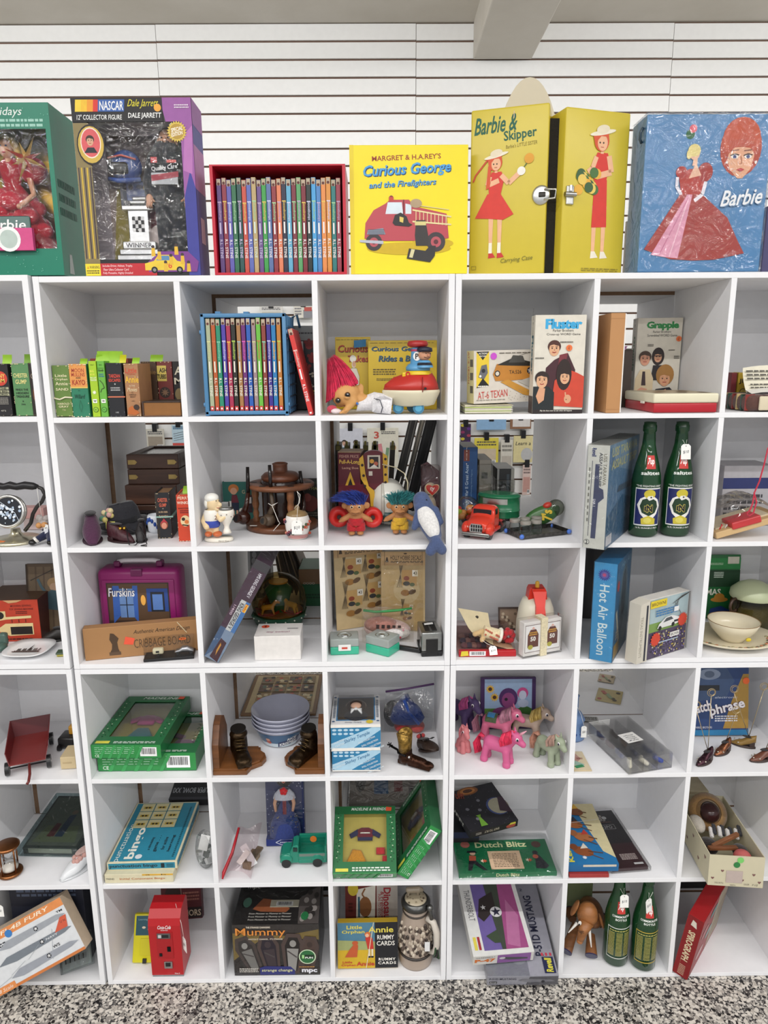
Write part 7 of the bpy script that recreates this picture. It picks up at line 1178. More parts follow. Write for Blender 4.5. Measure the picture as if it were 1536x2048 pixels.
M,w_,h=stand((122,1539),(156,1537),(121,1515),z+.003);carton('cream_box','small cream box on black wheels, in front of the black toy loader','toy',M,w_-.004,.06,h,'c8b48c:q',b=.002,front=lambda a:a.r(.15,.45,.75,.6,'b8a27a'))
# -- two green window boxes
def greenbox(lab,M,w_,d,h,title,cloth,win,th='front'):     # top face carries the window; local z is up from that face
    t=thing('clothes_box',lab,'doll clothes box',M,None);g=G();x0,x1,y0,y1=[q*s for q,s in zip(win,(w_,w_,d,d))];c='1f6a3c:q'
    g.box(0,0,0,w_,d,.002,c);g.box(0,0,.002,w_,.002,h,'2c8a44:q');g.box(0,d-.002,.002,w_,d,h,c);g.box(0,.002,.002,.002,d-.002,h,c);g.box(w_-.002,.002,.002,w_,d-.002,h,c);g.box(.002,.002,.002,w_-.002,d-.002,h*.35,'b8a84c')
    for q in ((.002,.002,x0,d-.002),(x1,.002,w_-.002,d-.002),(x0,.002,x1,y0),(x0,y1,x1,d-.002)):g.box(q[0],q[1],h-.0015,q[2],q[3],h,'1f6a3c:q')
    a=g.art((0,0,h),(w_,0,0),(0,d,0));a.t(title,.56,.955,.58,.045,'e6ece4',.25,.01);a.r(.04,.03,.24,.075,'d8d04c');a.small(.3,.03,.9,.07 if d>.2 else .1,2,'e6ece4',.5)
    for s in (.07,.93):
        for k in range(26):a.e(s+.03*math.sin(k*1.9),win[2]+(win[3]-win[2])*k/25,.011,('12381f','143c24','c8d8b8')[k % 3],.007)
    a.poly([(.84,.92),(.93,.92),(.94,.975),(.85,.985)],'e0502c');a=g.art((0,0,0),(w_,0,0),(0,0,h));a.bars(.7,.18,.94,.85);a.small(.05,.35,.62,.9,4,'8ac098',.4);a.t('CE',.08,.2,.06,.2,'e0ece0',0,.01)
    for k in range(5):a.poly([(.1+.13*k,0),(.14+.13*k,0),(.24+.13*k,1),(.2+.13*k,1)],'3a9a54')
    g.build('carton',t);cloth(t,w_,d,h);G().box(x0-.004,y0-.004,h-.003,x1+.004,y1+.004,h-.0022,'fdfdfd:k').build('window',t);return t
def suit(t,w_,d,h,top,sleeves,bottom,extra=None,white=True):
    zz=h*.35+.004;g=G();f=lambda x,y:(w_*x,d*y)
    def flat(pts,c,z0=.0,hh=.006):n=len(pts);q=[f(*p) for p in pts];cx=sum(p[0] for p in q)/n;cy=sum(p[1] for p in q)/n;g.rings([[(x,y,zz+z0) for x,y in q],[(x,y,zz+z0+hh*.6) for x,y in q],[(cx+(x-cx)*.8,cy+(y-cy)*.8,zz+z0+hh) for x,y in q]],c)
    flat([(.38,.52),(.62,.52),(.64,.66),(.56,.7),(.44,.7),(.36,.66)],top);flat([(.38,.68),(.24,.6),(.27,.54),(.4,.6)],sleeves);flat([(.62,.68),(.76,.6),(.73,.54),(.6,.6)],sleeves);g.build('doll_top',t);g=G();flat(bottom[1],bottom[0]);g.build('doll_bottoms',t)
    if extra:g=G();extra(flat);g.build('accessories',t)
M,w_,d=lies((197,1543),(393,1541),(404,1424),z,.05)
greenbox('green doll clothes box underneath, purple checked dress in its window',M,w_,min(d,.262),.05,'MADELINE',lambda t,w_,d,h:suit(t,w_,d,h,'8a4a78:f','8a4a78:f',('a85a90:f',[(.6,.2),(.88,.2),(.92,.5),(.7,.52)])),(.1,.94,.22,.9))
M2,w2,d2=lies((178,1517),(317,1517),(300,1396),z+.0505,.037);M2.translation.y=max(M2.translation.y,-.025)
greenbox('green doll clothes box lying on top, pink top and teal shorts in its window',M2,w2,.262,.037,'MADELINE',lambda t,w_,d,h:suit(t,w_,d,h,'c83c8c:f','c83c8c:f',('2a7a84:f',[(.34,.22),(.48,.26),(.58,.2),(.72,.3),(.6,.44),(.44,.44)])),(.17,.83,.16,.88))
# -- carved bookends with bronzed boots
def bookend(lab,sx,px,wd):
    f=onZ(px,1550,z);t=thing('bookend',lab,'bookend',TR(f.x,.012,z));OK_='7a4c26:w'
    g=G();out=[(0,0),(wd*.68,0),(wd*.74,.022),(wd*.94,.04),(wd,.062),(wd*.94,.084),(wd*.84,.094),(wd*.82,.112),(0,.112)]
    for sc_,z0,z1 in ((1,0,.011),(.95,.011,.016)):q=[(sx*x*sc_,.056+(y-.056)*sc_) for x,y in out];q=q if sx>0 else q[::-1];g.rings([[(x,y,z0) for x,y in q],[(x,y,z1) for x,y in q]],OK_,sm=False)
    g.build('base',t)
    g=G();pr=[(.004,.0),(.004,.07),(.014,.085),(.03,.112),(.05,.122),(.056,.126),(.062,.122),(.082,.112),(.098,.085),(.108,.07),(.108,.0)];x0,x1=(0,.016) if sx>0 else (-.016,0);g.rings([[(x0,y,q+.011) for y,q in pr],[(x1,y,q+.011) for y,q in pr]],'6e4424:w',sm=False);g.build('upright',t)
    b=thing('bronzed_boot','x','x',TR(0,0,0));b.parent=t;del b['label'],b['category'];b.matrix_world=TR(f.x+sx*wd*.47,.07,z+.0165) @ ROT(0,0,-30 if sx<0 else 22) @ SC(1.3,1.2,1.15)
    g=G();limb(g,(0,.014,.046),(0,.012,.016),.017,.018);limb(g,(0,.012,.014),(0,-.028,.012),.0145,.0155);g.ell((0,-.036,.011),(.017,.017,.012),'x');g.ell((0,.01,.052),(.0185,.018,.012),'x');g.box(-.014,-.05,0,.014,.03,.006,'x');h_=remesh(g,'boot_body','3a2c1c:z',.0022,b,it=3)
    g=G();g.cyl((0,.012,.061),(0,.011,.0655),.0155,'100c08:q');[g.tube([(-.01,-.002-.005*k,.044-.0055*k),(.01,-.004-.005*k,.042-.0055*k)],.0014,'5a482c:z',6) for k in range(6)];g.build('laces',b);return t
bookend('carved oak bookend with a bronzed baby boot, left of the bowls',1,427,.125)
bookend('carved oak bookend with a bronzed baby boot, right of the bowls',-1,649,.11)
# -- stacked cereal bowls
p=onZ(562,1481,z);rr=onY(620,1408,.19).x-onY(562,1408,.19).x;oz=onY(562,1420,.19).z-z
for k in range(4):
    t=thing('plastic_bowl',('printed grey plastic bowl at the bottom of the stack','second grey plastic bowl from the bottom of the stack','third grey plastic bowl from the bottom of the stack','topmost of the stacked grey plastic bowls')[k],'bowl',TR(p.x,.19,z+.0118*k),'nested plastic bowls');hb=oz-.03
    g=G();g.lathe([(0,0),(rr*.62,0),(rr*.66,.004),(rr*.96,hb-.004),(rr,hb),(rr*1.0,hb+.004),(rr*.985,hb+.004),(rr*.62,.008),(0,.006)],'a8aabb:g',48);g.build('bowl',t)
    if k==0:
        g=G();h=G();a=h.art((0,0,0),(rr*1.5,0,0),(0,0,hb*.86));a.r(0,0,1,1,'3a6288:g');a.r(0,0,1,.3,'d0dce4:g');a.poly([(.5,.02),(.52,.4),(1,.75),(1,.3)],'1c2c5c:g');a.t('RICE',.82,.62,.22,.2,'f0f0f0',.3,.03,12);a.t('KRISPIES',.74,.3,.42,.22,'f0f0f0',.3,.03,12);a.e(.3,.4,.06,'b84a30:g',.14);a.e(.3,.6,.05,'d8a088:g',.1)
        fine(h);L0=list(h.mats);g.mats=L0
        for v in h.v:s=.06+.84*v.z/(hb*.86);q=rr*(.645+.335*s)+.0006-v.y;an=R(-92)+(v.x-rr*.75)/(rr*.8);g.v.append(V((q*math.cos(an),q*math.sin(an),s*hb)))
        g.f=h.f;g.m=h.m;g.s=h.s;g.build('printed_band',t)
a0=onZ(478,1434,z);b0=onZ(632,1434,z)
def A(a):
    a.r(.05,.04,.95,.96,'cbb68c');rn=random.Random(5)
    for i in range(4):
        for j in range(4):x,y=.13+.2*j,.1+.21*i;a.r(x,y,x+.18,y+.19,('8a7458','a08458','6e5040')[(i+j) % 3]);[a.e(x+.02+.14*rn.random(),y+.03+.13*rn.random(),.03,rn.choice(('3a2c26','b85a40','d8c8a0','5a6a58','2a2220')),.025) for _ in range(7)]
carton('comic_board','tan board of comic panels lying behind the stacked bowls','comic page',TR(max(a0.x,.329),.312,z+.001),min(b0.x-a0.x-.005,.25),.27,.006,'8a6a4c',top=A)
# -- two doll collection cartons
def dollbox(lab,bl,br,tl,zb,d,top):
    M,w_,h=stand(bl,br,tl,zb)
    def A(a):
        a.r(0,.04,1,.9,'2b7ca8');a.poly([(.0,.1),(.0,.28),(.85,.9),(1,.9),(1,.78),(.4,.04),(.06,.04)],'a8cce0');a.poly([(.4,.04),(1,.78),(1,.04)],'2b7ca8');a.t('Shirley Temple',.52,.5,.56,.17,'2c6a98',.4,.01,22)
        for r_ in range(2):
            for k in range(5-r_):a.e(.07+.115*k,.8-.14*r_,.045,'b8d4e4',.045)
        for k in range(4):a.t('DOLL COLLECTION',.72+.06*k,.42-.12*k,.36,.07,'dce8ee',.1,.02,24);
        a.t('COLLECTION',.14,.36,.26,.07,'dce8ee',.1,.02,24);a.t('DOLL COLLECTION',.13,.2,.3,.07,'dce8ee',.1,.02,24);a.r(0,.9,1,1,'ece8e0');a.r(0,0,1,.04,'ece8e0')
    o=carton('doll_carton',lab,'doll box',M,w_,d,h,'dcdcdc:q',front=A,top=top);return o,M,w_,h
dollbox('blue and white doll carton at the bottom of the stack of two',(665,1547),(761,1546),(664,1501),z,.16,None)
zz=z+.0635
def A(a):
    a.r(.1,.12,.9,.9,'4a84b0');a.r(.13,.15,.87,.88,'4a4034');a.t('Shirley Temple',.5,.95,.3,.04,'2a3a58',.4);a.t('Shirley Temple',.45,.06,.34,.045,'2a3a58',.4);[a.e(x,y,.03,'3a5a80',.02) for x in (.05,.95) for y in (.1,.9)];[a.small(x,.2,x+.05,.8,16,'4a5a70') for x in (.03,.92)];a.e(.78,.07,.07,'d8c040')
o,M,w_,h=dollbox('blue and white doll carton on top, doll in straw hat in its lid window',(661,1502),(760,1500),(660,1450),zz,.16,A)
g=G();q=lambda x,y,s:V((w_*x,.16*y,h-.004+s));g.ell(q(.5,.62,.0),(.03,.034,.012),'c0ae88:f');g.build('straw_hat',o);g=G();g.ell(q(.5,.58,.006),(.026,.03,.009),'4a3424:h');g.build('hair',o);g=G();g.ell(q(.5,.52,.01),(.015,.018,.008),'c8a088:s');g.build('doll_face',o);g=G();g.ell(q(.5,.28,.002),(.033,.028,.008),'1c1c22:f');[g.tube([q(.4,.36+.04*k,.012),q(.5,.4-.02*k,.0135),q(.62,.36+.05*k,.012)],.0022,'d8d8d8:f',6) for k in range(-2,2)];g.build('sailor_top',o);G().box(w_*.12,.16*.14,h+.009,w_*.88,.16*.89,h+.0098,'fdfdfd:k').build('window',o)
# -- bag with blue clothes; boot and clog ornaments
p=onZ(815,1475,z);t=thing('clothes_bag','zip bag with doll clothes, blue cap and red bits, behind the brown boot','bag',TR(p.x,p.y+.03,z));P=lambda px,py,Y:rel(px,py,V((p.x,p.y+.03,z)),Y);fy=p.y+.03
g=G();g.rings([[(c+r_*1.25*math.cos(a),.012*math.sin(a)*1.5,zz) for a in [2*math.pi*k/20 for k in range(20)]] for r_,zz,c in ((.034,.03,.0),(.04,.045,.0),(.03,.075,-.002),(.012,.1,-.004),(.006,.11,-.002))],'1f3f8a:f');g.tube([P(808,1400,fy-.024),P(818,1425,fy-.026),P(838,1448,fy-.024)],.005,'2a52a8:f');g.build('blue_cap',t)
g=G();g.ell((-.015,0,.018),(.022,.016,.016),'b83c38:f');g.ell((.028,0,.018),(.022,.018,.018),'c0504a:f');g.build('red_cloth',t);G().ell((-.04,.014,.05),(.026,.016,.04),'3a3a40:f').build('dark_cloth',t)
g=G();g.sheet(lambda u,v:(-.066+.135*u+.006*v,-.03*math.sin(math.pi*min(v*1.1,1))-.003*math.sin(11*u+5*v),.004+(.125+.018*u)*v),14,10,'eceef0:x');bg=g.build('bag',t);G().tube([(-.06,-.004,.126),(.0,-.006,.135),(.075,-.004,.148)],.003,'5a3a68:q',6).build('zip_seal',t)
p=onZ(828,1540,z);t=thing('boot_ornament','brown and gold cowboy boot ornament with a black spur','boot',TR(p.x-.004,p.y+.02,z) @ ROT(0,0,62));
g=G();limb(g,(0,.018,.034),(0,.02,.014),.017,.018);limb(g,(0,.016,.014),(0,-.03,.011),.015,.013);g.ell((0,-.042,.0095),(.013,.02,.0095),'x');g.box(-.013,-.054,0,.013,.006,.004,'x');g.box(-.012,.014,0,.012,.036,.01,'x');remesh(g,'foot','3c2418:z',.002,t,it=3)
g=G();g.rings([[(r_*math.cos(a),.02+dy+r_*.95*math.sin(a),zz+(.012*abs(math.cos(a)) if zz>.07 else 0)) for a in [2*math.pi*k/24 for k in range(24)]] for r_,zz,dy in ((.0175,.034,0),(.0185,.055,0),(.022,.078,.002),(.019,.078,.002),(.014,.06,0))],'9a7a3c:z');g.build('shaft',t)
g=G();g.tube([(-.018,.01,.03),(-.012,.034,.03),(0,.042,.03),(0,.062,.036)],.003,'1c1a1a:z');[g.tube([(0,.064,.038),(0,.064+.008*math.cos(k),.038+.008*math.sin(k))],.0014,'1c1a1a:z',5) for k in range(7)];g.ell((-.018,-.0,.03),.0035,'d8d8d8:m',8,6);g.build('spur',t)
p=onZ(856,1528,z);t=shoe('clog_ornament','dark brown pierced clog ornament leaning behind the boot',TR(p.x+.004,p.y+.036,z+.008) @ ROT(0,0,28) @ ROT(-24,0,0),.085,.042,.03,'33231a:l','120c08:f','2a1a12')
g=G();[g.box(-.014+.007*k,-.012-.004*(k % 2),.0285,-.0095+.007*k,-.004-.004*(k % 2),.0305,'0c0806:q') for k in range(5)];[g.ell((.008*math.sin(k),.03+.004*math.cos(k*2),.036),.006,('b03c3c:f','201a1a:f')[k % 2],7,5) for k in range(5)];g.build('cut_outs',t)
# -- toy ponies
def pony(lab,px,py,yaw,s,c,mane,tail,eye=1,pose=0):
    f=onZ(px,py,z);t=thing('toy_pony',lab,'toy pony',TR(f.x,f.y,z) @ ROT(0,0,yaw) @ SC(s,s,s),'toy ponies');g=G()      # nose towards local +x
    if pose:limb(g,(-.012,0,.02),(.004,0,.045),.017,.012);limb(g,(.004,0,.045),(.008,0,.062),.011,.01);hx,hz=.014,.072;L_=[(.014,w,.03,.018,w*1.2,.005) for w in (-.008,.008)]+[(-.014,w*1.4,.01,.006,w*1.6,.006) for w in (-.009,.009)]
    else:limb(g,(-.024,0,.046),(.016,0,.046),.0175,.0165);limb(g,(.02,0,.052),(.034,0,.07),.0135,.011);hx,hz=.042,.076;L_=[(x,w,.038,x*1.15,w*1.1,.006) for x in (-.03,.02) for w in (-.01,.01)]
    for x0,y0,z0,x1,y1,z1 in L_:limb(g,(x0,y0,z0),(x1,y1,z1+.006),.0088,.0082);g.cyl((x1,y1,0),(x1,y1,.01),.0098,'x',14)
    g.ell((hx,0,hz),(.015,.0125,.0145),'x');limb(g,(hx,0,hz-.002),(hx+.017,0,hz-.013),.0105,.0075)
    for w in (-.008,.008):g.cyl((hx-.006,w,hz+.01),(hx-.009,w*1.2,hz+.024),.0045,'x',10,.0008)
    remesh(g,'body',c,.0019,t,it=4);g=G()
    if eye:
        for w in (-1,1):g.ell((hx+.006,w*.0112,hz+.002),(.004,.0022,.0046),'e8e4e4:g',10,8);g.ell((hx+.0068,w*.0122,hz+.0015),(.0028,.0016,.0036),'1c1830:g',10,8)
        g.build('eyes',t)
    g=G();m0,m1=mane
    for i in range(150):
        q=random.random();r0=V((hx-.004-.024*q*(0 if pose else 1),random.uniform(-.003,.003),hz+.013-.016*q));g.tube([r0,r0+V((-.006,-.006,.006)),r0+V((-.006-.004*q,-.014,-.008)),r0+V((-.002-.004*q,-.0155,-.022))],[.0011,.0011,.0009,.0003],(m0,m1)[i % 2],4,False)
    g.build('mane',t)
    if tail:
        g=G()
        for i in range(110):r0=V((-.04,random.uniform(-.004,.004),.056));e=random.uniform(-.006,.006);g.tube([r0,r0+V((-.012,e,.004)),r0+V((-.02+e,e,-.02)),r0+V((-.014+e,e*1.5,-.046))],[.0012,.0012,.001,.0003],tail[i % 2],4,False)
        g.build('tail',t)
    return t
HP=('d82850:h','f03c64:h');PK=('c88aa0:h','a87888:h')
t=pony('pink toy unicorn with hot pink hair, standing front of the ponies',998,1524,-32,1.08,'c85a88:s',HP,HP);g=G();g.tube([(.05,0,.086),(.058,0,.094),(.066,0,.101)],[.004,.0028,.0008],'e0a0b0:g',10);g.build('horn',t);G().star=None
t2=pony('pink toy pony with a green and blue saddle cloth, behind the unicorn',996,1478,-24,1.12,'cc6888:s',PK,PK)
g=G();g.rings([[(x,.0195*math.sin(a),.046+.0195*math.cos(a)) for a in [R(-75+15*k) for k in range(11)]] for x in (-.03,-.002)],'4a5a3c:f',False,True,False);g.rings([[(x,.02*math.sin(a),.046+.02*math.cos(a)) for a in [R(-40+10*k) for k in range(9)]] for x in (-.026,-.008)],'3a84b8:f',False,True,False);g.build('saddle_cloth',t2)
pony('cream toy pony with yellow mane near the back right',1060,1474,-20,1.05,'b09c8c:s',('b89c50:h','c8b068:h'),None)
pony('pale green toy pony with pink mane at right front',1096,1522,-62,.98,'96a088:s',('c8a898:h','b89484:h'),('d8a088:h','c89078:h'))
pony('small pink toy pony sitting at the left wall',926,1499,-70,.84,'d07c80:s',('d07c80:h','c87078:h'),None,pose=1)
pony('purple toy pony with pink and yellow hair at back left',922,1452,-52,1.15,'4c3a66:s',('b04878:h','c8589a:h'),None)
a0,b0=onY(962,1440,.22),onY(1072,1440,.22)
def A(a):a.r(0,0,1,1,'3f2458');a.r(.07,.05,.93,.97,'9ab4d4');a.r(.07,.05,.93,.4,'5a8a3c');a.e(.3,.3,.2,'4a7a34',.1);a.e(.8,.35,.13,'3a6a2c',.09);[(a.star(x,y,.09,.05,12,'e0b030'),a.e(x,y,.035,'4a2c1c')) for x,y in ((.17,.78),(.25,.62))];a.e(.5,.6,.17,'4a2460',.2);a.e(.5,.56,.12,'8a4078',.15);a.e(.4,.3,.2,'7a3a70',.13);a.e(.46,.58,.03,'1c1428');a.e(.76,.7,.1,'c84a88',.11);a.e(.76,.66,.07,'c8d0e4',.09);a.e(.77,.5,.1,'b8c4dc',.08)
carton('framed_picture','purple framed picture with sunflowers behind the toy ponies','picture',TR(a0.x,.225,z) @ ROT(-6),b0.x-a0.x,.01,.15,'3f2458:q',front=A)
# -- blue porcelain boot, card, acrylic case
p=onZ(1160,1482,z);t=thing('porcelain_house','blue glazed porcelain piece with a white tag, cut by the divider','ornament',TR(p.x-.016,p.y+.026,z));G().lathe([(0,0),(.034,0),(.036,.008),(.034,.03),(.03,.05),(.034,.056),(.022,.075),(.014,.082),(.014,.12),(.016,.124),(0,.126)],'6a88b4:g',28).build('body',t);g=G();[g.ell((.034*math.cos(R(q)),.034*math.sin(R(q)),.022),(.008,.004,.005),'2c4488:g',8,6) for q in (-60,-95,-30)];g.build('painted_band',t);price_tag(t,(.022,-.036,.05),.015,.034,'$8',string=[(.0,-.012,.11),(.014,-.03,.08),(.022,-.036,.05)])
a0=onZ(1147,1541,z);b0=onZ(1199,1541,z)
def A(a):a.r(.02,.02,.98,.98,'d8c8a8');a.poly([(.1,.5),(.5,.9),(.7,.6),(.3,.35)],'b89084');a.poly([(.05,.3),(.6,.2),(.75,.3),(.3,.5)],'9ab8a8');a.poly([(.2,.1),(.7,.18),(.6,.3),(.1,.22)],'3a8a5c');a.small(.45,.55,.8,.65,2,'8a4a40')
carton('greeting_card','beige greeting card lying flat in front of the blue porcelain','card',TR(max(a0.x,1.232),.01,z),.046,.09,.003,'cbb994',top=A)
M,w_,d=lies((1248,1550),(1349,1549),(1290,1446),z,.04);d=min(d,.26);M=M @ X(((1,-.42,0,0),(0,1,0,0),(0,0,1,0),(0,0,0,1)));M=TR(M.translation.x+.012,M.translation.y,M.translation.z) @ ROT(0,0,14);w_=.125;d=.2
t=thing('acrylic_case','clear acrylic case of tiny doll shoes with a handwritten note','display case',M)
g=G();g.box(0,0,0,w_,d,.003,'fdfdfd:k');[g.box(*q,'fdfdfd:k') for q in ((0,0,.003,w_,.002,.04),(0,d-.002,.003,w_,d,.04),(0,.002,.003,.002,d-.002,.04),(w_-.002,.002,.003,w_,d-.002,.04),(.002,.07,.003,w_-.002,.072,.038),(w_*.33,.002,.003,w_*.33+.002,d-.002,.038),(w_*.66,.002,.003,w_*.66+.002,d-.002,.038))];g.box(0,.001,.04,w_,d,.0425,'fdfdfd:k',.0008);g.build('case',t);G().at(TR(w_*.5,.09,.0432) @ ROT(0,0,6)).box(-.024,-.02,0,.024,.024,.0005,'e8e6e2').build('note',t)
g=G();a=g.art((w_*.5-.022,.075,.0438),(.044,0,0),(0,.034,0));[a.t(q,.5,.8-.25*i,.7,.15,'3a3a48',.4) for i,q in enumerate(('doll','shoes','vintage','$20'))];g.build('handwriting',t)
for k in range(11):
    c,r_=k % 3,k//3;m=TR(w_*(.17+.33*c),.03+.046*r_,.0035) @ ROT(0,0,random.uniform(-30,30));col=('d8d4c0:q','dcd8c8:q','2a48a8:g','23346e:q','30304c:q','1f3a7a:q','5a3a34:q','8a6a4c:q','6a6a78:q','4a2c28:q','3a2c2a:q')[k]
    g=G();g.at(m);limb(g,(0,.008,.008),(0,-.01,.006),.0065,.006);g.cyl((0,.008,.008),(0,.01,.018),.006,'x',12);r2=remesh(g,'x',col,.0016,it=3);r2.name='doll_shoe';tag(r2,('tiny white doll shoe at the front left of the acrylic case','tiny white strapped doll shoe front middle of the acrylic case','tiny bright blue doll shoe front right of the acrylic case')[k] if k<3 else 'tiny doll shoe further back in the acrylic case','doll shoe','doll shoes in the acrylic case');r2.matrix_world=M
# -- cards lying behind
for k,(px,py,s,c,lab) in enumerate(((1195,1362,.05,'c0b094','small beige envelope lying on the back shelf behind the acrylic case'),(1190,1400,.075,'b8a878','old comic lying on the back shelf behind the acrylic case'))):
    q=onZ(px,py,z+.002);
    if q.y<.33:q.y=.33
    carton('paper_card',lab,'paper',TR(q.x,q.y,z+.001) @ ROT(0,0,-24),s,s*1.2,.002,c,top=lambda a:[a.e(.15+.7*((j*.37) % 1),.15+.7*((j*.61) % 1),.09,('a85a50','8a9a78','5a5448')[j % 3]) for j in range(9)])
a0=onZ(1206,1436,z);carton('silver_bar','clear packet with a silver bar lying behind the acrylic case','packet',TR(1.30,.26,z+.001) @ ROT(0,0,-6),.075,.025,.006,'8a8a88:m',top=lambda a:a.small(.05,.15,.95,.85,3,'3a3a3c'))
# -- word game box and shoe clip holders
a0,b0=onY(1384,1470,.17),onY(1496,1470,.17)
def A(a):a.r(0,0,1,1,'2c4474');a.poly([(.55,.1),(1,.1),(1,.9),(.9,.9),(.7,.5)],'a8843c');a.poly([(0,.5),(.6,.55),(.75,.8),(.6,1),(0,1)],'3f5478');a.e(.3,.9,.2,'8a98b0',.08);a.e(.3,.9,.09,'5a6880',.05);a.r(0,.66,.48,.74,'22262c');a.r(0,0,1,.08,'2a78a8');a.t('electronic',.6,.56,.4,.03,'c8d0e0',.1);a.t('catch',.16,.42,.36,.16,'3a1838',0,.06,12);a.t('catch',.16,.42,.36,.16,'f0ecf0',0,.03,12);a.t('phrase',.62,.4,.64,.19,'3a1838',0,.07,14);a.t('phrase',.62,.4,.64,.19,'f0ecf0',0,.03,14);a.small(.4,.2,.8,.3,3,'d8d8e0');a.e(.95,.8,.06,'e0642c',.05);a.t('PARKER BROTHERS',.2,.12,.3,.03,'e0e0e8')
carton('board_game','blue and gold word game box behind the shoe photo holders','board game',TR(max(a0.x,1.54),.17,z) @ ROT(-10),b0.x-max(a0.x,1.54),.03,.19,'2c4474:q',front=A)
def holder(lab,px,py,yaw,c,rings,s=1):
    f=onZ(px,py,z);t=shoe('photo_holder',lab,TR(f.x,f.y+.022,z) @ ROT(0,0,yaw) @ SC(s,s,s),.06,.024,.022,c,'1a1416:f','3a2c28',heel=.016,toe=.3,point=.6,cat='photo holder',group='shoe photo holders');Mi=t.matrix_world.inverted()
    g=G();[g.ell((.011*math.cos(k),-.012+.012*math.sin(k),.012),.0022,'c8c0b0:m',7,5) for k in range(6)];g.build('beads',t)
    for qx,qy,Y in rings:
        e=Mi @ onY(qx,qy,Y);g=G();g.tube([(0,.012,.03),e-V((0,0,.012))],.0009,'c8b48c:m',6);g.torus(e,.0105,.0009,'c8b48c:m',ROT(90,0,-yaw),24,6);g.torus(e+V((.001,.001,0)),.0075,.0008,'c8b48c:m',ROT(90,0,-yaw),24,6);g.build('wire_clip',t)
holder('dark bronze shoe photo holder with pearl trim, front left',1416,1535,-58,'4a3038:z',((1423,1385,.06),(1393,1410,.06)))
holder('copper shoe photo holder behind the dark bronze one',1452,1515,-60,'8a5a40:z',((1473,1420,.07),))
holder('olive gold high heel photo holder at the back right',1494,1500,-120,'8a6c34:q',((1469,1378,.1),(1528,1373,.1)))
holder('brown sandal photo holder cut by the right photo edge',1530,1530,-80,'6a4030:q',((1560,1420,.06),))
# ================================================================ fifth row
z=Z[5]
p=onZ(16,1764,z);t=thing('hourglass','brass hourglass with white sand at the left photo edge','hourglass',TR(p.x-.008,p.y+.03,z+.003));BR='8a5a38:m';h=onY(14,1690,p.y+.03).z-z
g=G();[g.lathe([(0,q),(.028,q),(.031,q+.004),(.031,q+.007),(.026,q+.01),(0,q+.01)],BR,32) for q in (0,h-.01)];[g.tube([(.025*math.cos(k),.025*math.sin(k),.008),(.025*math.cos(k),.025*math.sin(k),h-.008)],.0022,BR) for k in (-.5,-1.9,1.2,2.6)];g.build('frame',t);g=G();pr=[(.001,.01),(.02,.014),(.022,h*.25),(.015,h*.4),(.003,h*.5),(.015,h*.6),(.022,h*.75),(.02,h-.014),(.001,h-.01)];g.lathe(pr,'fdfdfd:k',28);g.build('glass',t);G().lathe([(0,.011),(.019,.014),(.0205,h*.22),(.012,h*.3),(0,h*.33)],'dcd6cc',24).build('sand',t);price_tag(t,(.008,-.085,-.026),.024,.034,'$10',string=[(.002,-.026,h*.6),(.004,-.08,.03),(.008,-.084,-.026)])
M,w_,d=lies((29,1734),(140,1736),(165,1620),z+.003,.022);M=TR(0,.05,0) @ M;d=.21;t=carton('framed_print','dark framed print in a blue-edged bag, lying behind the white ceramic shoe','picture',M @ ROT(5,0,0),w_,min(d,.25),.022,'4a4a44',top=lambda a:(a.r(.04,.04,.96,.96,'6e6c60'),a.poly([(.1,.1),(.9,.1),(.8,.4),(.2,.4)],'7a7a5c'),a.poly([(.45,.2),(.5,.6),(.62,.62),(.6,.2)],'3a4458'),a.poly([(.3,.2),(.34,.45),(.44,.44),(.44,.2)],'6a3434'),a.e(.56,.66,.06,'8a7060'),a.e(.86,.8,.06,'1c4a34')),front=lambda a:a.r(.1,.2,.9,.9,'a8a08c'));G().box(-.012,-.01,-.0,w_+.012,min(d,.25)+.01,.026,'d4e2e4:x',.004).build('bag',t)
p=onZ(150,1758,z);t=shoe('ceramic_shoe','white ceramic shoe with a pink ruffle, beside the bagged print',TR(p.x-.002,p.y+.035,z+.003) @ ROT(0,0,-32),.11,.044,.042,'dcdee0:g','c0a098:f','d0d2d4:g',heel=.012,point=.6);g=G();[g.ell((.01*math.sin(k*2.4),-.012+.004*k,.03+.0015*k),.0075,'c89a90:f',8,6) for k in range(10)];g.build('ruffle',t)
carton('hardback_book','black book with gold letters lying behind the bagged print','book',TR(-.175,.3,z+.003),.14,.2,.03,'1a1a18',top=lambda a:(a.t('JOY',.45,.22,.5,.22,'8a8a3c',.1,.02),a.r(0,0,.4,.03,'8a9a40')))
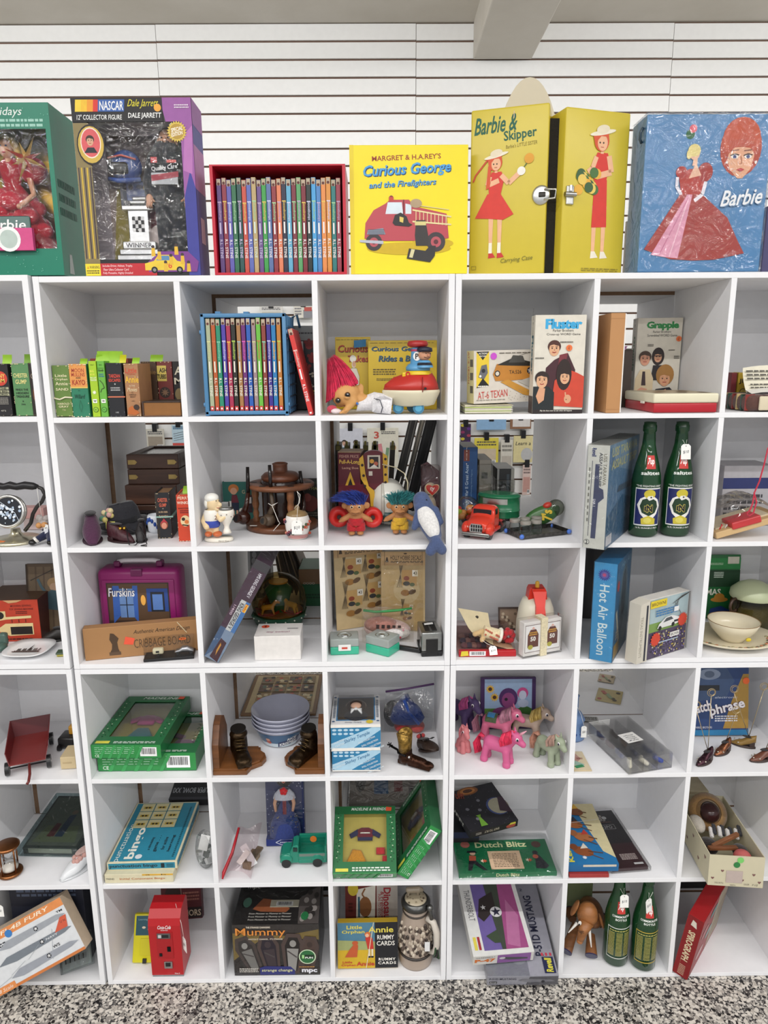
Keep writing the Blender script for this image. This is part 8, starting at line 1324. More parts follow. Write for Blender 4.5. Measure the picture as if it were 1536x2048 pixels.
# -- bingo game boxes
def bingo(lab,bl,br,bk,zb,h,fr,top,side):
    M,w_,d=lies(bl,br,bk,zb,h);return carton('board_game',lab,'board game',M,w_,min(d,.285),h,'d8d0b0',front=fr,top=top,right=side)
bingo('cream bingo game box underneath the blue one',(209,1767),(346,1764),(394,1612),z,.026,lambda a:(a.t('Initial Consonant Bingo',.55,.45,.66,.28,'b86a34',0,.012),a.t('TREND',.08,.5,.12,.16,'2a2a28'),a.r(.55,.82,1,1,'d8a83c'),a.t('a   b',.75,.92,.3,.12,'2a2820')),None,lambda a:a.t('Initial Consonant Bingo',.5,.5,.8,.4,'b86a34',0,.01))
def A(a):
    a.r(.03,.02,.97,.98,'2b86a0');a.r(.03,.58,.97,.98,'2b86a0');a.t('punctuation',.12,.31,.6,.1,'e8e8dc',0,0,90,1);a.t('bingo',.3,.3,.5,.17,'e8e8dc',0,.03,90);[a.t(q,.52+.1*i,.28,.2+.06*(i % 2),.05,'1c2c34',0,.02,90) for i,q in enumerate(('a stimulating','game . . .','for active','learning'))];a.small(.9,.06,.93,.9,30,'1c4a58');a.e(.42,.08,.05,'d8e0e4')
    for i in range(3):
        for j in range(3):a.r(.12+.22*i,.54+.145*j,.325+.22*i,.675+.145*j,'d8cfa0');a.r(.16+.22*i,.585+.145*j,.29+.22*i,.625+.145*j,'c8a838');a.e(.2+.22*i,.605+.145*j,.02,'2a2820');a.e(.25+.22*i,.605+.145*j,.02,'2a2820')
bingo('blue bingo game box with a yellow picture grid lying on the cream one',(210,1741),(350,1737),(396,1603),z+.0262,.022,lambda a:(a.r(.02,.12,.97,.9,'2b86a0'),a.t('punctuation bingo',.38,.5,.68,.55,'16222a',0,.02),a.r(.77,.2,.82,.8,'16222a'),a.small(.85,.25,.95,.75,3,'1c4a58')),A,lambda a:(a.r(.02,.1,.98,.9,'2b86a0'),a.t('punctuation bingo',.5,.5,.85,.5,'16222a',0,.02)))
p=onZ(400,1752,z);t=thing('trinket_bag','clear bag of small clear and white pieces right of the bingo boxes','bag',TR(p.x+.008,p.y+.03,z));g=G();[g.at(TR(.012*math.sin(k*2.2),.01*math.cos(k*1.7),.012+.0095*k) @ ROT(k*40,k*25,k*60)).box(-.011,-.008,-.004,.011,.008,.004,('c8ccca:k','e0e0de:q','a8acaa:q')[k % 3],.001) for k in range(9)];g.build('pieces',t);G().at(TR(.004,-.014,.085) @ ROT(-10,14,0)).box(-.012,0,-.02,.012,.001,.022,'e4e4e2').build('paper_label',t);G().ell((.002,0,.056),(.026,.022,.058),'f4f4f4:x',20,14).build('bag',t)
a0=onZ(335,1615,z);carton('hardback_book','black album with upside-down white title lying behind the bingo boxes','book',TR(a0.x+.01,.315,z+.012) @ ROT(14),.125,.2,.025,'222226',top=lambda a:(a.t('SUPER BOWL XXI',.5,.18,.9,.1,'b8bac0',0,0,180),a.e(.2,.6,.06,'c0c0c4'),a.r(0,0,1,.05,'3a3a40')))
# -- zip bag, doll carton, teal truck
p=onZ(496,1745,z);t=thing('zip_bag','clear zip bag with red seal, holding a wooden block and paper tags','bag',TR(p.x,p.y+.02,z));o=V((p.x,p.y+.02,z));P=lambda px,py,Y:rel(px,py,o,Y);g=G();g.at(ROT(0,0,-18));g.box(-.014,-.012,.002,.01,.045,.022,'8a7458:w',.001);g.box(.0,.0,.024,.018,.05,.03,'6a5a48:w',.001);g.build('wooden_block',t)
g=G();a0=P(500,1704,o.y+.01);g.at(TR(a0.x,.0,a0.z) @ ROT(-20,-35,0)).box(-.014,0,-.03,.008,.001,.03,'e2e4e4',.0005);g.at(TR(a0.x-.014,-.01,a0.z) @ ROT(-20,40,0)).box(-.008,0,-.02,.008,.001,.02,'dcdad4');g.build('paper_tags',t)
q0,q1=onZ(445,1761,z),onY(478,1655,p.y+.06);q1=q1-o;q0=q0-o
g=G();g.sheet(lambda u,v:q0.lerp(q1,v)+V((.075*u*(1-.2*v),-.012*math.sin(math.pi*u)+.02*u*v,.04*math.sin(math.pi*u)*(1-v)+.003*math.sin(9*u+7*v)+.002)),12,12,'f0e6e8:x');g.build('bag',t);G().tube([q0+V((0,0,.004)),q0.lerp(q1,.12)+V((-.002,0,.004)),q0.lerp(q1,.5)+V((.003,0,0)),q1],[.002,.005,.0045,.0035],'b8202c:q',6).build('zip_seal',t)
M,w_,h=stand((533,1694),(609,1692),(528,1560),z);d=.05;t=thing('doll_carton','starry navy carton with doll in a blue gown and red rose','doll box',M @ ROT(-3));g=G();g.box(0,d*.4,0,w_,d,h,'1f2a58:q',.001);a=g.art((0,d*.4,0),(w_,0,0),(0,0,h));rn=random.Random(4);[a.star(rn.random(),rn.random(),.022,.006,4,'c8d0e4') for _ in range(60)];g.box(0,0,0,w_,d*.4,h*.1,'1d2f78:q');a=g.art((0,0,0),(w_,0,0),(0,0,h*.1));a.line([(.25,.5),(.4,.9),(.75,.9),(.85,.5),(.75,.15),(.4,.15),(.25,.5)],.02,'d0d4e4');a.small(.36,.35,.74,.65,1,'c8ccdc');g.build('carton',t);cx=w_*.5
g=G();g.lathe([(w_*.42,h*.11),(w_*.38,h*.3),(w_*.2,h*.5),(w_*.1,h*.6),(w_*.14,h*.72)],'2a3a78:f',24,(cx,d*.25,0),sy=.45);[g.ell((cx+w_*.34*(rn.random()*2-1),d*.02,h*(.14+.3*rn.random())),.0016,'c8b888:m',5,4) for _ in range(30)];g.build('gown',t);g=G();g.lathe([(w_*.3,h*.66),(w_*.26,h*.72),(w_*.14,h*.79)],'c8ccd8:f',24,(cx,d*.25,0),sy=.5);g.box(cx-.004,-.002,h*.46,cx+.006,.003,h*.66,'7a1c2c:f');g.build('shawl',t);g=G();g.ell((cx,d*.25,h*.93),(.012,.012,.016),'d8a484:s');[g.tube([(cx+s*w_*.2,d*.2,h*.7),(cx+s*w_*.25,d*.1,h*.6),(cx+s*w_*.22,.0,h*.5)],[.006,.005,.0035],'d8a484:s') for s in (-1,1)];[g.ell((cx+s*.005,d*.25-.0115,h*.945),(.0026,.001,.002),'1a1418:g') for s in (-1,1)];g.ell((cx,d*.25-.0115,h*.91),(.003,.001,.0012),'b83040:g');g.build('doll_body',t);G().ell((cx,d*.3,h*.94),(.024,.014,.026),'17110f:h').build('hair',t);g=G();[g.ell((cx+.006*math.sin(k*1.3),-.001,h*.79+.006*math.cos(k*1.3)),.006,'c81e28:f',8,6) for k in range(6)];g.build('rose',t);pane(t,.003,h*.1,w_-.003,h-.004,-.003)
M,w_,h=stand((560,1734),(654,1731),(562,1690),z);t=thing('toy_truck','worn teal toy pickup truck with orange price dot','toy truck',M);TL='1c8068:c';L_=w_;W_=.05
sec=lambda x,zt,wd,zb=.01:[(x,W_/2+wd*c,zb if s<0 else zt-(.006 if abs(c)>.45 else 0)) for c,s in ((-.5,-1),(.5,-1),(.5,1),(.44,1.1),(-.44,1.1),(-.5,1))]
g=G();g.rings([sec(0,.028,W_*.8),sec(.006,.036,W_),sec(L_*.22,.04,W_),sec(L_*.28,.058,W_*.9),sec(L_*.36,.062,W_*.9),sec(L_*.4,.06,W_*.9),sec(L_*.405,.024,W_),sec(L_*.98,.024,W_),sec(L_,.022,W_*.9)],TL,sm=False);[g.ell((x,y,.022),(.017,.006,.016),TL) for x in (L_*.14,L_*.8) for y in (.001,W_-.001)];g.build('body',t)
g=G();[g.box(*q,TL,.001) for q in ((L_*.4,-.001,.022,L_,.004,.04),(L_*.4,W_-.004,.022,L_,W_+.001,.064),(L_-.005,0,.022,L_,W_,.06))];[g.box(L_*.44,W_-.0055,.03+.009*k,L_*.97,W_-.004,.036+.009*k,'17705a:c') for k in range(3)];g.box(L_*.42,-.0016,.031,L_*.96,-.0008,.039,'6a7a70:c');g.build('cargo_bed',t);g=G();g.box(L_*.29,-.0,.045,L_*.38,.004,.056,'17302c:q');g.box(L_*.262,.008,.044,L_*.275,W_-.008,.056,'17302c:q');g.build('windows',t)
for x in (L_*.14,L_*.8):
    for y in (.0,W_):G().cyl((x,y-.005,.0125),(x,y+.005,.0125),.0125,'161617:q',24).build('wheel',t)
G().cyl((L_*.7,W_-.0075,.05),(L_*.7,W_-.006,.05),.009,'d8782c',18).build('price_sticker',t)
# -- two outfit boxes, one tipped on its side
def outfit(t,w_,d,h):suit(t,w_,d,h,'6a1c2c:f','23284e:f',('c88a24:f',[(.2,.18),(.4,.14),(.52,.2),(.44,.36),(.3,.38)]),lambda fl:(fl([(.68,.3),(.82,.3),(.82,.4),(.68,.4)],'b8242c:f'),fl([(.78,.18),(.92,.18),(.92,.28),(.78,.28)],'b8242c:f'),fl([(.38,.5),(.62,.5),(.62,.55),(.38,.55)],'23284e:f',.003),fl([(.42,.6),(.58,.6),(.58,.615),(.42,.615)],'d8d4c8:f',.006)))
a0,b0=onZ(667,1756,z),onZ(793,1756,z);a0.y=b0.y=.008;w_=(b0-a0).length;h=.034;T=TR(a0.x,.013,z+.001) @ ROT(34,0,0);nrm=T.to_3x3() @ V((0,0,1));c0=onP(690,1613,T @ V((0,0,h)),nrm);d=min((T.inverted() @ c0).y,.24)
greenbox('green outfit box propped up, maroon shirt and yellow shorts in its window',T,w_,d,h,'MADELINE & FRIENDS',outfit,(.15,.85,.17,.88))
a0,c0=onY(817,1764,.002),onY(885,1668,.002);u=(c0-a0);u.y=0;w_=u.length;a0.z=z+.0005;u.normalize();nb=V((-u.z,0,u.x));T=X(((u.x,nb.x*0,nb.x,a0.x),(0,1,0,.006),(u.z,0,nb.z,a0.z),(0,0,0,1)))
greenbox('green outfit box tipped on edge against the right wall, beside the propped one',T,w_,.24,h,'MADELINE & FRIENDS',outfit,(.15,.85,.17,.88))
a0=onZ(680,1612,z);t=carton('game_board','grey printed board in a clear bag lying behind the outfit boxes','board',TR(.645,.315,z+.001) @ ROT(6,0,0),.225,.24,.014,'8a847c',top=lambda a:(a.r(.02,.02,.98,.98,'968c84'),a.e(.5,.6,.2,'a08470',.2),a.r(.34,.16,.54,.42,'3a6a9c'),a.r(.62,.2,.74,.4,'8a3030'),a.e(.15,.45,.08,'3a3634',.25),a.r(.82,.12,.96,.3,'4a3c40')));G().box(-.006,-.006,0,.231,.246,.018,'f2f2f2:x',.003).build('clear_bag',t)
# -- space game over a dark box, card game in a bag
carton('dark_box','plain black box underneath the space game, against the left divider','box',TR(.932,.13,z),.085,.15,.046,'17181c',front=lambda a:a.r(0,.6,1,1,'1c2440'))
p=onZ(970,1668,z+.015);T=TR(onY(970,1664,.11).x,.11,z+.053) @ ROT(9,0,20) @ TR(-.07,0,0);q=.155
def A(a):a.r(0,0,1,1,'1d1c22');a.e(.42,.92,.22,'7a4a26',.1);a.e(.42,.92,.16,'a86c34',.07);a.e(.42,.92,.1,'4a2c1c',.045);a.e(.8,.42,.22,'3a4878');a.e(.82,.42,.2,'9a9682');a.poly([(.78,.3),(.9,.62),(1,.6),(1,.2)],'3a2834');[a.e(x,y,.035,'6a6a72') for x,y in ((.2,.5),(.42,.42),(.28,.24),(.5,.64))];a.poly([(.26,.06),(.4,.06),(.35,.26),(.38,.32),(.28,.32),(.31,.26)],'6a9a34');a.t('LIFT UFF!',.12,.86,.34,.14,'8a3c24',0,.04,-14);[a.e(rn.random(),rn.random(),.003,'e0e0e8',n=5) for _ in range(40)]
carton('board_game','black space game box with planets and green pawn, tilted on a dark box','board game',T @ TR(.0,0,.006),.15,q,.022,'16161a',top=A,front=lambda a:(a.t('EASY TO FLY',.45,.5,.3,.34,'c8c0a8',0,0,180),a.e(.85,.4,.1,'a04a3c',.3),a.small(.12,.3,.24,.7,2,'9a958a'),a.poly([(.8,.6),(.95,.6),(.94,.9),(.84,.9)],'c8c044')),left=lambda a:a.t('UFF!',.5,.5,.5,.5,'c8c8c0',0,.02))
M,w_,d=lies((921,1757),(1117,1752),(1000,1677),z,.014)
def A(a):
    a.t('Dutch Blitz',.5,.84,.55,.17,'d8d8a8',0,.025);a.poly([(.34,.64),(.68,.64),(.68,.1),(.34,.1)],'dcbc9c');a.small(.38,.16,.64,.58,9,'6a5a4c',.4);a.e(.12,.86,.05,'b86a60');a.e(.88,.82,.05,'5a3a34');a.poly([(.1,.08),(.14,.5),(.2,.5),(.2,.36),(.3,.08),(.26,.08),(.17,.28),(.14,.08)],'201f28');a.poly([(.13,.36),(.14,.52),(.21,.5),(.2,.36)],'b85a44');a.e(.18,.58,.03,'d8b098');a.poly([(.12,.6),(.23,.6),(.21,.66),(.13,.66)],'1c1c24');a.poly([(.8,.1),(.83,.5),(.87,.5),(.94,.16),(.9,.08)],'201f28');a.e(.84,.56,.03,'201f28');a.e(.83,.44,.03,'b85a44');[a.star(x,.34,.03,.012,6,c) for x,c in ((.27,'e8d8c0'),(.29,'c85a3c'),(.74,'e8d8c0'),(.76,'c85a3c'))]
t=carton('card_game','flat green card game with a cream scroll, in a clear bag','card game',M,w_,min(d,.13),.014,'1d7048:q',top=A,front=lambda a:a.t('Dutch Blitz',.5,.55,.24,.7,'d8d8a8',0,.02));d=min(d,.13);g=G();g.sheet(lambda u,v:(-.012+(w_+.024)*u,-.012+(d+.05)*v,.0165+.004*math.sin(9*u+3*v)*math.sin(7*v)+(-.012 if u in (0,1) or v in (0,1) else 0)),18,12,'f6f8f8:x');g.build('clear_bag',t)
# -- horse race game, black figure pack, red box
a0=onZ(1137,1752,z);carton('flat_box','flat red box under the blue horse race game','box',TR(max(a0.x,1.233),.004,z),.105,.14,.01,'a03634')
q=[onZ(px,py,z+.032) for px,py in ((1139,1738),(1271,1720),(1201,1592))];u=q[1]-q[0];T=frameM(q[0]-V((0,0,.018)),u,(0,0,1));w_=u.length
T=TR(1.2325,.012,z+.012) @ ROT(3,0,0)
def A(a):
    a.r(0,0,1,1,'1f6ea4');a.poly([(.45,1),(1,1),(1,.1),(.8,.2),(.7,.5),(.6,.8)],'cfc49a');a.t('Kentucky',.12,.3,.52,.14,'d8cc3c',0,.03,90);[(a.e(.4+.12*(k % 2),.2+.22*k,.2,('8a4a24','a8683c','9a5a2c','7a4420')[k],.07,rot=-20),a.e(.24+.1*(k % 2),.27+.22*k,.08,('7a4020','9a5c34','8a5028','5a3418')[k],.05),a.poly([(.36+.12*(k % 2),.24+.22*k),(.46+.12*(k % 2),.33+.22*k),(.52+.12*(k % 2),.25+.22*k)],('d8d0c0','b83c30','2a2a34','d8a838')[k]),a.line([(.5+.12*(k % 2),.2+.22*k),(.78,.17+.22*k)],.025,'5a3418'),a.line([(.5,.16+.22*k),(.74,.08+.22*k)],.02,'6a3c1c')) for k in range(4)];a.line([(0,.62),(1,.72)],.012,'dcd8d0');a.star(.38,.1,.05,.03,8,'d8dce4')
carton('board_game','blue box lying flat with racing horses and yellow lettering','board game',T,.135,.24,.022,'1c6498:q',top=A,front=lambda a:a.r(.3,.7,.95,1,'d0c8b8'))
t=carton('figure_pack','black figure pack in a clear case, right of the horse race game','figure pack',TR(1.358,.022,z+.001) @ ROT(0,0,5),.098,.24,.01,'33181c:q',top=lambda a:(a.poly([(0,.4),(1,.4),(1,1),(0,1)],'1d191d'),a.t('STAR',.42,.89,.34,.06,'b8b0a8',0,.03),a.t('WARS',.42,.83,.4,.06,'b8b0a8',0,.03),a.e(.62,.86,.07,'c8c8c8'),a.small(.25,.77,.75,.79,1,'8a5a50'),a.t('C-3PO',.5,.69,.4,.05,'c8c8c8'),a.line([(.22,.65),(.78,.65),(.78,.73),(.22,.73),(.22,.65)],.012,'b8b8b8'),a.small(.4,.12,.85,.22,5,'c8b8b4'),a.r(.66,.04,.92,.07,'c8c8c8')));G().box(-.006,-.006,0,.104,.246,.014,'fdfdfd:k',.002).build('clear_case',t)
# -- shoe box of oddments
f0,f1=onY(1417,1784,-.05),onY(1534,1790,-.05);T=TR(onY(1417,1750,-.045).x,-.045,z+.016) @ ROT(-3,0,-6);W_,L_,H_=.135,.28,.085;t=thing('shoe_box','open cream shoe box printed with hearts, sticking out over the edge','box',T);CB='c8c0a4:s'
g=G();[g.box(*q,CB) for q in ((0,0,0,W_,.002,H_),(0,L_-.002,0,W_,L_,H_),(0,.002,0,.002,L_-.002,H_),(W_-.002,.002,0,W_,L_-.002,H_),(.002,.002,0,W_-.002,L_-.002,.002))];a=g.art((0,0,0),(W_,0,0),(0,0,H_))
def heart(a,x,y,s,c):a.poly([(x+s*math.sin(k)**3,y+s*a.asp*(.8*math.cos(k)-.32*math.cos(2*k)-.12*math.cos(3*k))) for k in [6.283*i/20 for i in range(20)]],c)
[heart(a,x,y,.03,'7a5450') for x,y in ((.08,.25),(.25,.5),(.82,.42),(.93,.18),(.62,.22))];a.r(.32,.12,.62,.52,'b8a8a0');a.e(.5,.72,.06,'2c7a40');a.e(.56,.88,.06,'7ac86a');a.t('STOCK OR STYLE',.2,.1,.16,.05,'5a5650',0,0);a.t('WIDTH',.45,.05,.1,.04,'5a5650');a.t('COLOR',.7,.1,.1,.05,'5a5650');a.t('7 1/2',.85,.09,.1,.06,'3a3834',.2);a=g.art((0,L_,0),(0,-L_,0),(0,0,H_));[heart(a,.1+.16*k,.3+.4*(k % 2),.02,'7a5450') for k in range(6)];g.build('carton',t)
def odd(name,lab,cat,g):tag(g.build(name,None,T),lab,cat)
g=G();g.at(TR(.068,.21,.075) @ ROT(50));g.lathe([(.026,.02),(.03,.012),(.034,.002),(.05,-.002),(.052,.001),(.034,.008)],'9a7648:f',32);odd('straw_hat','small straw hat around a brown ball in the shoe box','hat',g)
g=G();g.at(TR(.068,.2,.08)).ell((0,0,0),(.028,.03,.028),'351a1a:g',24,16);odd('wooden_ball','dark brown shiny ball inside the straw hat','ball',g)
g=G();[g.at(TR(.05+.011*k,.13+.01*(k % 2),.064+.004*math.sin(k)) @ ROT(20,30,0)).box(-.005,-.016,-.003,.005,.016,.003,('d8d4d0:f','22222a:f')[k % 2],.001) for k in range(8)];odd('striped_cloth','black and white striped cloth across the middle of the shoe box','cloth',g)
for n_,q,r_,c in (('black cloth scrap at the left front inside the shoe box',(.03,.09,.05),(.024,.03,.018),'241c1a:f'),('dark cloth scrap behind the rounded pink piece in the shoe box',(.105,.07,.05),(.02,.03,.016),'26201e:f'),('pale cloth scrap along the left side of the shoe box',(.026,.17,.062),(.02,.035,.018),'b8b0a4:f')):g=G();g.ell(q,r_,c);odd('cloth_scrap',n_,'cloth',g)
g=G();g.at(TR(.07,.085,.072) @ ROT(0,-8,28)).box(-.045,-.005,-.005,.045,.005,.005,'8a5a3c:w',.001);odd('wooden_stick','square wooden stick lying across the shoe box, upper one','stick',g);g=G();g.at(TR(.055,.06,.066) @ ROT(0,4,12)).box(-.04,-.006,-.004,.04,.006,.004,'7a4c30:w',.001);odd('wooden_stick','wooden stick in the shoe box, beneath the upper one','stick',g)
g=G();g.ell((.095,.035,.06),(.022,.022,.018),'b85a58:s');odd('pink_piece','rounded pink piece at the front of the shoe box','toy part',g)
G().box(1.6,.3,z+.001,1.72,.42,z+.04,'a89c80',.002) and tag(G().box(1.6,.3,z+.001,1.74,.42,z+.05,'a89c80',.002).build('carton_lid',None),'tan carton lying in the back shelf behind the shoe box','box')
# ================================================================ bottom row
z=Z[6]
ang=R(28);T=TR(-.288,-.062,.0125) @ ROT(-15) @ X.Rotation(-ang,4,'Y')
def A(a):
    a.r(0,0,1,1,'d2d4d6');a.r(0,.86,1,1,'d8884c');a.r(0,0,1,.05,'c87840');a.r(0,.0,.3,.12,'d8884c');a.t('1/48 Scale',.17,.06,.2,.06,'e8d8c8',.3);a.t('FJ-4B FURY',.62,.93,.5,.09,'f0e0c8',.2,.015);a.e(.44,.88,.035,'3a78b8');a.small(.1,.68,.38,.8,3,'3a3c44')
    for y,c,l in ((.72,'9a9ea4',.3),(.47,'737a82',.1),(.2,'9498a0',.3)):a.poly([(.2+l*.3,y-.03),(.3+l*.3,y+.06),(.9,y+.05),(.98,y),(.9,y-.04),(.4,y-.08)],c);a.e(.68,y+.005,.022,'23262e');a.star(.68,y+.005,.02,.008,5,'d8d8d8')
    a.poly([(.82,.5),(.92,.7),(.98,.7),(.95,.5)],'c8583c');a.t('NAVY',.78,.475,.12,.035,'e0e2e4',.1,.01);a.t('U N',.93,.62,.05,.04,'2a2a30');a.t('WS',.78,.3,.07,.05,'1c1e24',0,.01);a.t('TM',.94,.8,.06,.035,'1c1e24',0,.01);[a.line([(.1+.2*k,.12+.1*(k % 3)),(.3+.17*k,.2+.13*(k % 4))],.003,'a0a6ac') for k in range(5)]
carton('kit_box','large jet kit box with orange border, tipped over the edge at lower left','model kit',T,.286,.045,.15,'c8b49c',front=A)
carton('kit_box','dark navy kit box behind the tipped jet kit box','model kit',TR(-.27,.06,z+.002) @ ROT(0,0,0),.2,.1,.262,'1c1f2c',front=lambda a:(a.small(.1,.8,.9,.9,2,'4a5468'),a.r(0,.94,1,1,'2a2c34')))
a0,b0=onZ(124,1960,z),onZ(198,1934,z);t=carton('train_pack','grey zip bag with a train picture and blue dot, leaning at lower left','pack',TR(a0.x,max(a0.y,.003)+.01,z+.002) @ ROT(-38,-22,0),.085,.008,.065,'8e9492',front=lambda a:(a.r(.04,.06,.96,.94,'8a8e8e'),[a.r(.1+.08*k,.25,.16+.08*k,.45,('2a2c30','6a6e70')[k % 2]) for k in range(10)],[a.r(.15+.09*k,.5,.19+.09*k,.62,'2a2c30') for k in range(7)],a.e(.5,.75,.08,'3a78b8')));G().box(-.006,-.004,-.005,.091,.01,.078,'eef2f2:x',.002).build('bag',t)
# -- toy vending machine
M,w_,h=stand((305,1954),(368,1953),(303,1836),z);t=thing('vending_machine_toy','small red soda vending machine with white script and a hanging tag','toy',M);VR='b0161e:q';d=.075
g=G();pr=[(.0,.006),(.0,h*.86),(.006,h*.96),(.022,h*1.05),(d-.01,h*1.08),(d,h*1.02),(d,.006)];g.rings([[(x,y,q) for y,q in pr] for x in (0,w_)],VR,sm=False);g.build('body',t);G().box(.001,.001,0,w_-.001,d-.001,.0065,'9a9a9c:m').build('base',t)
g=G();a=g.art((0,0,0),(w_,0,0),(0,0,h));a.t('Coca-Cola',.5,.84,.42,.06,'f0ecec',.5,.02);a.t('IN BOTTLES',.5,.79,.22,.018,'f0ecec',0,.01);a.t('Have A',.8,.06,.16,.025,'f0ecec',.2);[g.box(*[q*s for q,s in zip(b_,(w_,1,h,w_,1,h))],c,.0008) for b_,c in (((.26,-.003,.66,.68,0,.745),'8a8a8c:m'),((.42,-.0036,.68,.62,-.003,.725),'1a1a1c'),((.3,-.0036,.68,.4,-.003,.725),'c8c8c8'),((.42,-.004,.16,.68,0,.27),'b0b0b0:m'),((.47,-.0045,.2,.62,-.004,.26),'141416'),((.55,-.003,.44,.66,0,.52),'2a2a2c:m'),((.29,-.003,.36,.38,0,.41),'3a3a3c:m'),((.24,-.0012,.32,.74,0,.76),'a4141c:q'))];g.build('controls',t)
price_tag(t,(w_+.008,.0,h*.66),.022,.042,'$5',rz=-50,string=[(w_*.8,.03,h*1.09),(w_+.004,.0,h*.9),(w_+.008,-.001,h*.67)])
p=onZ(258,1945,z);t=thing('yellow_toy','yellow toy with a teal picture panel, half hidden behind the vending machine','toy',TR(p.x,max(p.y,.05),z) @ ROT(-24,0,0));g=G();g.box(0,0,0,.075,.016,.125,'d0c81c:q',.003,True);g.box(.02,-.003,.02,.06,0,.062,'c8c018:q',.001);g.box(.03,-.004,.0,.04,0,.012,'1c1a10');g.build('body',t);g=G();a=g.art((.006,-.0003,.07),(.063,0,0),(0,0,.05));a.r(0,0,1,1,'23505c');a.t('Learning',.3,.8,.4,.12,'8ab0b8');[a.e(x,y,.08,c,.06) for x,y,c in ((.35,.4,'d8c8b0'),(.6,.3,'c86a50'),(.8,.45,'8ab0c0'))];g.build('picture_panel',t)
a0,b0=onY(335,1880,.22),onY(432,1880,.22);carton('card_game','dark red card game box with a string, leaning behind the vending machine','card game',TR(a0.x,.19,z+.014) @ ROT(-16,-4,0),.12,.02,.13,'4c1a20',front=lambda a:(a.t('AUTHORS',.62,.86,.7,.14,'a8906c',0,.015),a.e(.3,.55,.2,'2a1616',.22),a.small(.55,.4,.95,.62,3,'8a5a50'),a.r(0,.03,1,.26,'1c1214'),a.t('AUTHORS',.6,.14,.75,.14,'b8a890',0,.02),a.line([(.52,0),(.5,1)],.006,'b8b0a0')))
# -- mummy kit box
M,w_,h=stand((470,1951),(640,1949),(464,1850),z)
def cof(a,x,y,s,c,f,r_):q=lambda u,v:(x+(u*math.cos(r_)-v*math.sin(r_))*s,y+(u*math.sin(r_)+v*math.cos(r_))*s*a.asp);a.poly([q(-.1,-.34),q(-.16,.12),q(-.09,.3),q(.09,.3),q(.16,.12),q(.1,-.34)],'4a3c38');a.poly([q(-.07,-.3),q(-.11,.1),q(-.06,.24),q(.06,.24),q(.11,.1),q(.07,-.3)],c);a.poly([q(-.05,-.3),q(-.08,.06),q(.08,.06),q(.05,-.3)],f);a.e(*q(0,.14),.045*s,f,.055*s*a.asp);a.line([q(-.07,.02),q(.06,-.08)],.02*s,'4a4444')
def A(a):
    a.r(0,0,1,1,'231d1c');a.poly([(0,.3),(.3,.68),(.62,.72),(1,.7),(1,.98),(0,.98)],'8a7434');a.poly([(0,.84),(0,1),(1,1),(1,.9),(.6,.78)],'2a2220');cof(a,.17,.44,.78,'2a2222','8a8884',.35);cof(a,.42,.45,.82,'231c26','3a3034',.15);cof(a,.69,.46,.85,'1c1716','8e8c88',-.05);cof(a,.88,.46,.72,'4a3a34','3a2c28',-.1)
    a.t('Mummy',.33,.84,.58,.19,'3a1c10',0,.03);a.t('Mummy',.325,.845,.58,.19,'d88a3c',0,.005);a.t('THE STRANGE CHANGING',.3,.955,.28,.035,'e8dcc8',0,.02);a.t('WATCH IT CHANGE... IT\'S STRANGE',.38,.725,.4,.03,'e8dcc8',0,.015);a.poly([(.3,.02),(.3,.16),(.36,.19),(.66,.18),(.71,.1),(.71,.02)],'2c3070');a.t('strange change',.5,.1,.36,.07,'d8d8a0',.1,.01);a.small(.06,.07,.28,.16,3,'d0ccc4');a.e(.86,.37,.1,'c8d8b8');a.e(.86,.37,.088,'2c6a3c');a.r(.78,.33,.94,.41,'16301c');a.t('1',.81,.37,.03,.07,'9ad088',0,.02);a.t('FUN',.88,.35,.09,.035,'f0f4ec',0,.03);a.t('mpc',.88,.08,.18,.09,'e4e4ec',0,.04);a.small(.76,.16,.94,.18,1,'d8a04c')
def B2(a):a.r(0,0,1,1,'201d1d');a.poly([(.2,.36),(.3,.3),(.6,.28),(.64,.36),(.55,.55),(.3,.62)],'a8623c');a.r(.4,.4,.74,.58,'d0ccb8');a.bars(.47,.43,.67,.54);a.e(.12,.52,.05,'5a8a78',.12);[a.t('From Monster to Mummy to Monster',.42,.1+.07*k,.5,.05,'c8c4bc',.1) for k in range(3)];a.poly([(.76,0),(.74,.6),(.98,.95),(1,0)],'4a4442');[a.e(.8+.15*rn.random(),.1+.7*rn.random(),.03,('8a8480','2a2624')[k % 2],.07) for k in range(14)];a.e(.83,.18,.045,'1f6a3c',.1);a.t('mpc',.16,.88,.15,.1,'a8a49c')
o=carton('kit_box','brown mummy model kit box with orange title and green seal','model kit',M,w_,.15,h,'241e1e:q',front=A,top=B2);G().box(-.001,-.001,0,w_+.001,.151,h+.001,'f6f6f6:x').build('shrink_wrap',o)
tag(G().box(.38,.32,z,.58,.42,z+.1,'211c1a',.002).build('dark_box',None),'dark box in the back shelf behind the mummy kit','box')
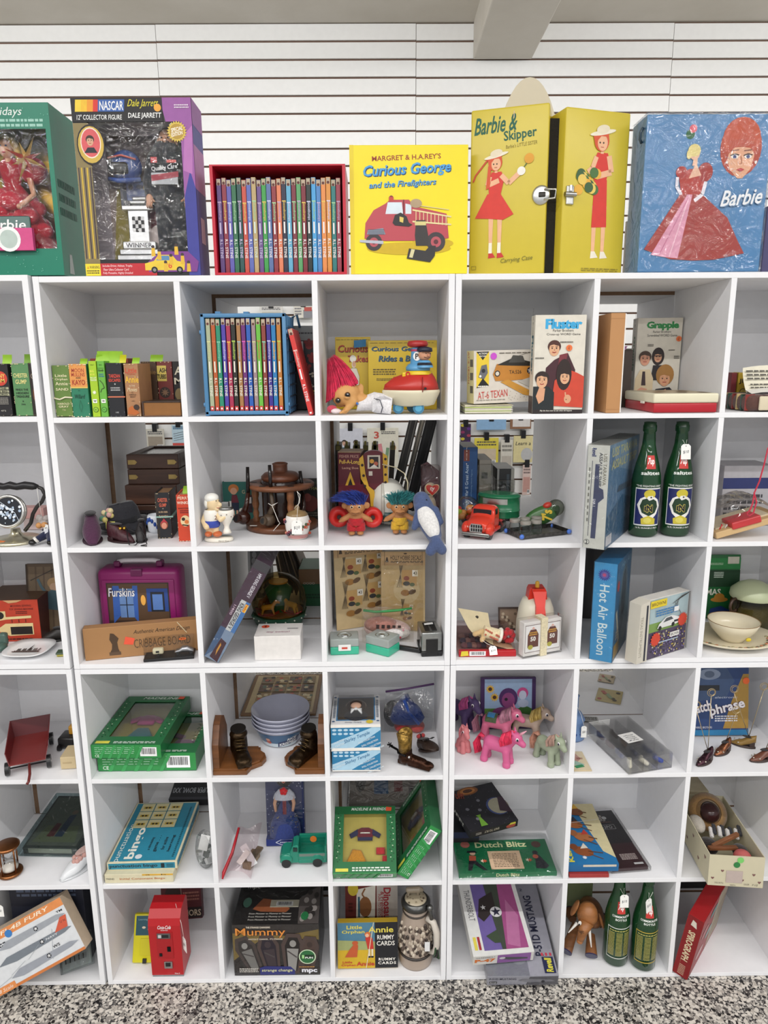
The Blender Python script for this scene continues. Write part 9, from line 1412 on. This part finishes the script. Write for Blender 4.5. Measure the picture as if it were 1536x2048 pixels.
# -- card games and stein
def A(a):a.r(0,0,1,1,'6a2c28');a.r(.6,.05,1,.98,'b8b0a8');a.poly([(.2,.15),(.56,.1),(.58,.92),(.22,.84)],'d8d4c8');a.e(.38,.5,.12,'8a5c38',.2);a.line([(.42,.6),(.32,.75),(.38,.86)],.03,'8a5c38');a.r(.24,.3,.28,.7,'3a6070');a.e(.4,.25,.08,'3c5a34',.06);a.e(.15,.85,.1,'d0b83c',.13);a.t('Dinosaurs',.8,.5,.75,.14,'9a2c34',0,.03,-90);a.t('& Prehistoric',.71,.5,.6,.07,'9a2c34',0,.01,-90);a.t('FUN-TO-KNOW',.65,.5,.5,.05,'9a2c34',0,0,-90);a.small(.06,.4,.14,.6,3,'4a201c')
a0,b0=onY(690,1845,.13),onY(796,1845,.13);T=TR(a0.x,.15,z+.002);H1=onY(690,1776,.15).z-z
carton('card_game','dinosaur flash card box standing behind the rummy cards','card game',T @ ROT(-9),b0.x-a0.x,.022,H1*1.0,'a89c94',front=A)
def A(a):a.r(0,0,.62,1,'c8a424');a.poly([(0,.55),(.62,.5),(.62,1),(0,1)],'4a7890');a.poly([(0,.4),(.62,.4),(.62,.58),(0,.62)],'9aa068');a.r(.62,0,1,1,'15151a');a.t('Little',.28,.9,.26,.08,'d8c850',.0,.02);a.t('Orphan',.26,.79,.38,.09,'d8c850',0,.02);a.t('Annie',.72,.84,.42,.13,'d8c850',0,.02);a.t('RUMMY',.8,.67,.28,.1,'e4e0d8',0,.015);a.t('CARDS',.8,.54,.3,.1,'e4e0d8',0,.015);a.t('RUMMY',.82,.19,.28,.06,'e4e0d8',0,.03,0,1.2);a.t('CARDS',.82,.11,.3,.06,'e4e0d8',0,.03,0,1.2);a.t('Little',.16,.14,.16,.05,'b83c28',0,.02);a.t('Orphan',.18,.07,.24,.055,'b83c28',0,.02);a.t('Annie',.46,.1,.3,.09,'b83c28',0,.03);a.poly([(.12,.25),(.2,.42),(.3,.58),(.34,.5),(.32,.25)],'b8542c');a.e(.29,.56,.05,'b8542c',.045);a.poly([(.5,.42),(.46,.66),(.5,.72),(.58,.66),(.6,.42)],'b83428');a.e(.5,.74,.05,'c86a34',.06);a.e(.49,.72,.03,'e0b090',.04);[a.r(x,.26,x+.03,.42,'dcd0b8') for x in (.51,.56)];[a.e(x+.015,.25,.025,'1c1818',.02) for x in (.51,.56)];a.line([(.47,0),(.6,1)],.012,'d8ccb0')
M,w_,h=stand((676,1940),(796,1937),(678,1846),z);carton('card_game','yellow and black rummy cards box leaning back beside the stein','card game',M @ ROT(-12),w_,.022,h*.83,'b89824:q',front=A)
p=onZ(838,1944,z);rr=.047;t=thing('beer_stein','relief beer stein with a pewter lid and bull figure on top','stein',TR(p.x-.001,p.y+rr,z));h=onY(838,1800,p.y+rr).z-z;k=h/.2;ST='a8988a:q'
g=G();g.lathe([(0,0),(rr*.96,0),(rr,.008*k),(rr*.98,.03*k),(rr*.95,.05*k),(rr*.93,.1*k),(rr*.82,.14*k),(rr*.72,.165*k),(rr*.72,.185*k),(rr*.66,.188*k)],ST,40);g.torus((0,0,.04*k),rr*.97,.004,'2e2723:q');g.torus((0,0,.17*k),rr*.72,.003,'3a322c:q');g.build('body',t)
g=G();rq=random.Random(2)
for i in range(150):an=R(-175+rq.random()*170);q=.05+.09*rq.random();r_=rr*(.94 if q<.1 else .94-(q-.1)*2.6);g.ell((r_*math.cos(an),r_*math.sin(an),q*k),(.005,.004,.007),('b8aa98:q','5a4c42:q','c8bcaa:q','3e342e:q')[i % 4],7,5)
g.build('relief',t);g=G();g.lathe([(rr*.74,.185*k),(rr*.84,.188*k),(rr*.86,.198*k),(rr*.74,.206*k),(rr*.66,.208*k)],'5c5c5a:m',36);lid=g.build('lid',t);g=G();g.ell((0,0,.206*k),(rr*.66,rr*.66,.008),'b0a48c:q');[g.ell((rr*.6*rq.uniform(-1,1)*.8,rr*.6*rq.uniform(-1,1)*.8,.212*k),(.003,.003,.002),('5a4c3c:q','8a7c64:q')[i % 2],6,4) for i in range(40)];g.build('lid_inlay',lid)
g=G();s=.8;m=TR(-.004,.006,.21*k);g.at(m);limb(g,(-.016,0,.018),(.012,0,.019),.008,.009);limb(g,(.012,0,.022),(.022,0,.018),.007,.005);[limb(g,(x,w,.014),(x,w,0),.0035,.003) for x in (-.016,.01) for w in (-.004,.004)];remesh(g,'bull_figure','8e8270:q',.0016,lid,it=3)
g=G();ha=R(-38);q=lambda r_,zz:(r_*math.cos(ha),r_*math.sin(ha),zz*k);g.tube([q(rr*.8,.16),q(rr*1.25,.158),q(rr*1.48,.13),q(rr*1.5,.09),q(rr*1.35,.06),q(rr*.95,.05)],[.008,.009,.0095,.009,.008,.006],'d0c8bc:q',12);[g.tube([q(rr*1.5,.12-.02*j),V(q(rr*1.5,.07-.01*j))+V((.005*j-.005,-.008,0)),V(q(rr*1.38,.05))+V((.004*j-.004,-.006,0))],.0028,('2f4a30:q','22201e:q')[j % 2],6) for j in range(3)];g.build('handle',t);g=G();g.tube([q(rr*.75,.195),q(rr*1.0,.195),q(rr*1.12,.165)],.0055,'6e6e6c:m',10);g.ell(q(rr*1.0,.2),.009,'7a7a78:m');g.build('thumb_lever',t);G().sheet(lambda u,v:(.022+.014*u,-rr*1.0-.004,.07+.03*v),2,2,'e4e4e2').build('price_tag',t)
# -- two fighter plane kit boxes
a0,b0=onY(974,1964,-.03),onY(1115,1962,-.03);w_=b0.x-a0.x;T=TR(a0.x,-.03,z+.0005) @ ROT(9,0,0)
def A(a):a.r(0,0,1,1,'b4b4bc');a.r(0,0,.6,1,'8c8f96');[a.e(.1+.4*rn.random(),rn.random(),.1,('7c8086','a0a2a8')[j % 2],.05) for j in range(16)];a.t('P-51D MUSTANG',.8,.52,.66,.12,'20233c',0,.02,90);a.t('2',.73,.92,.05,.03,'20233c');a.e(.73,.92,.0,'20233c');a.r(.82,.02,.98,.18,'1c2248');a.t('Revell',.9,.1,.14,.1,'d8d040',.1,.03,90);[a.r(.82+.06*k,.19,.85+.06*k,.22,'c03c50') for k in range(3)]
o=carton('kit_box','grey fighter plane kit box underneath, front end over the floor','model kit',T,w_,.285,.034,'b8b8c0',top=A,front=lambda a:(a.t('P-51D MUSTANG',.22,.68,.38,.2,'20233c',0,.02),a.poly([(.55,0),(.6,.9),(1,.95),(1,0)],'6a6a70'),a.r(.03,.2,.14,.42,'16161c'),a.t('Revell',.085,.31,.09,.14,'e8e8e8',.1,.02),a.poly([(.44,.5),(.5,.7),(.9,.6),(.96,.4),(.6,.3)],'98989e'),a.e(.79,.4,.025,'2a2c34'),a.small(.03,.03,.5,.12,1,'6a6a74')))
G().box(-.001,-.001,0,w_+.001,.286,.0348,'f6f6f8:x').build('shrink_wrap',o)
T2=TR(onY(945,1930,-.012).x,-.012,z+.046) @ ROT(13,0,5);w2=onY(1069,1926,-.012).x-onY(945,1930,-.012).x
def A(a):a.r(0,0,1,1,'d8d8d4');a.r(.2,.05,.93,.98,'6a5a98');a.poly([(.55,.05),(.93,.05),(.93,.98),(.7,.98)],'9a4a7c');a.poly([(.6,.1),(.8,.06),(.9,.4),(.75,.6)],'b06a94');a.t('P-47',.11,.9,.16,.14,'c86a2c',0,.05,-90);a.t('THUNDERBOLT',.11,.56,.36,.1,'5a5a5e',0,0,-90);a.r(.05,.06,.1,.2,'d8c850');a.r(.12,.06,.16,.2,'a02c38');a.poly([(.42,.98),(.7,.98),(.62,.4),(.56,.05),(.5,.05),(.46,.4)],'3c4438');a.poly([(.22,.42),(.3,.62),(.55,.7),(.55,.5),(.3,.36)],'2c2422');a.e(.54,.46,.1,'d0d0d0',.06);a.star(.54,.46,.09,.035,5,'26283a');a.star(.34,.52,.05,.02,5,'d0d0d0');a.poly([(.28,.2),(.48,.26),(.5,.12),(.4,.12)],'3a4834');a.poly([(.42,.98),(.66,.98),(.66,.9),(.44,.9)],'b0b0ac')
carton('kit_box','pink and violet plane kit box lying on the grey one','model kit',T2,w2,.26,.036,'d4d2cc',top=A,front=lambda a:(a.r(.4,.05,.95,.95,'8a5a98'),a.t('P-47',.2,.45,.34,.36,'d0702c',0,.05),a.t('THUNDERBOLT',.2,.8,.32,.14,'6a6a70'),a.poly([(.44,.5),(.5,.7),(.9,.45),(.9,.3),(.6,.35)],'4a4c4c'),a.e(.48,.6,.05,'c8c8c8',.12)))
# -- wooden elephant
p=onZ(1183,1935,z);E_=lambda px,py,Y:rel(px,py,V((p.x,.1,z)),Y);t=thing('wooden_elephant','jointed wooden toy elephant with white tusks and felt feet','toy elephant',TR(p.x-.007,.1,z));WO='a0683a:w';WD='7a4e2c:w'
g=G();g.ell(E_(1186,1835,.13),(.034,.05,.034),WD,24,16);g.build('body',t);g=G();g.ell(E_(1179,1840,.07),(.0285,.028,.036),WO,24,16);g.tube([E_(1177,1855,.055),E_(1170,1875,.042),E_(1164,1892,.036)],[.021,.013,.009],WO,16);g.ell(E_(1164,1893,.036),.009,WO);g.build('head',t)
for a_,b_ in (((1156,1860,.11),(1137,1908,.055)),((1186,1880,.085),(1186,1932,.04)),((1200,1860,.16),(1213,1886,.17)),((1150,1850,.17),(1140,1880,.2))):
    q0,q1=E_(*a_),E_(*b_);q1.z=.004;G().cyl(q0,q1,.011,WD,18,.0165).build('leg',t);G().cyl(q1,q1-(q0-q1).normalized()*.003,.0168,'241f4a:f',18).build('foot_pad',t)
for a_,r_ in (((1154,1827,.075),24),((1207,1854,.08),-18)):g=G();g.ell(E_(*a_),(.005,.012,.026),WO,18,12,ROT(0,r_,0));g.build('ear',t)
g=G();[g.cyl(E_(*a_),E_(*b_),.0045,'dcd8d0:q',12,.0012) for a_,b_ in (((1158,1858,.05),(1141,1877,.03)),((1183,1872,.045),(1187,1906,.03)))];g.build('tusks',t);g=G();[(g.ell(E_(*a_),(.005,.002,.007),'e4e0d8:g'),g.ell(E_(a_[0]-1,a_[1]+3,a_[2]-.002),(.0022,.0012,.003),'16130f:g')) for a_ in ((1164,1858,.0415),(1175,1866,.0415))];[g.tube([E_(1160+3*k,1873+3*k,.032),E_(1172+k,1875+3*k,.031)],.0007,'3a2414') for k in range(3)];g.build('eyes',t)
# -- commemorative bottles
def tick(c):return lambda a:(grid(a,0,0,1,.03,c),grid(a,0,.97,1,1,c),a.r(0,0,.02,1,c),a.r(.98,0,1,1,c),[a.small(.06+.31*j,.1,.3+.31*j,.86,17,'b8b060',.5) for j in range(3)],a.small(.1,.88,.9,.94,1,'b8b060'))
sub=(('COMMEMORATIVE',.26,.66,.11),('BOTTLE',.1,.4,.11));hb=.279
bottle('green commemorative soda bottle with white frame, beside the wooden elephant',1237,1937,hb,.0335,tick('c8ccc4'),'commemorative bottles',sub,(.004,0))
bottle('green commemorative soda bottle with gold frame, near the red spiral game',1293,1946,hb,.0335,tick('b8a040'),'commemorative bottles',sub,(-.008,30))
a0=onY(1135,1790,.2);carton('kit_box','grey kit box with upside-down lettering leaning behind the elephant','model kit',TR(1.24,.21,z+.17),.12,.07,.035,'8a8a80',front=lambda a:(a.t('Volusia County',.45,.35,.7,.26,'22221e',0,.01,180),a.t('Speedway',.55,.7,.45,.24,'22221e',0,.01,180),a.t('UGS',.9,.4,.18,.4,'22221e',0,.03,180)))
tag(G().box(1.236,.2,z,1.37,.285,z+.169,'6a7450',.002).build('storage_box',None),'olive box behind the elephant and bottles, carrying the upside-down lettered kit','box')
# -- red drawing toy box
q0=onZ(1352,1955,z);q0.y=-.012;q0=onZ(1362,1961,z);T=TR(q0.x+.012,q0.y,z) @ ROT(0,0,-42) @ ROT(0,8,0) @ TR(-.04,0,0)
def A(a):a.r(.04,0,.96,1,'84161a');a.t('SPIROGRAPH',.5,.52,.5,.44,'d8c8a4',0,.03,-90);a.t('TM',.3,.26,.02,.1,'d8c8a4');a.small(.3,.03,.7,.2,7,'c8a088');a.poly([(.3,.86),(.7,.84),(.6,.93),(.36,.95)],'d8d0c0')
def B2(a):a.r(0,0,1,1,'9a4648');a.r(.0,.85,1,1,'a8343a');a.r(.55,.05,.98,.95,'a89c88');a.line([(.55,.0),(.6,1)],.02,'c8b8a0');[a.e(.25+.2*(k % 2),.25+.18*k,.12,c,.08) for k,c in enumerate(('c8a0a0','8a9a98','b87878','6a8a88'))];[a.line([(.6,.2+.15*k),(.95,.3+.12*k)],.01,'5a4a44') for k in range(4)]
carton('drawing_game','red spiral drawing game box leaning to the right at lower right','board game',T,.04,.25,.2,'9a1a1e:q',front=A,right=B2)
tag(G().box(1.545,.31,z,1.8,.33,z+.27,'1a1818',.002).build('dark_board',None),'black board standing in the back shelf behind the red spiral game','board')
# ================================================================ goods hanging on the slat wall across the back aisle
def hang(name,lab,px0,px1,py0,py1,c,art=None,hook=True,dy=0):
    Y=WY-.03-dy;a0=onY(px0,py1,Y);b0=onY(px1,py1,Y);t=onY(px0,py0,Y)
    o=carton(name,lab,'packet',TR(a0.x,Y,a0.z),b0.x-a0.x,.006,t.z-a0.z,c,front=art)
    if hook:wd=b0.x-a0.x;g=G();g.box(wd/2-.012,-.004,t.z-a0.z-.012,wd/2+.012,.0288+dy,t.z-a0.z+.028,'17171a:q',.001);g.build('hook',o)
def A(c,d):return lambda a:(a.r(.1,.1,.9,.6,c),a.small(.1,.7,.9,.9,2,d),a.bars(.6,.05,.9,.18))
hang('hanging_packet','small clear packet hanging on the back wall, seen over the wooden boxes, left one',294,330,858,896,'c8c4b8',A('9a8f80','4a4a50'))
hang('hanging_packet','blue and red striped packet hanging on the back wall, seen over the wooden boxes',346,372,850,895,'b8d0dc',lambda a:(a.r(0,0,1,.2,'c85048'),[a.line([(.1,.3+.1*k),(.9,.4+.1*k)],.03,'4a4a50') for k in range(4)],a.small(.1,.8,.9,.95,2,'3a6a90')))
def W_(a):a.r(0,0,1,1,'d4d6e0');[(a.face(x,.55,.1,'d8b098','3a2c28'),a.poly([(x-.16,.0),(x-.1,.42),(x+.1,.42),(x+.16,0)],c)) for x,c in ((.25,'3a5a60'),(.72,'2a3a4a'))]
hang('sewing_pattern','sewing pattern envelope with two women, hanging behind the dark binders',677,726,857,922,'d0d0d8',W_)
hang('sewing_pattern','cream sewing pattern envelope numbered 3, hanging behind the leaning tracks',735,797,856,935,'e0dccc',lambda a:(a.t('3',.3,.82,.16,.18,'c8584c',0,.03),a.small(.45,.84,.9,.92,2,'4a4a4c'),a.line([(.4,.6),(.5,.1)],.12,'d88a90'),a.line([(.66,.5),(.6,.1)],.1,'7a9a78'),a.e(.82,.5,.1,'d8a070',.08)))
hang('hanging_packet','purple and black trinkets hanging on the back wall, left of the blue kit box',921,941,848,896,'3a2444',lambda a:[a.e(.2+.6*(k % 2),.1+.14*k,.2,('8a2c5a','5a2c80','c8b838','a03c50')[k % 4],.06) for k in range(7)])
hang('hanging_packet','light blue card hanging on the back wall above the blue kit box',953,1012,838,860,'8ab0d4',None)
hang('hanging_picture','small brown frame hanging on the back wall at upper right of the truck cubby',1020,1062,836,858,'8a6448',lambda a:a.r(.12,.2,.95,1,'d8d4d0'))
hang('learning_cards','pale yellow pack reading learn on the back wall above the black kit box',1026,1064,872,925,'d8cc98',lambda a:(a.t('Learn a',.5,.72,.8,.14,'3a3a34',.2,.01),a.e(.7,.3,.3,'b8b8b8',.25)))
hang('hanging_packet','yellow card hanging on the back wall between the two kit boxes',948,996,876,930,'d8c848',A('c8b8a0','5a5448'))
hang('hanging_packet','pale packets hanging low on the back wall behind the black kit box',1000,1024,880,960,'d0ccc0',A('b8b0a4','7a7870'))
hang('hanging_packet','pink and white packet hanging low on the back wall right of the black kit box',1044,1060,930,990,'d8c0b8',A('c89a90','7a6a68'))
hang('hanging_packet','white packet hanging on the back wall seen above the blue crate',520,566,612,640,'dcdad4',A('c8c4b8','5a5a60'))
hang('hanging_packet','white and red packet on the back wall above the leaning red paperback',588,626,609,636,'e0dcd0',lambda a:(a.r(.5,0,1,.6,'8a8a90'),a.r(.55,.5,.95,.8,'b85048'),a.small(.05,.2,.4,.8,3,'7a7a80')))
for k,(px,lab) in enumerate(((480,'left'),(500,'right'))):a0=onY(px,640,.55);tag(G().cyl((a0.x,.55,Z[1]+.003),(a0.x+.035,.56,Z[1]+.155),.005,'9a7448:w',12).build('wooden_dowel',None),'light wooden dowel leaning behind the blue crate, %s of two' % lab,'dowel')
x0=onY(1199,650,.5).x
for k,(c,hh,w_,lab) in enumerate((('dcd8d4',.16,.028,'white paper booklet with a red patch standing behind the tan slip box'),('1e1e22',.165,.016,'slim black book standing behind the tan slip box'),('6a6468',.165,.014,'slim grey book between black one and orange-footed packet'),('3a3638',.16,.012,'slim charcoal book right of the slim grey one'),('d0c8b8',.15,.03,'white packet with an orange foot, left of the green-titled game'))):
    carton('slim_book',lab,'book',TR(x0,.5,Z[1]),w_,.07,hh,c,front=lambda a:(a.r(.3,.4,.7,.9,'d88a80') if k==0 else a.r(0,.1,1,.3,'d08a3c') if k==4 else a.r(.3,.2,.6,.85,'8a8690')));x0+=w_+.0015
# ---------------------------------------------------------------- nothing may cut into the boards: nudge each thing inside its own cubby
bpy.context.view_layer.update()
def verts(o):
    r=[o.matrix_world @ v.co for v in o.data.vertices] if o.type=='MESH' else []
    for c in o.children:r+=verts(c)
    return r
for o in list(sc.objects):
    if o.parent or 'category' not in o or o['category']=='shelf':continue
    vs=verts(o);inn=[v for v in vs if -.001<v.y<.3]
    if not vs or len(inn)<3:continue
    lo=[min(v[i] for v in vs) for i in range(3)];hi=[max(v[i] for v in vs) for i in range(3)];cx=(min(v.x for v in inn)+max(v.x for v in inn))/2;cz=(lo[2]+hi[2])/2;dx=dz=dy=0
    fl=min((q for q in Z if -.06<lo[2]-q<.012),key=lambda q:abs(lo[2]-q),default=None)
    if fl is not None and lo[2]<fl+(.003 if cx<-.01 else 0) and lo[1]>-.001:dz=fl-lo[2]+.0002+(.0035 if cx<-.01 else 0)
    if cz<1.8:
        for x0 in (-.922,0,.9165):
            for k in (1,3,5):
                a,b=x0+XM[k]+.0008,x0+XM[k+1]-.0008
                if a<cx<b:
                    l,h=min(v.x for v in inn),max(v.x for v in inn)
                    if h-l<b-a:dx=max(a-l,0) or min(b-h,0)
        if lo[1]<.25 and hi[1]>.2945 and hi[1]<.325:dy=.2945-hi[1]
    if dx or dy or dz:o.matrix_world=TR(max(min(dx,.02),-.02),max(dy,-.02),dz) @ o.matrix_world
import OpenImageIO as oiio,numpy as np,sys
a=oiio.ImageInput.open('/workdir/render_main.png').read_image('uint8') if 0 else oiio.ImageBuf('/workdir/render_main.png').get_pixels(oiio.UINT8)
s=a.shape[1]/1536
for n,x,y,t in [('slat',600,100,'229'),('slat low',600,270,'232'),('topedge',500,555,'235'),('M1R1 backlit',320,690,'160'),('M1R1 top shade',300,600,'108'),('M1R1 side lit',110,680,'205'),('M1R1 sideshade',170,700,'125'),('seam board',600,1325,'222'),('div',645,1000,'228'),('M2R2 back',560,920,'185'),('M3R4 floor',850,1530,'232'),('M1R4 back',290,1360,'178'),('M2R6 floor',470,1940,'222'),('M3R6 back',740,1775,'130'),('ceil',300,20,'165,155,140'),('beam front',1040,80,'190,180,170'),('terr',700,2000,'150')]:
    p=a[int(y*s)-2:int(y*s)+3,int(x*s)-2:int(x*s)+3,:3].reshape(-1,3).mean(0).round();print(n,p,'target',t)
